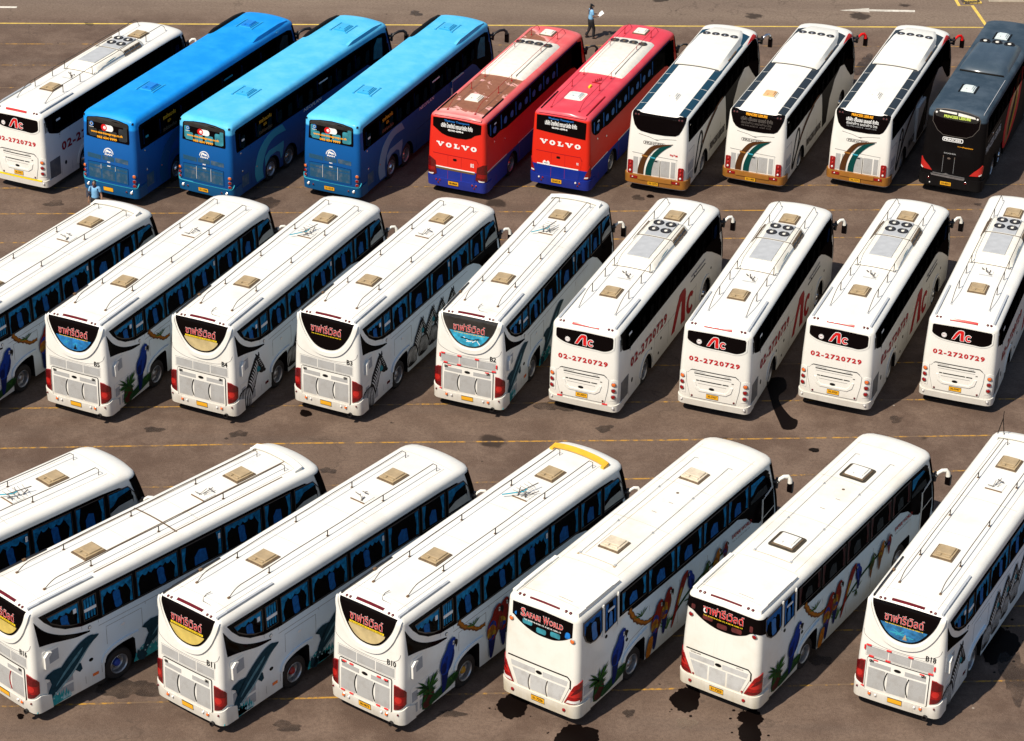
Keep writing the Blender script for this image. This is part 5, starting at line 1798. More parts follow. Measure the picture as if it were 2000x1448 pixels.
    c.part('aerial_tray', 'tray', tray)
    c.mirror(True, z=2.82, reach=0.26, fwd=0.30, droop=0.5, r=0.058, back='black_plastic')
    c.mirror(False, z=2.35, reach=0.16, fwd=0.22, droop=0.4, arm='black_plastic')
    for y, kd in ((2.95, 'rear'), (9.35, 'front')):
        c.wheel(y, True, 0.5, kd, hub)
        c.wheel(y, False, 0.5, kd, hub)
    return c


SH_D = Shell(13.75, 3.55, rake=0.10, rc=0.19, rr=0.3, rv=0.24, rh=0.2, tum=0.05, frake=0.6)


def blue_coach(paintname='sky_blue_paint', plate='', hatch='blue_hatch', seats='seat_teal', swirl='swirl_blue', name='NEOPLAN', door=False):
    """blue three-axle coach"""
    c = Coach('tour_coach', SH_D, 'D' + paintname)
    sh = SH_D
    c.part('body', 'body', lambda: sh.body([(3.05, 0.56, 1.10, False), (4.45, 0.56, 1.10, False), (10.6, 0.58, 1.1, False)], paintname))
    windscreen(c)
    left_side(c, 2.3, 3.25, sh.L)
    w = c.patch('rear_window', 'black_glass', 'rear', [rrect(-0.99, 0.95, 2.55, 3.36, 0.06) if False else [(-1.0, 2.60), (-0.5, 2.565), (0.5, 2.56), (0.94, 2.55), (0.97, 2.62), (0.95, 3.30), (0.90, 3.36), (0.5, 3.42), (0, 3.44), (-0.5, 3.42), (-0.93, 3.36), (-0.97, 3.30)]], 0.014)
    c.each('seat_back', seats, 'rear', [rrect(-0.85, -0.5, 2.63, 2.95, 0.06), rrect(-0.42, -0.05, 2.63, 2.92, 0.06), rrect(0.05, 0.42, 2.63, 2.95, 0.06), rrect(0.5, 0.85, 2.63, 3.12, 0.06), rrect(-0.9, -0.72, 2.7, 3.2, 0.04), rrect(0.72, 0.88, 2.65, 3.22, 0.04)], 0.018, w)
    c.patch('window_header', 'grey_black_glass', 'rear', [[(-0.93, 3.22), (0.93, 3.18), (0.91, 3.34), (0.5, 3.40), (0, 3.42), (-0.5, 3.40), (-0.92, 3.34)]], 0.017, w)
    pill = rrect(-0.27, 0.26, 2.94, 3.18, 0.115, 6)
    c.layers('emblem', 'rear', [('ink_white', [pill]), ('ink_bright_red', [circle(-0.16, 3.06, 0.135, 16)]), ('ink_white', [circle(-0.13, 3.06, 0.065, 12)]), ('ink_bright_red', [circle(-0.115, 3.05, 0.02, 8)])], 0.022, w)
    c.layers('round_emblem', 'rear', [('ink_blue', [band(circle(-0.74, 3.12, 0.075, 14) + [(-0.665, 3.12)], 0.02)]), ('ink_white', [band([(-0.84, 3.0), (-0.64, 3.0)], 0.008), band(circle(-0.74, 3.12, 0.05, 10) + [(-0.69, 3.12)], 0.006)])], 0.022, w)
    c.words('web_address', 'www.one-transgroup.co.th', 'rear', 'ink_amber', -0.78, 0.68, 2.76, 2.88, 0.022, w, fat=0.05)
    c.words('phone_number', '062 634 9999', 'rear', 'ink_amber', -0.50, 0.42, 2.595, 2.70, 0.022, w, fat=0.05)
    arc = [(0.0 + 0.21 * math.cos(R(a)), 2.03 + 0.21 * math.sin(R(a)) * 1.0) for a in range(0, 181, 12)]
    lion = closed([(-0.14, 2.08), (-0.12, 2.16), (-0.05, 2.18), (0.02, 2.14), (0.10, 2.13), (0.16, 2.06), (0.13, 2.06), (0.08, 2.09), (0.05, 2.04), (0.01, 2.09), (-0.05, 2.08), (-0.08, 2.12), (-0.1, 2.04), (-0.13, 2.04)], 2)
    c.layers('maker_emblem', 'rear', [('ink_white', [band(arc, 0.016), lion])], 0.012)
    c.words('maker_name', 'MAN', 'rear', 'ink_white', -0.17, 0.17, 1.955, 2.025, 0.012, fat=0.05)
    for u in (-1.10, 1.10):
        c.patch('marker_light', 'ink_black', 'rear', [rect(u - 0.03, u + 0.03, 3.36, 3.42)], 0.03)
    for a, b in ((-0.98, -0.36), (-0.30, 0.24), (0.30, 0.88)):
        c.patch('vent_grille', 'grille_blue', 'rear', [[(a, 1.74), (b, 1.72), (b, 1.90), (a, 1.92)]], 0.007)
    e = c.patch('engine_cover', 'bumper_blue', 'rear', [[(-0.98, 0.90), (0.86, 0.90), (0.86, 1.54), (-0.05, 1.60), (-0.98, 1.56)]], 0.012)
    c.seams('rear', [[(-0.98, 0.90), (-0.98, 1.57), (-0.05, 1.61), (0.87, 1.55), (0.87, 0.90)]], 0.006, 'mural_navy', 'cover_gap', 0.015, e)
    for a, b in ((-0.93, -0.38), (-0.32, 0.26), (0.32, 0.82)):
        c.patch('grille', 'grille_blue', 'rear', [rect(a, b, 0.95, 1.34), rect(a, b, 1.38, 1.48)], 0.016, e)
    for u in (-0.36, 0.30):
        c.patch('cover_handle', 'pinstripe', 'rear', [rect(u - 0.008, u + 0.008, 1.36 if paintname != 'sky_blue_paint' else 1.0, 1.54)], 0.03, e)
    c.words('axle_plate', 'MAN', 'rear', 'ink_white', -0.07, 0.06, 1.66, 1.71, 0.014, fat=0.08)
    c.words('engine_plate', 'MAN', 'rear', 'ink_white', -0.07, 0.07, 1.50, 1.55, 0.018, e, fat=0.08)
    for sg in (1, -1):
        for z, mt in ((1.36, 'lens_orange'), (1.16, 'lens_red'), (0.97, 'lens_red')):
            c.lamp('tail_light', mt, sg * 1.13, z - (0.06 if sg > 0 else 0), 0.062, depth=0.05)
    b = c.patch('bumper', 'bumper_blue', 'rear', [[(-1.8, 0.38), (1.8, 0.38), (1.8, 0.86), (1.2, 0.82), (-1.2, 0.82), (-1.8, 0.86)]], 0.05)
    c.seams('rear', [spline([(-1.30, 1.0), (-1.22, 0.84), (-1.05, 0.815), (0, 0.81), (1.05, 0.81), (1.22, 0.835), (1.30, 0.98)], 3)], 0.009, 'ink_cyan', 'bumper_trim', 0.055, b)
    for u, mt in ((-1.0, 'lens_clear'), (1.0, 'lens_clear'), (-0.78, 'lens_dark_red'), (0.78, 'lens_dark_red')):
        c.lamp('fog_light', mt, u, 0.62, 0.055 if abs(u) > 0.9 else 0.035, depth=0.075, parent=b)
    c.plate(plate, -0.28, 0.16, 0.49, 0.66, 0.062)
    # side
    band_p = [(0.40, 3.20), (0.42, 2.35), (0.48, 2.26), (2.1, 2.25), (5.2, 2.22), (8.5, 2.2), (11.0, 2.2), (11.4, 2.0), (12.3, 1.2), (13.2, 1.0), (13.4, 1.6), (13.1, 2.6), (12.8, 3.05), (12.3, 3.2), (11.0, 3.24), (0.5, 3.26)]
    c.patch('window_band', 'black_glass', 'side', [band_p], 0.005)
    ys = [(0.62, 1.75), (1.85, 3.35), (3.45, 5.0), (5.1, 6.6), (6.7, 8.2), (8.3, 9.8), (9.9, 11.3)]
    for i, (a, b_) in enumerate(ys):
        p = rect(a, b_, 2.34, 3.14)
        o = c.patch('window', 'tinted_glass', 'side', [p], 0.02)
        c.curtain('side', a, b_, 2.34, 3.14, 'seats', o, i, seats, seats, p)
        lay = [rect(a + 0.03, a + 0.13, 2.4, 3.0)]
        c.patch('curtain', 'curtain_dark_blue', 'side', lay, 0.013, o)
    p = [(11.45, 2.2), (12.7, 2.0), (12.62, 2.7), (12.3, 3.1), (11.45, 3.14)]
    o = c.patch('window', 'window_glass', 'side', [p], 0.02)
    c.patch('drape', seats, 'side', [[(11.5, 2.25), (12.3, 2.1), (12.3, 3.0), (11.9, 3.1), (11.6, 2.8)]], 0.013, o)
    c.words('side_lettering', 'รถเช่าเหมาคัน', 'side', 'ink_amber', 2.15, 3.10, 2.86, 3.05, 0.026, fat=0.02)
    c.words('side_lettering', 'และ', 'side', 'ink_amber', 2.48, 2.72, 2.66, 2.78, 0.026, fat=0.02)
    c.words('side_lettering', 'ทัวร์ท่องเที่ยว', 'side', 'gold_stripe', 2.10, 3.12, 2.40, 2.56, 0.026, fat=0.02)
    c.each('sticker', 'ink_cyan' if paintname != 'sky_blue_paint' or hatch != 'blue_hatch' else 'ink_white', 'side', [rect(0.82, 1.02, 2.62, 2.70), rect(6.9, 7.6, 2.82, 2.88)], 0.026)
    c.words('side_name', name, 'side', 'ink_white', 5.6, 7.0, 2.06, 2.20, 0.012, fat=0.02, slant=0.3)
    ro = spline([(1.85, 0.42), (1.72, 0.8), (1.80, 1.25), (2.1, 1.75), (2.6, 2.05), (3.2, 2.20), (3.9, 2.18)], 5)
    ri = spline([(4.15, 1.82), (3.7, 1.86), (3.2, 1.85), (2.75, 1.66), (2.45, 1.3), (2.3, 0.9), (2.36, 0.42)], 5)
    c.patch('swirl_painting', swirl, 'side', [ro + ri], 0.010)
    c.patch('swirl_painting', swirl, 'side', [[(2.52, 0.85), (2.50, 1.25), (2.8, 1.42), (3.95, 1.42), (3.95, 1.18), (3.82, 0.80), (3.72, 0.72), (3.66, 1.05), (3.4, 1.18), (2.9, 1.16), (2.66, 1.0)]], 0.010)
    c.patch('side_grille', 'grille_blue', 'side', [rect(0.75, 1.25, 0.62, 1.12)], 0.01)
    c.lamp('side_marker', 'lens_orange', 1.86, 1.12, 0.03, 'side', 0.02)
    c.lamp('fuel_cap', 'chrome', 0.80, 1.35, 0.04, 'side', 0.02)
    c.lamp('flap_handle', 'chrome', 0.72, 2.16, 0.035, 'side', 0.02)
    c.seams('side', [[(1.45, 2.2), (1.45, 0.5)], [(5.3, 2.1), (5.3, 0.5)], [(6.8, 2.1), (6.8, 0.5)], [(8.3, 2.1), (8.3, 0.5)], [(5.3, 1.3), (9.8, 1.3)]], 0.006, 'mural_navy')
    if door:
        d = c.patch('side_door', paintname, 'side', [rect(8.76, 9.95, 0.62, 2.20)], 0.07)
        c.patch('door_edge', 'pinstripe', 'side', [band([(8.77, 1.5), (8.77, 2.19), (9.94, 2.19)], 0.014)], 0.075, d)
    for (x, y) in ((0.0, 3.28), (-0.02, 11.2)):
        c.hatch(x, y, hatch, 'blue_hatch_line', 0.52, 0.72, 0.06)
        c.patch('hatch_bracket', 'blue_hatch_line', 'roof', [band([(x - 0.38, y - 0.46), (x - 0.38, y + 0.40)], 0.018), band([(x + 0.38, y - 0.46), (x + 0.38, y + 0.40)], 0.018), circle(x - 0.38, y - 0.46, 0.05, 8), circle(x + 0.38, y - 0.46, 0.05, 8), circle(x - 0.38, y + 0.46, 0.045, 8), circle(x + 0.38, y + 0.46, 0.045, 8)], 0.03)

    def screen(sg):
        bm = bmesh.new()
        n = 14
        rows = [[], [], [], []]
        for k in range(n + 1):
            t = k / n
            y = 9.6 + 2.9 * t
            h = 0.09 * min(1, t / 0.12, (1 - t) / 0.25)
            z0_ = sh.roof(1.0, y)[2]
            for q, (dx, dz) in enumerate(((1.115, -0.10), (1.09, h), (0.98, h + 0.005), (0.90, -0.02))):
                rows[q].append(bm.verts.new((sg * dx, y, z0_ + dz)))
        for p, q in zip(rows, rows[1:]):
            for k in range(n):
                bm.faces.new((p[k], p[k + 1], q[k + 1], q[k]))
        bmesh.ops.recalc_face_normals(bm, faces=bm.faces)
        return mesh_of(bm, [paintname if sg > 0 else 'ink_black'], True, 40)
    for sg in (1, -1):
        c.part('roof_fairing', ('screen', sg), lambda: screen(sg))
    c.patch('roof_joint', 'blue_hatch_line', 'roof', [rect(0.75, 0.98, y, y + 0.012) for y in (9.6, 10.9)] + [rect(-0.98, -0.75, y, y + 0.012) for y in (9.6, 10.9, 12.0)], 0.006)
    c.mirror(True, 'black_plastic', z=2.9, reach=0.40, fwd=0.60, droop=0.55, r=0.06)
    c.mirror(False, z=2.35, reach=0.16, fwd=0.22, droop=0.4, arm='black_plastic')
    for y, kd in ((3.05, 'front'), (4.45, 'rear'), (10.6, 'front')):
        c.wheel(y, True, 0.5, kd, 'chrome')
        c.wheel(y, False, 0.5, kd, 'chrome')
    return c


SH_E = Shell(11.6, 3.46, rake=0.06, rc=0.18, bulge=0.03, tum=0.06)


def red_coach(paintname='red_paint', straight=False, plate='', rustpost='ink_crimson'):
    """red coach with blue skirt and a white cooling unit on the roof"""
    c = Coach('tour_coach', SH_E, 'E' + paintname)
    sh = SH_E
    c.part('body', 'body', lambda: sh.body([(2.85, 0.56, 1.08, False), (9.0, 0.58, 1.1, False)], paintname))
    windscreen(c)
    left_side(c, 2.35, 3.2, sh.L)
    if straight:
        poly = [(-1.04, 3.28), (-1.04, 2.66), (-0.5, 2.62), (0.3, 2.58), (1.04, 2.54), (1.05, 3.24), (0.5, 3.29), (0, 3.31), (-0.5, 3.31)]
    else:
        poly = [(-1.04, 3.28), (-1.04, 2.92), (-0.90, 2.82), (-0.65, 2.65), (-0.40, 2.58), (0.0, 2.55), (0.40, 2.57), (0.62, 2.66), (0.76, 2.78), (1.02, 2.88), (1.03, 3.26), (0.5, 3.30), (0, 3.32), (-0.5, 3.31)]
    w = c.patch('rear_window', 'black_glass', 'rear', [poly], 0.014)
    c.words('top_lettering', 'Thaiway Transport', 'rear', 'ink_blue', -0.55, 0.53, 3.16, 3.26, 0.02, w, fat=0.04)
    c.words('lettering', 'บริษัท ไทยทัศน์ ทรานสปอร์ต จำกัด', 'rear', 'ink_white', -0.68, 0.67, 2.93, 3.14, 0.02, w, fat=0.035)
    c.words('phone_number', '02-941-4399-6', 'rear', 'ink_white', -0.38, 0.28, 2.80, 2.88, 0.02, w, fat=0.05)
    # serif letters by hand: V O L V O
    def serif():
        Z0, Z1 = 2.10, 2.29
        def V(x, wd):
            return [[(x - 0.03, Z1), (x + 0.42 * wd, Z1), (x + 0.42 * wd, Z1 - 0.045), (x + 0.36 * wd, Z1 - 0.045), (x + 0.60 * wd, Z0 + 0.075), (x + 0.76 * wd, Z1 - 0.045), (x + 0.66 * wd, Z1 - 0.045), (x + 0.66 * wd, Z1), (x + 1.0 * wd + 0.03, Z1), (x + wd + 0.03, Z1 - 0.04), (x + 0.94 * wd, Z1 - 0.045), (x + 0.62 * wd, Z0), (x + 0.44 * wd, Z0), (x + 0.07 * wd, Z1 - 0.045), (x - 0.03, Z1 - 0.04)]]
        def O(x, wd):
            cx, cz = x + wd / 2, (Z0 + Z1) / 2
            o = circle(cx, cz, wd / 2, 20, 0.10)
            i = circle(cx, cz, wd * 0.17, 20, 0.055)
            return [o[:11] + i[:11][::-1], o[10:] + [o[0]] + ([i[0]] + i[10:][::-1])]
        def Lt(x, wd):
            return [[(x, Z0), (x + wd, Z0), (x + wd, Z0 + 0.10), (x + wd * 0.90, Z0 + 0.10), (x + wd * 0.84, Z0 + 0.038), (x + wd * 0.50, Z0 + 0.038), (x + wd * 0.50, Z1 - 0.032), (x + wd * 0.62, Z1 - 0.032), (x + wd * 0.62, Z1), (x, Z1), (x, Z1 - 0.032), (x + wd * 0.14, Z1 - 0.032), (x + wd * 0.14, Z0 + 0.032), (x, Z0 + 0.032)]]
        return V(-0.84, 0.27) + O(-0.46, 0.25) + Lt(-0.11, 0.24) + V(0.24, 0.27) + O(0.61, 0.25)
    c.patch('maker_name', 'ink_white', 'rear', serif(), 0.012)
    c.patch('roof_lip', paintname, 'rear', [rect(-1.0, 1.0, 3.37, 3.43)], 0.05)
    e = c.patch('engine_cover', paintname, 'rear', [[(-1.02, 1.78), (0.86, 1.76), (0.94, 1.60), (0.78, 0.72), (-0.92, 0.72), (-0.98, 1.5)]], 0.010)
    c.seams('rear', [[(-1.02, 1.78), (0.86, 1.76), (0.94, 1.60)]], 0.012, 'ink_crimson', 'cover_gap', 0.014, e)
    c.seams('rear', [[(-0.36, 1.76), (-0.36, 0.74)], [(0.22, 1.76), (0.22, 0.74)]], 0.005, 'mural_navy' if False else 'ink_crimson', 'cover_seams', 0.013, e)
    c.patch('badge', 'ink_black', 'rear', [rrect(-0.14, 0.02, 1.56, 1.66, 0.04)], 0.016, e)
    c.patch('white_stripe', 'ink_white', 'rear', [[(-0.96, 1.245), (0.80, 1.235), (0.80, 1.195), (-0.96, 1.205)]], 0.020, e)
    if not straight:
        c.patch('gold_stripe', 'gold_stripe', 'rear', [[(-0.96, 1.195), (0.80, 1.185), (0.80, 1.115), (-0.96, 1.125)]], 0.020, e)
        c.words('model_name', 'B12', 'rear', 'ink_white', 0.62, 0.76, 1.42, 1.58, 0.016, e, fat=0.05)
    else:
        c.layers('emblem', 'rear', [('ink_white', [closed([(-0.72, 1.30), (-0.64, 1.40), (-0.56, 1.30), (-0.64, 1.20)], 2), closed([(-0.57, 1.30), (-0.49, 1.40), (-0.41, 1.30), (-0.49, 1.20)], 2)]), ('ink_black', [rect(-0.66, -0.47, 1.285, 1.31)])], 0.024, e)
        c.words('model_name', 'B12', 'rear', 'ink_white', 0.72, 0.80, 1.42, 1.52, 0.016, e, fat=0.05)
    for sg in (1, -1):
        f = (lambda q: q) if sg > 0 else mirror_u
        if not straight:
            tl = [(1.14, 1.58), (1.30, 1.56), (1.34, 0.86), (1.0, 0.82), (0.84, 0.90), (0.90, 1.44)]
            t = c.patch('tail_light', 'lens_dark_red', 'rear', [f(tl)], 0.03)
            c.patch('lens', 'lens_red', 'rear', [f([(0.92, 1.18), (1.28, 1.16), (1.28, 1.00), (0.90, 1.02)])], 0.034, t)
            c.patch('lens', 'lens_clear', 'rear', [f([(0.96, 0.91), (1.20, 0.88), (1.20, 0.84), (1.0, 0.84)])], 0.034, t)
        else:
            tl = [(1.28, 1.42), (1.36, 1.40), (1.34, 0.95), (1.16, 0.86), (1.04, 0.86), (1.12, 1.1)]
            t = c.patch('tail_light', 'lens_red', 'rear', [f(tl)], 0.03)
            c.patch('lens', 'lens_clear', 'rear', [f([(1.08, 0.95), (1.20, 0.96), (1.20, 0.90), (1.06, 0.89)])], 0.034, t)
    b = c.patch('bumper', paintname, 'rear', [[(-1.8, 0.36), (1.8, 0.36), (1.8, 0.78), (1.1, 0.80), (0.84, 0.74), (-0.84, 0.74), (-1.1, 0.80), (-1.8, 0.78)]], 0.045)
    for sg in (1, -1):
        for dx, dz, mt in ((-0.07, 0.03, 'lens_clear' if straight else 'lens_red'), (0.09, 0.03, 'lens_red'), (0.02, -0.09, 'lens_dark_red')):
            c.lamp('fog_light', mt, sg * 0.78 + dx, 0.62 + dz, 0.04, depth=0.06, parent=b)
    c.plate(plate, -0.32, 0.12, 0.50, 0.68, 0.06)
    # side
    bd = [(0.26, 3.24), (0.28, 2.86), (0.45, 2.66), (0.75, 2.50), (1.1, 2.46), (1.5, 2.5), (2.2, 2.40), (8.0, 2.38), (9.6, 2.30), (10.4, 1.7), (11.1, 1.3), (11.3, 1.6), (11.05, 2.6), (10.6, 3.1), (10.0, 3.24)]
    c.patch('window_band', 'black_glass', 'side', [bd], 0.005)
    c.patch('blue_stripe', 'mural_navy', 'side', [rect(0.3, 10.0, 3.25, 3.30)], 0.006)
    for i, (a, b_) in enumerate(((0.5, 1.45), (1.6, 3.0), (3.12, 4.5), (4.62, 6.0), (6.12, 7.5), (7.62, 9.2))):
        p = rect(a, b_, 2.62 if i < 1 else 2.5, 3.18)
        o = c.patch('window', 'window_glass', 'side', [p], 0.02)
        rnd = random.Random(i)
        if i < 5:
            hd = []
            for k in range(2 if i else 1):
                q = a + 0.35 + 0.68 * k
                hd.append(closed([(q, 2.66), (q + 0.22, 2.62), (q + 0.30, 2.78), (q + 0.22, 2.90), (q + 0.02, 2.84)], 3))
            c.patch('seat_tops', 'seat_blue', 'side', hd, 0.013, o)
        c.patch('curtain', 'curtain_dark_blue', 'side', [rect(a + 0.03, a + 0.12, p[0][1] + 0.04, 3.12)], 0.011, o)
    p = [(9.35, 2.3), (10.6, 2.0), (10.45, 2.8), (10.0, 3.15), (9.35, 3.18)]
    c.patch('window', 'tinted_glass', 'side', [p], 0.02)
    c.each('sticker', 'ink_white', 'side', [rect(0.95, 1.15, 2.98, 3.03)], 0.024)
    c.patch('side_stripe', 'ink_white', 'side', [rect(0.12, 2.22, 1.205, 1.235), rect(3.48, 8.35, 1.205, 1.235)], 0.008)
    if not straight:
        c.patch('side_stripe', 'gold_stripe', 'side', [rect(0.12, 2.22, 1.15, 1.195)], 0.008)
    c.lamp('fuel_cap', 'chrome', 0.95, 2.28, 0.04, 'side', 0.02)
    c.lamp('flap_handle', 'chrome', 2.0, 2.0, 0.04, 'side', 0.02)
    c.seams('side', [[(1.15, 2.4), (1.15, 0.5)], [(3.6, 1.2), (3.6, 0.5)], [(5.2, 1.2), (5.2, 0.5)], [(6.8, 1.2), (6.8, 0.5)]], 0.006, 'ink_crimson')
    # roof
    c.hatch(-0.08 if not straight else -0.1, 1.95, 'cream_plastic' if not straight else 'pale_hatch', 'cream_plastic', 0.56, 0.62, 0.07)
    c.hatch(-0.05, 9.8, 'cream_plastic', 'tan_dark', 0.56, 0.62, 0.07)
    if straight:
        c.patch('hatch_seal', 'cream_plastic', 'roof', [rrect(-0.48, 0.28, 1.52, 2.38, 0.12)], 0.008)

    def pod():
        bm = bmesh.new()
        rows = []
        n = 14
        for (y, hx, h) in ((4.56, 0.90, 0.0), (4.58, 0.94, 0.07), (4.75, 0.96, 0.12), (6.5, 0.97, 0.15), (8.6, 0.95, 0.13), (8.72, 0.93, 0.08), (8.75, 0.90, 0.0)):
            row = []
            for k in range(n + 1):
                t = k / n * 2 - 1
                e_ = 1 - max(0, (abs(t) - 0.86) / 0.14) ** 2.5
                row.append(bm.verts.new((hx * t, y, sh.roof(0.9 * t, y)[2] + h * e_ - 0.012)))
            rows.append(row)
        for a, b2 in zip(rows, rows[1:]):
            for k in range(n):
                bm.faces.new((a[k], a[k + 1], b2[k + 1], b2[k]))
        bmesh.ops.recalc_face_normals(bm, faces=bm.faces)
        return mesh_of(bm, ['cream_plastic'], True, 50)
    P = c.part('cooling_pod', 'pod', pod)

    def fan():
        bm = bmesh.new()
        bm_lathe(bm, [(0.19, -0.02), (0.19, 0.02), (0.15, 0.025), (0.14, 0.008), (0.06, 0.008), (0.05, 0.024), (0, 0.028)], (0, 0, 1), (0, 0, 0), 22, [0, 0, 0, 1, 2, 2])
        return mesh_of(bm, ['black_plastic', 'rim_dark', 'tan_dark'], True, 40)
    for x in (-0.66, -0.25, 0.16, 0.57):
        f = link('fan', c.keep('fan', fan), P)
        f.location = (x, 8.2, sh.roof(x, 8.2)[2] + 0.128)
    c.seams('roof', [[(0.62, 4.62), (0.62, 8.0)], [(0.62, 8.0), (-0.9, 8.0)]], 0.006, 'soft_line', 'pod_seam', 0.152, P)
    for x in (-0.60, 0.58):
        c.aerial(x, x - 0.05, 0.5, 10.2, (2.9, 4.3, 7.5, 9.4), 0.26, 0.8, 0.010, rustpost, hook=True, foot=rustpost, ph=0.30)
    c.gutter(0.96, 0.3, 2.45, 'ink_black' if not straight else 'ink_crimson', 0.04, 0.05)
    c.gutter(-0.96, 0.3, 2.2, 'ink_black', 0.04, 0.05)
    if straight:
        def bits():
            bm = bmesh.new()
            z = sh.H + sh.crown
            bm_box(bm, 0.0, 0.4, 3.55, 3.6, z - 0.02, z + 0.03, 0)
            for k in range(4):
                bm_tube(bm, [(0.1 + 0.05 * k, 3.62 + 0.1 * k, z), (0.12 + 0.05 * k, 3.66 + 0.1 * k, z + 0.12)], 0.025, 6, 0)
            bm_box(bm, 0.05, 0.14, 2.95, 3.2, z - 0.02, z + 0.07, 1, 0.02)
            return mesh_of(bm, ['ink_crimson', 'ink_yellow'])
        c.part('aerial_tray', 'bits', bits)
    c.mirror(True, 'black_plastic', z=2.7, reach=0.40, fwd=0.30, droop=0.42, r=0.045)
    c.mirror(False, z=2.35, reach=0.16, fwd=0.22, droop=0.4, arm='black_plastic')
    for y, kd in ((2.85, 'rear'), (9.0, 'front')):
        c.wheel(y, True, 0.5, kd, 'chrome', True)
        c.wheel(y, False, 0.5, kd, 'chrome', True)
    return c


SH_F = Shell(11.7, 3.42, rake=0.14, rc=0.2, rr=0.12, bulge=0.04, tum=0.06, rcf=0.5, frake=0.7)


def ribbon_coach(lettered=True, strip='strip_glass', hatch=('white_plastic', 'cream_plastic'), plate='', mir='ink_bright_red', red_note=False, faded=False, lines='ink_dim', door=False):
    """white coach with brown and teal ribbon on its tail, glass strips along the roof edges"""
    c = Coach('tour_coach', SH_F, 'F')
    sh = SH_F
    c.part('body', 'body', lambda: sh.body([(2.72, 0.56, 1.10, False), (9.1, 0.58, 1.12, False)], 'clean_white_paint'))
    windscreen(c)
    left_side(c, 2.35, 3.2, sh.L)
    poly = [(-1.10, 3.395), (-1.14, 3.36), (-1.06, 3.10), (-0.98, 2.85), (-0.86, 2.70), (-0.70, 2.62), (-0.3, 2.575), (0.3, 2.57), (0.74, 2.61), (0.88, 2.70), (0.98, 2.88), (1.06, 3.10), (1.14, 3.36), (1.10, 3.395)]
    lid = spline([(0.84, 3.40), (0.72, 3.36), (0.4, 3.345), (0, 3.34), (-0.4, 3.345), (-0.72, 3.36), (-0.84, 3.40)], 3)
    w = c.patch('rear_window', 'black_glass', 'rear', [poly + lid], 0.012)
    if lettered:
        c.words('top_lettering', 'PRINCESS LEISURE', 'rear', 'ink_amber', -0.46, 0.42, 3.22, 3.31, 0.018, w, fat=0.04)
        c.words('lettering', 'บริษัท ปริ๊นเซส เลเชอร์ จำกัด', 'rear', 'ink_white' if not faded else lines, -0.66, 0.66, 3.0, 3.18, 0.018, w, fat=0.03)
        c.words('small_lettering', 'เรือนำเที่ยว รถนำเที่ยว โทร', 'rear', lines if faded else 'ink_white', -0.64, 0.62, 2.86, 2.98, 0.018, w, fat=0.01)
        c.words('small_lettering', '02-943-6262-5  เลขที่ 11/2', 'rear', lines if faded else 'ink_grey', -0.62, 0.60, 2.76, 2.83, 0.018, w, fat=0.01)
    for u in (-0.96, -0.84, 0.84, 0.96):
        c.lamp('marker_light', 'lens_dark_red', u, 3.28, 0.03, depth=0.025, ring='ink_dim', parent=w)
    c.seams('rear', [[(-0.78, 2.50), (-0.3, 2.42), (-0.12, 2.36), (0.0, 2.34), (0.12, 2.38), (0.3, 2.42), (0.78, 2.46)]], 0.007, 'dark_line', 'crease')
    c.patch('crease_mark', 'dark_line', 'rear', [[(-0.14, 2.36), (0.1, 2.37), (0.0, 2.325)]], 0.005)
    c.seams('rear', [rrect(-0.56, 0.34, 2.12, 2.24, 0.04) + [(0.30, 2.12)]], 0.007, 'ink_crimson' if False else 'ink_dim', 'name_frame', 0.008)
    c.words('name', 'PRINCESS', 'rear', 'ink_dim', -0.50, 0.28, 2.14, 2.22, 0.009, fat=0.02)
    e = c.patch('engine_cover', 'clean_white_paint', 'rear', [[(-0.98, 0.80), (0.86, 0.80), (0.86, 1.62), (-0.98, 1.68)]], 0.012)
    c.seams('rear', [[(-1.0, 1.70), (0.88, 1.63)]], 0.007, 'soft_line', 'cover_gap', 0.015, e)
    for a, b in ((-0.94, -0.74), (-0.68, -0.46), (-0.15, 0.15), (0.22, 0.58), (0.64, 0.82)):
        c.patch('grille', 'grille_grey', 'rear', [rect(a, b, 0.84, 1.52)], 0.016, e)
    c.patch('cover_handle', 'ink_black', 'rear', [rect(0.175, 0.195, 0.82, 1.5)], 0.028, e)
    c.patch('latch', 'ink_black', 'rear', [rect(-0.05, 0.07, 1.44, 1.48)], 0.028, e)
    def ribbon(xl, xr, top, tx):
        L_ = spline([(xl, 0.82), (xl + 0.02, 1.1), (xl + 0.12, 1.45), (xl + 0.30, 1.80), (xl + 0.62, 2.10), (tx, top)], 5)
        R_ = spline([(xr, 0.82), (xr + 0.02, 1.1), (xr + 0.10, 1.45), (xr + 0.26, 1.75), (xr + 0.52, 2.02), (tx, top - 0.01)], 5)
        return L_ + R_[::-1]
    c.patch('ribbon', 'ink_brown', 'rear', [ribbon(-0.74, -0.49, 2.26, 0.66)], 0.022)
    c.patch('ribbon', 'ink_teal', 'rear', [ribbon(-0.41, -0.16, 2.20, 0.60)], 0.022)
    c.patch('ribbon_glint', 'gold_paint', 'rear', [[(-0.60, 1.60), (-0.35, 1.58), (-0.34, 1.64), (-0.58, 1.66)]], 0.025)
    c.patch('ribbon_glint', 'ink_cyan', 'rear', [[(-0.26, 1.575), (-0.03, 1.56), (-0.02, 1.61), (-0.25, 1.63)]], 0.025)
    if red_note:
        c.words('red_lettering', 'ชิดซ้าย', 'rear', 'ink_bright_red', 0.56, 0.88, 1.76, 1.86, 0.012, fat=0.06)
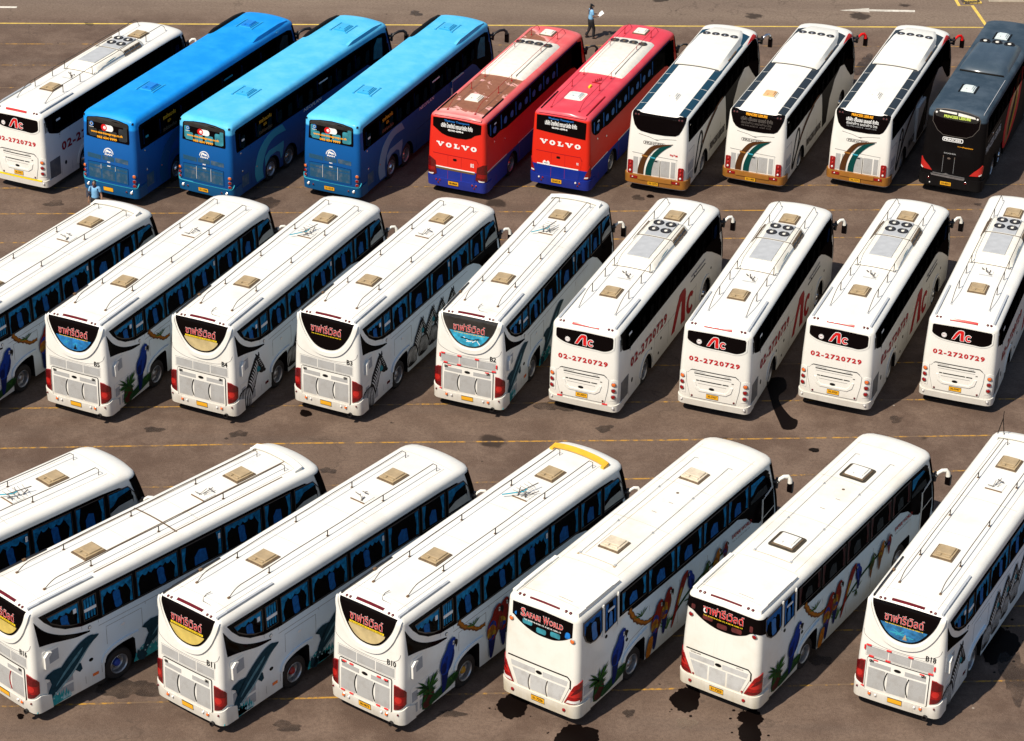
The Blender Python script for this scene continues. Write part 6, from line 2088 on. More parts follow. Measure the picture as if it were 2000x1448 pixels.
    for sg in (1, -1):
        q = rrect(0.94, 1.16, 0.80, 1.36, 0.05)
        q = [(x, z + (-0.04 if sg > 0 else 0.0)) for x, z in q]
        t = c.patch('tail_light', 'lens_red', 'rear', [q if sg > 0 else mirror_u(q)], 0.03)
        for z in (1.24, 1.08, 0.92):
            c.lamp('lens', 'lens_bright' if z > 1.0 else 'lens_clear', sg * 1.05, z - (0.04 if sg > 0 else 0), 0.045, depth=0.05, ring='lens_dark_red', parent=t)
        k = rect(0.72, 1.04, 0.62, 0.73)
        l2 = c.patch('bumper_light', 'lens_red', 'rear', [k if sg > 0 else mirror_u(k)], 0.075)
        c.lamp('lens', 'lens_clear', sg * 0.92, 0.675, 0.03, depth=0.085, ring='lens_red', parent=l2)
    b = c.patch('bumper', 'gold_paint', 'rear', [[(-1.75, 0.40), (1.75, 0.40), (1.75, 0.74), (1.25, 0.78), (-1.25, 0.78), (-1.75, 0.74)]], 0.06)
    c.patch('bumper_top', 'gold_paint', 'rear', [[(-0.70, 0.60), (0.70, 0.60), (0.70, 0.79), (-0.70, 0.80)]], 0.085, b)
    c.plate(plate, -0.28, 0.16, 0.42, 0.59, 0.09)
    # roof strips of glass
    for sg in (1, -1):
        o = None
        ys = [0.26, 1.05, 2.15, 3.25, 4.35, 5.45]
        for a, b2 in zip(ys, ys[1:]):
            x0, x1 = (0.78, 1.08)
            q = rect(x0, x1, a + 0.02, b2 - 0.02)
            c.patch('roof_glass', strip, 'roof', [q if sg > 0 else mirror_u(q)], 0.008)
        q = [(0.70, 8.95), (1.05, 8.55), (1.05, 9.75), (0.70, 9.9)]
        c.patch('roof_glass', strip, 'roof', [q if sg > 0 else mirror_u(q)], 0.008)
        q = [(0.98, 5.4), (1.07, 5.4), (1.07, 8.6), (0.98, 8.6)]
        c.patch('roof_glass', strip, 'roof', [q if sg > 0 else mirror_u(q)], 0.007)

    def pod():
        bm = bmesh.new()
        rows = []
        n = 14
        for (y, hx, h) in ((5.46, 0.95, -0.02), (5.47, 1.03, 0.13), (5.60, 1.05, 0.18), (7.0, 1.05, 0.23), (8.6, 1.0, 0.20), (9.4, 0.88, 0.12), (10.1, 0.70, 0.03), (10.2, 0.6, -0.02)):
            row = []
            for k in range(n + 1):
                t = k / n * 2 - 1
                e_ = 1 - max(0, (abs(t) - 0.82) / 0.18) ** 2.5
                x = hx * t
                row.append(bm.verts.new((x, y, sh.roof(min(0.93, abs(x)), y)[2] + h * e_ - 0.01 - (0.06 if abs(t) == 1 else 0))))
            rows.append(row)
        for a, b2 in zip(rows, rows[1:]):
            for k in range(n):
                bm.faces.new((a[k], a[k + 1], b2[k + 1], b2[k]))
        bm.faces.new([v for v in rows[0]])
        bmesh.ops.recalc_face_normals(bm, faces=bm.faces)
        return mesh_of(bm, ['white_plastic'], True, 50)
    P = c.part('cooling_pod', 'pod', pod)

    def fan():
        bm = bmesh.new()
        bm_lathe(bm, [(0.165, -0.05), (0.165, 0.012), (0.135, 0.016), (0.125, -0.004), (0.06, -0.004), (0.05, 0.014), (0, 0.018)], (0, 0, 1), (0, 0, 0), 22, [0, 0, 0, 1, 2, 2])
        return mesh_of(bm, ['black_plastic', 'rim_dark', 'rim_steel'], True, 40)
    for x in (-0.61, -0.21, 0.19, 0.59):
        f = link('fan', c.keep('fan', fan), P)
        f.location = (x, 8.88, sh.roof(x, 8.8)[2] + 0.178)

    def lip():
        bm = bmesh.new()
        pts = []
        for k in range(17):
            t = k / 8 - 1
            pts.append((1.03 * t, 5.43, sh.roof(min(0.93, abs(1.03 * t)), 5.4)[2] + 0.012 - (0.06 if abs(t) == 1 else 0)))
        bm_tube(bm, pts, 0.022, 6)
        return mesh_of(bm, ['dark_line'], True)
    link('pod_lip', c.keep('lip', lip), P)

    def louvre(sg, k):
        bm = bmesh.new()
        y0 = 6.6 + 0.42 * k
        bm_box(bm, sg * 1.0 - 0.02, sg * 1.0 + 0.025, y0, y0 + 0.36, sh.H - 0.06, sh.H + 0.04, 0)
        return mesh_of(bm, ['tan_dark'])
    for sg in (1, -1):
        for k in range(3):
            link('pod_louvre', c.keep(('louvre', sg, k), lambda: louvre(sg, k)), P)
    c.hatch(-0.02, 1.95, hatch[0], hatch[1], 0.52, 0.62, 0.08)
    # side
    bd = [(0.30, 3.26), (0.30, 2.38), (0.36, 2.34), (1.0, 2.32), (2.2, 2.26), (3.2, 2.10), (4.0, 2.2), (4.6, 2.34), (5.9, 2.36), (6.4, 1.9), (6.9, 1.5), (7.3, 2.1), (7.9, 2.38), (8.6, 2.46), (9.2, 2.3), (9.8, 1.8), (10.5, 1.3), (11.0, 1.2), (11.2, 1.6), (10.95, 2.5), (10.55, 3.0), (10.0, 3.25)]
    bd = [(0.30, 3.26), (0.30, 2.38), (0.36, 2.34), (1.0, 2.32), (2.2, 2.28), (5.9, 2.34), (7.2, 2.36), (8.0, 2.42), (8.6, 2.44), (9.2, 2.3), (9.8, 1.8), (10.5, 1.3), (11.0, 1.2), (11.2, 1.6), (10.95, 2.5), (10.55, 3.0), (10.0, 3.25)]
    c.patch('window_band', 'black_glass', 'side', [bd], 0.005)
    for i, (a, b2) in enumerate(((0.42, 1.9), (2.0, 3.6), (3.7, 5.3), (5.4, 7.0), (7.1, 8.6), (8.7, 9.7))):
        p = rect(a, b2, 2.46, 3.18)
        o = c.patch('window', 'tinted_glass', 'side', [p], 0.02)
        c.curtain('side', a, b2, 2.46, 3.18, 'seats', o, i, 'seat_dark', 'seat_dark', p)
    p = [(9.8, 2.3), (10.8, 2.0), (10.7, 2.6), (10.4, 3.0), (9.8, 3.18)]
    c.patch('window', 'tinted_glass', 'side', [p], 0.02)
    c.patch('front_pillar', 'ink_bright_red' if mir != 'chrome' else 'ink_bright_red', 'side', [[(9.0, 3.30), (9.5, 3.35), (10.0, 3.375), (10.5, 3.34), (10.8, 3.18), (10.95, 2.9), (10.65, 3.0), (10.2, 3.2), (9.6, 3.27)]], 0.012)
    # loop and sweeping lines of the livery
    loop = spline([(1.42, 0.62), (1.36, 0.80), (1.50, 1.30), (1.72, 1.85), (2.0, 2.12), (2.22, 2.0), (2.22, 1.7), (2.0, 1.2), (1.76, 0.86), (1.55, 0.62), (1.42, 0.62)], 5)
    sweep = spline([(1.45, 0.66), (1.9, 1.05), (2.6, 1.62), (3.4, 2.0), (4.4, 2.28)], 5)
    sweep2 = spline([(2.3, 1.55), (3.2, 2.05), (4.4, 2.34), (5.2, 2.40)], 5)
    c.layers('swirl_painting', 'side', [('ink_black', [band(loop, 0.065), band(sweep, [0.09 - 0.05 * k / len(sweep) for k in range(len(sweep))])]), ('mural_bark', [band(sweep2, 0.05)])], 0.010)
    dr = spline([(5.1, 2.32), (5.7, 1.9), (6.2, 1.9), (7.0, 2.3), (8.0, 2.46)], 4)
    c.patch('swirl_painting', 'ink_black', 'side', [[(5.6, 2.34), (6.0, 0.62), (6.6, 0.62), (6.9, 1.6), (7.6, 2.2), (8.4, 2.42)]], 0.010)
    c.words('side_lettering', 'PRINCESS LEISURE', 'side', 'ink_dim', 3.5, 5.7, 0.72, 1.05, 0.012, fat=0.05)
    g = c.patch('side_grille', 'grille_side', 'side', [rect(0.38, 1.06, 1.0, 1.38), rect(0.38, 1.06, 0.56, 0.92)], 0.01)
    c.seams('side', [[(0.34, 1.44), (1.12, 1.44), (1.12, 0.5)], [(0.36, 1.95), (1.1, 1.95), (1.1, 1.5)], [(3.5, 1.4), (3.5, 0.5)], [(5.0, 1.4), (5.0, 0.5)]], 0.006, 'soft_line')
    if door:
        d = c.patch('side_door', 'clean_white_paint', 'side', [rect(4.5, 5.85, 0.6, 2.16)], 0.10)
        c.patch('door_edge', 'ink_white', 'side', [band([(4.52, 1.25), (4.52, 2.14), (5.83, 2.14)], 0.018)], 0.105, d)
        c.patch('door_swirl', 'ink_black', 'side', [[(4.6, 0.66), (4.6, 1.0), (5.8, 1.9), (5.8, 0.66)]], 0.105, d)
    c.lamp('side_marker', 'chrome', 0.48, 3.04, 0.04, 'side', 0.02)
    c.lamp('fuel_cap', 'chrome', 1.85, 1.76, 0.05, 'side', 0.02)
    c.mirror(True, mir, z=2.96, reach=0.28, fwd=0.36, droop=0.52, r=0.06)
    c.mirror(False, z=2.35, reach=0.16, fwd=0.22, droop=0.4, arm='black_plastic')
    for y, kd in ((2.72, 'rear'), (9.1, 'front')):
        c.wheel(y, True, 0.5, kd, 'chrome', True)
        c.wheel(y, False, 0.5, kd, 'chrome', True)
    return c


SH_G = Shell(12.0, 3.66, rake=0.12, rc=0.2, rr=0.10, rv=0.2, rh=0.24, tum=0.06, crown=0.04)


def black_coach(plate=''):
    """black coach with slate blue roof"""
    c = Coach('tour_coach', SH_G, 'G')
    sh = SH_G
    c.part('body', 'body', lambda: sh.body([(2.5, 0.56, 1.10, False), (3.9, 0.56, 1.1, False), (9.4, 0.58, 1.12, False)], 'black_paint'))
    windscreen(c)
    left_side(c, 2.5, 3.4, sh.L)
    poly = [(-0.86, 3.60), (-0.95, 3.45), (-0.95, 3.1), (-0.72, 2.76), (-0.48, 2.60), (0.0, 2.585), (0.46, 2.60), (0.70, 2.72), (0.93, 3.05), (0.95, 3.40), (0.86, 3.54), (0.5, 3.60), (0, 3.63), (-0.5, 3.63)]
    w = c.patch('rear_window', 'black_glass', 'rear', [poly], 0.014)
    c.patch('window_header', 'grey_black_glass', 'rear', [[(-0.86, 3.58), (-0.92, 3.45), (-0.84, 3.34), (-0.4, 3.27), (0.4, 3.24), (0.80, 3.26), (0.92, 3.38), (0.84, 3.52), (0.5, 3.58), (0, 3.61), (-0.5, 3.61)]], 0.018, w)
    c.patch('sign_lamp', 'cream_plastic', 'rear', [[(-0.72, 3.575), (-0.72, 3.53), (-0.02, 3.50), (-0.02, 3.565)], [(0.04, 3.565), (0.04, 3.47), (0.4, 3.45), (0.76, 3.43), (0.72, 3.50), (0.4, 3.54)]], 0.024, w)
    c.words('lettering', 'PRINCESS LEISURE', 'rear', 'ink_lime', -0.52, 0.56, 3.33, 3.45, 0.026, w, fat=0.05)
    for u in (-0.83, 0.83):
        c.lamp('marker_light', 'lens_clear', u, 3.46 + (0.03 if u < 0 else -0.02), 0.045, depth=0.05, ring='ink_dim', parent=w)
    c.seams('rear', [poly + [poly[0]]], 0.010, 'ink_dim', 'window_seal', 0.017, w)
    c.layers('name_badge', 'rear', [('ink_white', [rrect(-0.48, 0.36, 2.35, 2.52, 0.06)]), ('ink_black', [rrect(-0.45, 0.33, 2.375, 2.495, 0.045)])], 0.012)
    c.words('name', 'PRINCESS', 'rear', 'ink_white', -0.41, 0.28, 2.39, 2.48, 0.018, fat=0.04)
    c.words('slogan', '•••••Premium', 'rear', 'ink_amber', 0.16, 0.78, 2.16, 2.22, 0.012, fat=0.02)
    c.words('maker_name', 'SCANIA', 'rear', 'ink_grey', -0.36, 0.14, 1.82, 1.88, 0.012, fat=0.03)
    e = c.patch('engine_cover', 'black_paint', 'rear', [rrect(-0.96, 0.94, 0.98, 1.78, 0.06)], 0.010)
    c.seams('rear', [[(-0.36, 1.66), (-0.36, 1.02)], [(0.10, 1.66), (0.10, 1.02)]], 0.005, 'ink_grey', 'cover_seams', 0.013, e)
    c.patch('badge', 'chrome', 'rear', [circle(-0.13, 1.64, 0.07, 12, 0.04)], 0.015, e)
    c.patch('latch', 'chrome', 'rear', [rect(-0.375, -0.345, 1.66, 1.74), rect(0.085, 0.115, 1.64, 1.72)], 0.016, e)
    tr = c.patch('chrome_trim', 'rim_steel', 'rear', [[(-0.80, 0.90), (0.60, 0.88), (0.56, 0.80), (-0.76, 0.84)], [(-0.72, 0.96), (0.58, 0.92), (0.58, 0.90), (-0.72, 0.935)], [(-0.30, 0.95), (-0.18, 1.0), (-0.05, 0.94)]], 0.05)
    for sg in (1, -1):
        tl = [(1.26, 1.52), (1.34, 1.46), (1.28, 1.18), (1.10, 1.06), (0.76, 1.03), (0.92, 1.22)]
        t = c.patch('tail_light', 'lens_bright', 'rear', [tl if sg > 0 else mirror_u(tl)], 0.025)
        q = [(1.12, 1.10), (1.24, 1.16), (1.24, 1.10), (1.14, 1.06)]
        c.patch('lens', 'lens_clear', 'rear', [q if sg > 0 else mirror_u(q)], 0.03, t)
    b = c.patch('bumper', 'black_paint', 'rear', [[(-1.8, 0.38), (1.8, 0.38), (1.8, 0.78), (1.2, 0.84), (-1.2, 0.84), (-1.8, 0.78)]], 0.045)
    for u in (-0.86, 0.64):
        c.lamp('fog_light', 'lens_dark_red', u, 0.70, 0.05, depth=0.06, parent=b)
    c.lamp('reflector', 'lens_clear', -0.80, 0.50, 0.03, depth=0.055, parent=b)
    c.plate(plate, -0.37, 0.07, 0.47, 0.64, 0.055)
    # roof
    for x, y in ((-0.10, 2.5), (-0.1, 9.0)):
        c.hatch(x, y, 'pale_hatch', 'pale_hatch', 0.50, 0.62, 0.08)
        c.patch('hatch_bracket', 'ink_black', 'roof', [band([(x - 0.32, y - 0.42), (x - 0.32, y + 0.44)], 0.025), band([(x + 0.32, y - 0.42), (x + 0.32, y + 0.44)], 0.025)], 0.03)

    def pod():
        bm = bmesh.new()
        rows = []
        n = 16
        for (y, hx, h) in ((4.42, 0.90, -0.02), (4.46, 0.98, 0.08), (4.75, 1.0, 0.26), (5.2, 1.0, 0.33), (7.2, 0.98, 0.30), (7.9, 0.95, 0.20), (8.25, 0.9, 0.06), (8.32, 0.85, -0.02)):
            row = []
            for k in range(n + 1):
                t = k / n * 2 - 1
                e_ = 1 - max(0, (abs(t) - 0.72) / 0.28) ** 2.2
                x = hx * t
                groove = 0.02 if y > 5 and k in (5, 8, 11) else 0
                row.append(bm.verts.new((x, y - 0.12 * (abs(t) ** 2 if y < 5 else 0) * -1, sh.roof(min(0.93, abs(x)), y)[2] + h * e_ - 0.01 - groove)))
            rows.append(row)
        for a, b2 in zip(rows, rows[1:]):
            for k in range(n):
                bm.faces.new((a[k], a[k + 1], b2[k + 1], b2[k]))
        bm.faces.new(rows[0])
        bmesh.ops.recalc_face_normals(bm, faces=bm.faces)
        return mesh_of(bm, ['slate_roof_paint'], True, 50)
    P = c.part('cooling_pod', 'pod', pod)

    def fan():
        bm = bmesh.new()
        bm_lathe(bm, [(0.23, -0.06), (0.23, 0.025), (0.19, 0.03), (0.18, 0.01), (0.08, 0.01), (0.07, 0.03), (0, 0.036)], (0, 0, 1), (0, 0, 0), 24, [0, 0, 0, 1, 2, 2])
        return mesh_of(bm, ['black_plastic', 'ink_black', 'cream_plastic'], True, 40)
    for x in (-0.56, -0.05, 0.47):
        f = link('fan', c.keep('fan', fan), P)
        f.location = (x, 7.62, sh.roof(x, 7.6)[2] + 0.25)
    c.patch('pod_mark', 'ink_red', 'roof', [], 0.3) if False else None

    def lip():
        bm = bmesh.new()
        n = 16
        top = []
        for k in range(n + 1):
            t = k / n * 2 - 1
            top.append((0.92 * t, 4.40 + 0.10 * t * t, sh.roof(0.9 * t, 4.4)[2] + 0.035))
        bm_tube(bm, top, 0.035, 6)
        return mesh_of(bm, ['ink_black'], True)
    link('pod_lip', c.keep('lip', lip), P)
    c.gutter(1.04, 0.2, 4.2, 'steel_grey', 0.02, 0.03)
    # side
    c.patch('window_band', 'black_glass', 'side', [[(0.5, 3.40), (0.5, 2.55), (9.6, 2.5), (10.6, 1.6), (11.4, 1.3), (11.3, 2.7), (10.8, 3.2), (10.2, 3.42)]], 0.006)
    for i, (a, b2) in enumerate(((0.65, 2.1), (2.2, 3.8), (3.9, 5.5), (5.6, 7.2), (7.3, 9.2))):
        p = rect(a, b2, 2.62, 3.34)
        o = c.patch('window', 'tinted_glass', 'side', [p], 0.02)
        c.curtain('side', a, b2, 2.62, 3.34, 'seats', o, i, 'seat_dark', 'seat_dark', p)
    c.words('side_name', 'PRINCESS LEISURE', 'side', 'ink_grey', 0.35, 3.2, 1.90, 2.2, 0.012, fat=0.05)
    c.words('side_lettering', 'www.princessleisure.com', 'side', 'ink_dim', 0.6, 3.1, 2.28, 2.42, 0.012, fat=0.03)
    fl = lambda pts: closed(pts, 4)
    c.layers('flame_painting', 'side', [('ink_red', [fl([(4.2, 0.7), (4.1, 1.6), (4.6, 2.3), (5.4, 2.8), (6.6, 3.2), (7.4, 3.1), (7.0, 2.0), (6.4, 1.2), (5.2, 0.7)])]), ('gold_paint', [fl([(4.5, 0.8), (4.55, 1.6), (5.0, 2.2), (5.8, 2.75), (6.6, 3.0), (6.7, 2.4), (6.1, 1.6), (5.2, 0.9)])]), ('ink_black', [fl([(4.9, 1.0), (5.0, 1.6), (5.6, 2.2), (6.2, 2.6), (6.1, 2.1), (5.6, 1.5), (5.2, 1.1)])]), ('mural_yellow', [fl([(5.2, 1.1), (5.5, 1.4), (6.0, 2.0), (6.3, 2.5), (6.4, 2.2), (6.0, 1.6), (5.5, 1.1)])])], 0.012)
    c.lamp('fuel_cap', 'chrome', 1.6, 2.36, 0.05, 'side', 0.02)
    c.mirror(True, 'black_plastic', z=3.1, reach=0.5, fwd=0.4)
    c.mirror(False, z=2.35, reach=0.16, fwd=0.22, droop=0.4, arm='black_plastic')
    for y, kd in ((2.5, 'rear'), (3.9, 'front'), (9.4, 'front')):
        c.wheel(y, True, 0.5, kd, 'chrome', True)
        c.wheel(y, False, 0.5, kd, 'chrome', True)
    return c


# ------------------------------------------------------------------ setting: ground, markings, stains
def ground_material():
    mt, n, b = nodes_of('worn_asphalt')
    g = NG(n)
    tc = g.new('ShaderNodeTexCoord')
    ob = tc.outputs['Object']
    sep = g.new('ShaderNodeSeparateXYZ')
    n.links.new(ob, sep.inputs[0])
    x, y, z = sep.outputs
    big = g.noise(ob, 0.10, 6, 0.6)
    mid = g.noise(ob, 0.55, 8, 0.68)
    mp = g.new('ShaderNodeMapping')
    mp.inputs['Scale'].default_value = (0.05, 0.55, 1)
    mp.inputs['Rotation'].default_value = (0, 0, -0.05)
    n.links.new(ob, mp.inputs[0])
    streak = g.noise(mp.outputs[0], 1.0, 7, 0.65)
    fine = g.noise(ob, 9, 6, 0.72)
    grit = g.noise(ob, 46, 3, 0.7)
    col = g.mix(g.step(mid, 0.36, 0.66), (0.098, 0.062, 0.045), (0.182, 0.126, 0.094))
    col = g.mix(g.math('MULTIPLY', g.step(big, 0.42, 0.68), 0.55), col, (0.185, 0.130, 0.096))
    col = g.mix(g.math('MULTIPLY', g.step(streak, 0.50, 0.72), 0.55), col, (0.105, 0.078, 0.063))
    lane = g.step(y, 110.5, 114.0)
    lanecol = g.mix(g.step(streak, 0.35, 0.65), (0.26, 0.20, 0.15), (0.20, 0.15, 0.115))
    col = g.mix(g.math('MULTIPLY', lane, 0.75), col, lanecol)
    col = g.mix(g.math('MULTIPLY', g.step(fine, 0.38, 0.70), 0.55), col, (0.076, 0.051, 0.039))
    col = g.mix(g.math('MULTIPLY', g.step(grit, 0.50, 0.68), 0.50), col, (0.26, 0.20, 0.155))
    col = g.mix(g.math('MULTIPLY', g.step(g.math('SUBTRACT', 1.0, grit), 0.52, 0.68), 0.5), col, (0.035, 0.025, 0.02))
    # drips and blotches of oil
    for sc, lo, hi, f in ((0.42, 0.10, 0.22, 0.8), (1.3, 0.05, 0.10, 0.75), (3.1, 0.035, 0.075, 0.6)):
        vo = g.new('ShaderNodeTexVoronoi')
        vo.inputs['Scale'].default_value = sc
        dis = g.new('ShaderNodeVectorMath', operation='ADD')
        no = g.new('ShaderNodeTexNoise')
        no.inputs['Scale'].default_value = sc * 6
        n.links.new(ob, no.inputs['Vector'])
        sca = g.new('ShaderNodeVectorMath', operation='SCALE')
        n.links.new(no.outputs['Color'], sca.inputs[0])
        sca.inputs['Scale'].default_value = 0.22 / sc
        n.links.new(ob, dis.inputs[0])
        n.links.new(sca.outputs[0], dis.inputs[1])
        n.links.new(dis.outputs[0], vo.inputs['Vector'])
        sp = g.new('ShaderNodeSeparateColor')
        n.links.new(vo.outputs['Color'], sp.inputs[0])
        rad = g.math('MULTIPLY', sp.outputs[1], hi)
        on = g.step(sp.outputs[0], 0.72, 0.74)
        dd = g.math('SUBTRACT', 1.0, g.step(g.math('SUBTRACT', vo.outputs['Distance'], rad), -lo * 0.4, lo * 0.4))
        k = g.math('MULTIPLY', g.math('MULTIPLY', on, dd), f)
        col = g.mix(k, col, (0.022, 0.016, 0.013))
    vo = g.new('ShaderNodeTexVoronoi')
    vo.inputs['Scale'].default_value = 0.9
    n.links.new(ob, vo.inputs['Vector'])
    sp = g.new('ShaderNodeSeparateColor')
    n.links.new(vo.outputs['Color'], sp.inputs[0])
    k = g.math('MULTIPLY', g.step(sp.outputs[0], 0.80, 0.81), g.math('SUBTRACT', 1.0, g.step(vo.outputs['Distance'], 0.02, 0.045)))
    col = g.mix(g.math('MULTIPLY', k, 0.6), col, (0.45, 0.40, 0.34))
    # cracks and seams
    vo = g.new('ShaderNodeTexVoronoi', feature='DISTANCE_TO_EDGE')
    vo.inputs['Scale'].default_value = 0.11
    wob = g.new('ShaderNodeVectorMath', operation='ADD')
    no = g.new('ShaderNodeTexNoise')
    no.inputs['Scale'].default_value = 0.7
    no.inputs['Detail'].default_value = 6
    n.links.new(ob, no.inputs['Vector'])
    sca = g.new('ShaderNodeVectorMath', operation='SCALE')
    n.links.new(no.outputs['Color'], sca.inputs[0])
    sca.inputs['Scale'].default_value = 3.0
    n.links.new(ob, wob.inputs[0])
    n.links.new(sca.outputs[0], wob.inputs[1])
    n.links.new(wob.outputs[0], vo.inputs['Vector'])
    crack = g.math('SUBTRACT', 1.0, g.step(vo.outputs['Distance'], 0.001, 0.006))
    col = g.mix(g.math('MULTIPLY', g.math('MULTIPLY', crack, g.step(big, 0.50, 0.58)), 0.32), col, (0.04, 0.03, 0.024))
    n.links.new(col, b.inputs['Base Color'])
    b.inputs['Roughness'].default_value = 0.9
    b.inputs['Specular IOR Level'].default_value = 0.12
    bp = g.new('ShaderNodeBump')
    bp.inputs['Strength'].default_value = 0.35
    bp.inputs['Distance'].default_value = 0.012
    n.links.new(grit, bp.inputs['Height'])
    n.links.new(bp.outputs[0], b.inputs['Normal'])


def worn_paint(name, col, wear=0.5):
    mt, n, b = nodes_of(name)
    g = NG(n)
    tc = g.new('ShaderNodeTexCoord')
    ob = tc.outputs['Object']
    n1 = g.noise(ob, 4.0, 8, 0.7)
    n2 = g.noise(ob, 0.35, 4, 0.6)
    f = g.math('MULTIPLY', g.step(g.math('ADD', n1, g.math('MULTIPLY', n2, 0.6)), 0.68, 0.86), wear)
    c = g.mix(f, col, (0.13, 0.09, 0.065))
    n.links.new(c, b.inputs['Base Color'])
    b.inputs['Roughness'].default_value = 0.75
    b.inputs['Specular IOR Level'].default_value = 0.3


def stain_material(name, col, alpha, rough=0.6):
    mt, n, b = nodes_of(name)
    g = NG(n)
    b.inputs['Base Color'].default_value = (*col, 1)
    b.inputs['Roughness'].default_value = rough
    tc = g.new('ShaderNodeTexCoord')
    no = g.noise(tc.outputs['Object'], 1.4, 5, 0.6)
    tr = g.new('ShaderNodeBsdfTransparent')
    mx = g.new('ShaderNodeMixShader')
    n.links.new(g.math('MULTIPLY', g.step(no, 0.2, 0.6), alpha), mx.inputs[0])
    n.links.new(tr.outputs[0], mx.inputs[1])
    n.links.new(b.outputs[0], mx.inputs[2])
    n.links.new(mx.outputs[0], n.nodes['Material Output'].inputs[0])


ground_material()
worn_paint('road_yellow', (0.46, 0.24, 0.035), 0.95)
worn_paint('road_yellow_bright', (0.72, 0.50, 0.10), 0.3)
worn_paint('road_white', (0.68, 0.64, 0.55), 0.35)
plain('wet_oil', (0.0045, 0.0025, 0.002), 0.5, spec=0.06)
stain_material('old_oil', (0.022, 0.016, 0.013), 0.5)
stain_material('pale_stain', (0.22, 0.16, 0.115), 0.6)
plain('kerb_concrete', (0.55, 0.47, 0.36), 0.8, var=0.2)
plain('grate_iron', (0.06, 0.045, 0.03), 0.7)


def struct(name, me):
    o = link(name, me)
    o['kind'] = 'structure'
    return o


bm = bmesh.new()
vs = [bm.verts.new(p) for p in ((-1500, -1500, 0), (1500, -1500, 0), (1500, 1500, 0), (-1500, 1500, 0))]
bm.faces.new(vs)
struct('ground', mesh_of(bm, ['worn_asphalt']))


def flat(name, polys, mat, z=0.004):
    bm = bmesh.new()
    for poly in polys:
        f = bm.faces.new([bm.verts.new((p[0], p[1], z)) for p in poly])
        f.normal_update()
        if f.normal.z < 0:
            f.normal_flip()
    bmesh.ops.recalc_face_normals(bm, faces=bm.faces)
    return struct(name, mesh_of(bm, [mat]))


def pix_line(pts, w):
    P = [ground_at(*p) for p in pts]
    return band([(p.x, p.y) for p in P], w / 2, True)


LINES = [[(-60, 45.6), (1000, 50), (1926, 54)], [(-60, 86), (1000, 88.5), (2060, 92)], [(-60, 127.5), (2060, 131.5)], [(-60, 171.5), (2060, 175)],
         [(-60, 368), (1000, 364.5), (2060, 360.5)], [(-60, 418.4), (1000, 414), (1440, 411.5), (2060, 409)], [(-60, 475), (1100, 468), (2060, 462)],
         [(-60, 726), (815, 719), (1300, 714), (2060, 705)], [(-60, 798.7), (560, 793), (1000, 788), (1540, 783), (2060, 779)],
         [(-60, 877), (600, 866), (1300, 860), (2060, 849)], [(-60, 955), (700, 948), (1530, 929), (2060, 915)],
         [(1300, 1243), (1690, 1230), (2060, 1221)], [(1640, 1194), (1860, 1188), (2060, 1182)],
         [(-60, 1382), (290, 1372), (950, 1355), (1300, 1346), (1700, 1336), (2060, 1328)]]
for k, ln in enumerate(LINES):
    flat('parking_line', [pix_line(ln, 0.078 if k != 0 else 0.12)], 'road_yellow' if k else 'road_yellow_bright')
flat('lane_marking', [pix_line([(1860, -12), (1873.5, 12), (1899, 11.5), (1928, 53)], 0.16)], 'road_yellow_bright', 0.008)
flat('road_dash', [pix_line([(-60, 14.0), (33, 14.5)], 0.22)], 'road_white')
a = [ground_at(*p) for p in ((1640, 20.5), (1698, 16.2), (1697, 18.6), (1787, 20.4), (1787, 24.2), (1697, 22.4), (1699, 24.6))]
flat('road_arrow', [[(p.x, p.y) for p in a]], 'road_white')

STAINS = [  # photo pixel, half-width and half-height in px, material
    (1003, 1378, 30, 26, 'wet_oil'), (1126, 1441, 40, 26, 'wet_oil'), (1340, 1367, 26, 27, 'wet_oil'), (1466, 1402, 27, 14, 'wet_oil'), (1464, 1432, 24, 22, 'wet_oil'),
    (1952, 1262, 34, 38, 'wet_oil'), (1925, 1235, 28, 24, 'wet_oil'), (1600, 1290, 20, 12, 'old_oil'),
    (106, 398, 16, 6.5, 'old_oil'), (597, 808, 11, 7, 'wet_oil'), (466, 848, 15, 7, 'old_oil'), (1340, 1413, 17, 12, 'pale_stain'), (1228, 1394, 9, 9, 'old_oil'),
    (1085, 793, 32, 12, 'old_oil'), (1246, 387, 12, 5, 'old_oil'), (1270, 384, 8, 3, 'wet_oil'), (40, 1400, 7, 5, 'wet_oil'), (250, 1345, 55, 22, 'old_oil'), (640, 920, 14, 6, 'old_oil'),
    (1960, 1170, 5, 3, 'wet_oil'), (930, 480, 30, 9, 'old_oil'), (1690, 130, 16, 22, 'old_oil'), (520, 395, 26, 10, 'old_oil'), (175, 48, 9, 3, 'old_oil'), (812, 27, 12, 5, 'old_oil'),
    (1910, 400, 6, 3, 'old_oil'), (230, 385, 20, 7, 'old_oil'), (1980, 1320, 26, 46, 'old_oil'), (905, 1010, 22, 9, 'old_oil'), (300, 840, 16, 6, 'old_oil'), (1180, 838, 18, 6, 'old_oil'), (1750, 820, 14, 6, 'old_oil'),
    (880, 1395, 22, 8, 'old_oil'), (560, 1420, 26, 10, 'old_oil'), (1590, 880, 10, 4, 'wet_oil'), (985, 1470, 20, 8, 'old_oil'), (1410, 860, 12, 4, 'old_oil')]
rs = random.Random(12)
STREAK = closed([(1497, 742), (1530, 738), (1536, 760), (1521, 774), (1526, 792), (1545, 815), (1558, 822), (1552, 838), (1530, 839), (1522, 825), (1511, 800), (1504, 776), (1499, 758)], 3)
flat('oil_stain', [[tuple(ground_at(*p)[:2]) for p in STREAK]], 'wet_oil', 0.009)
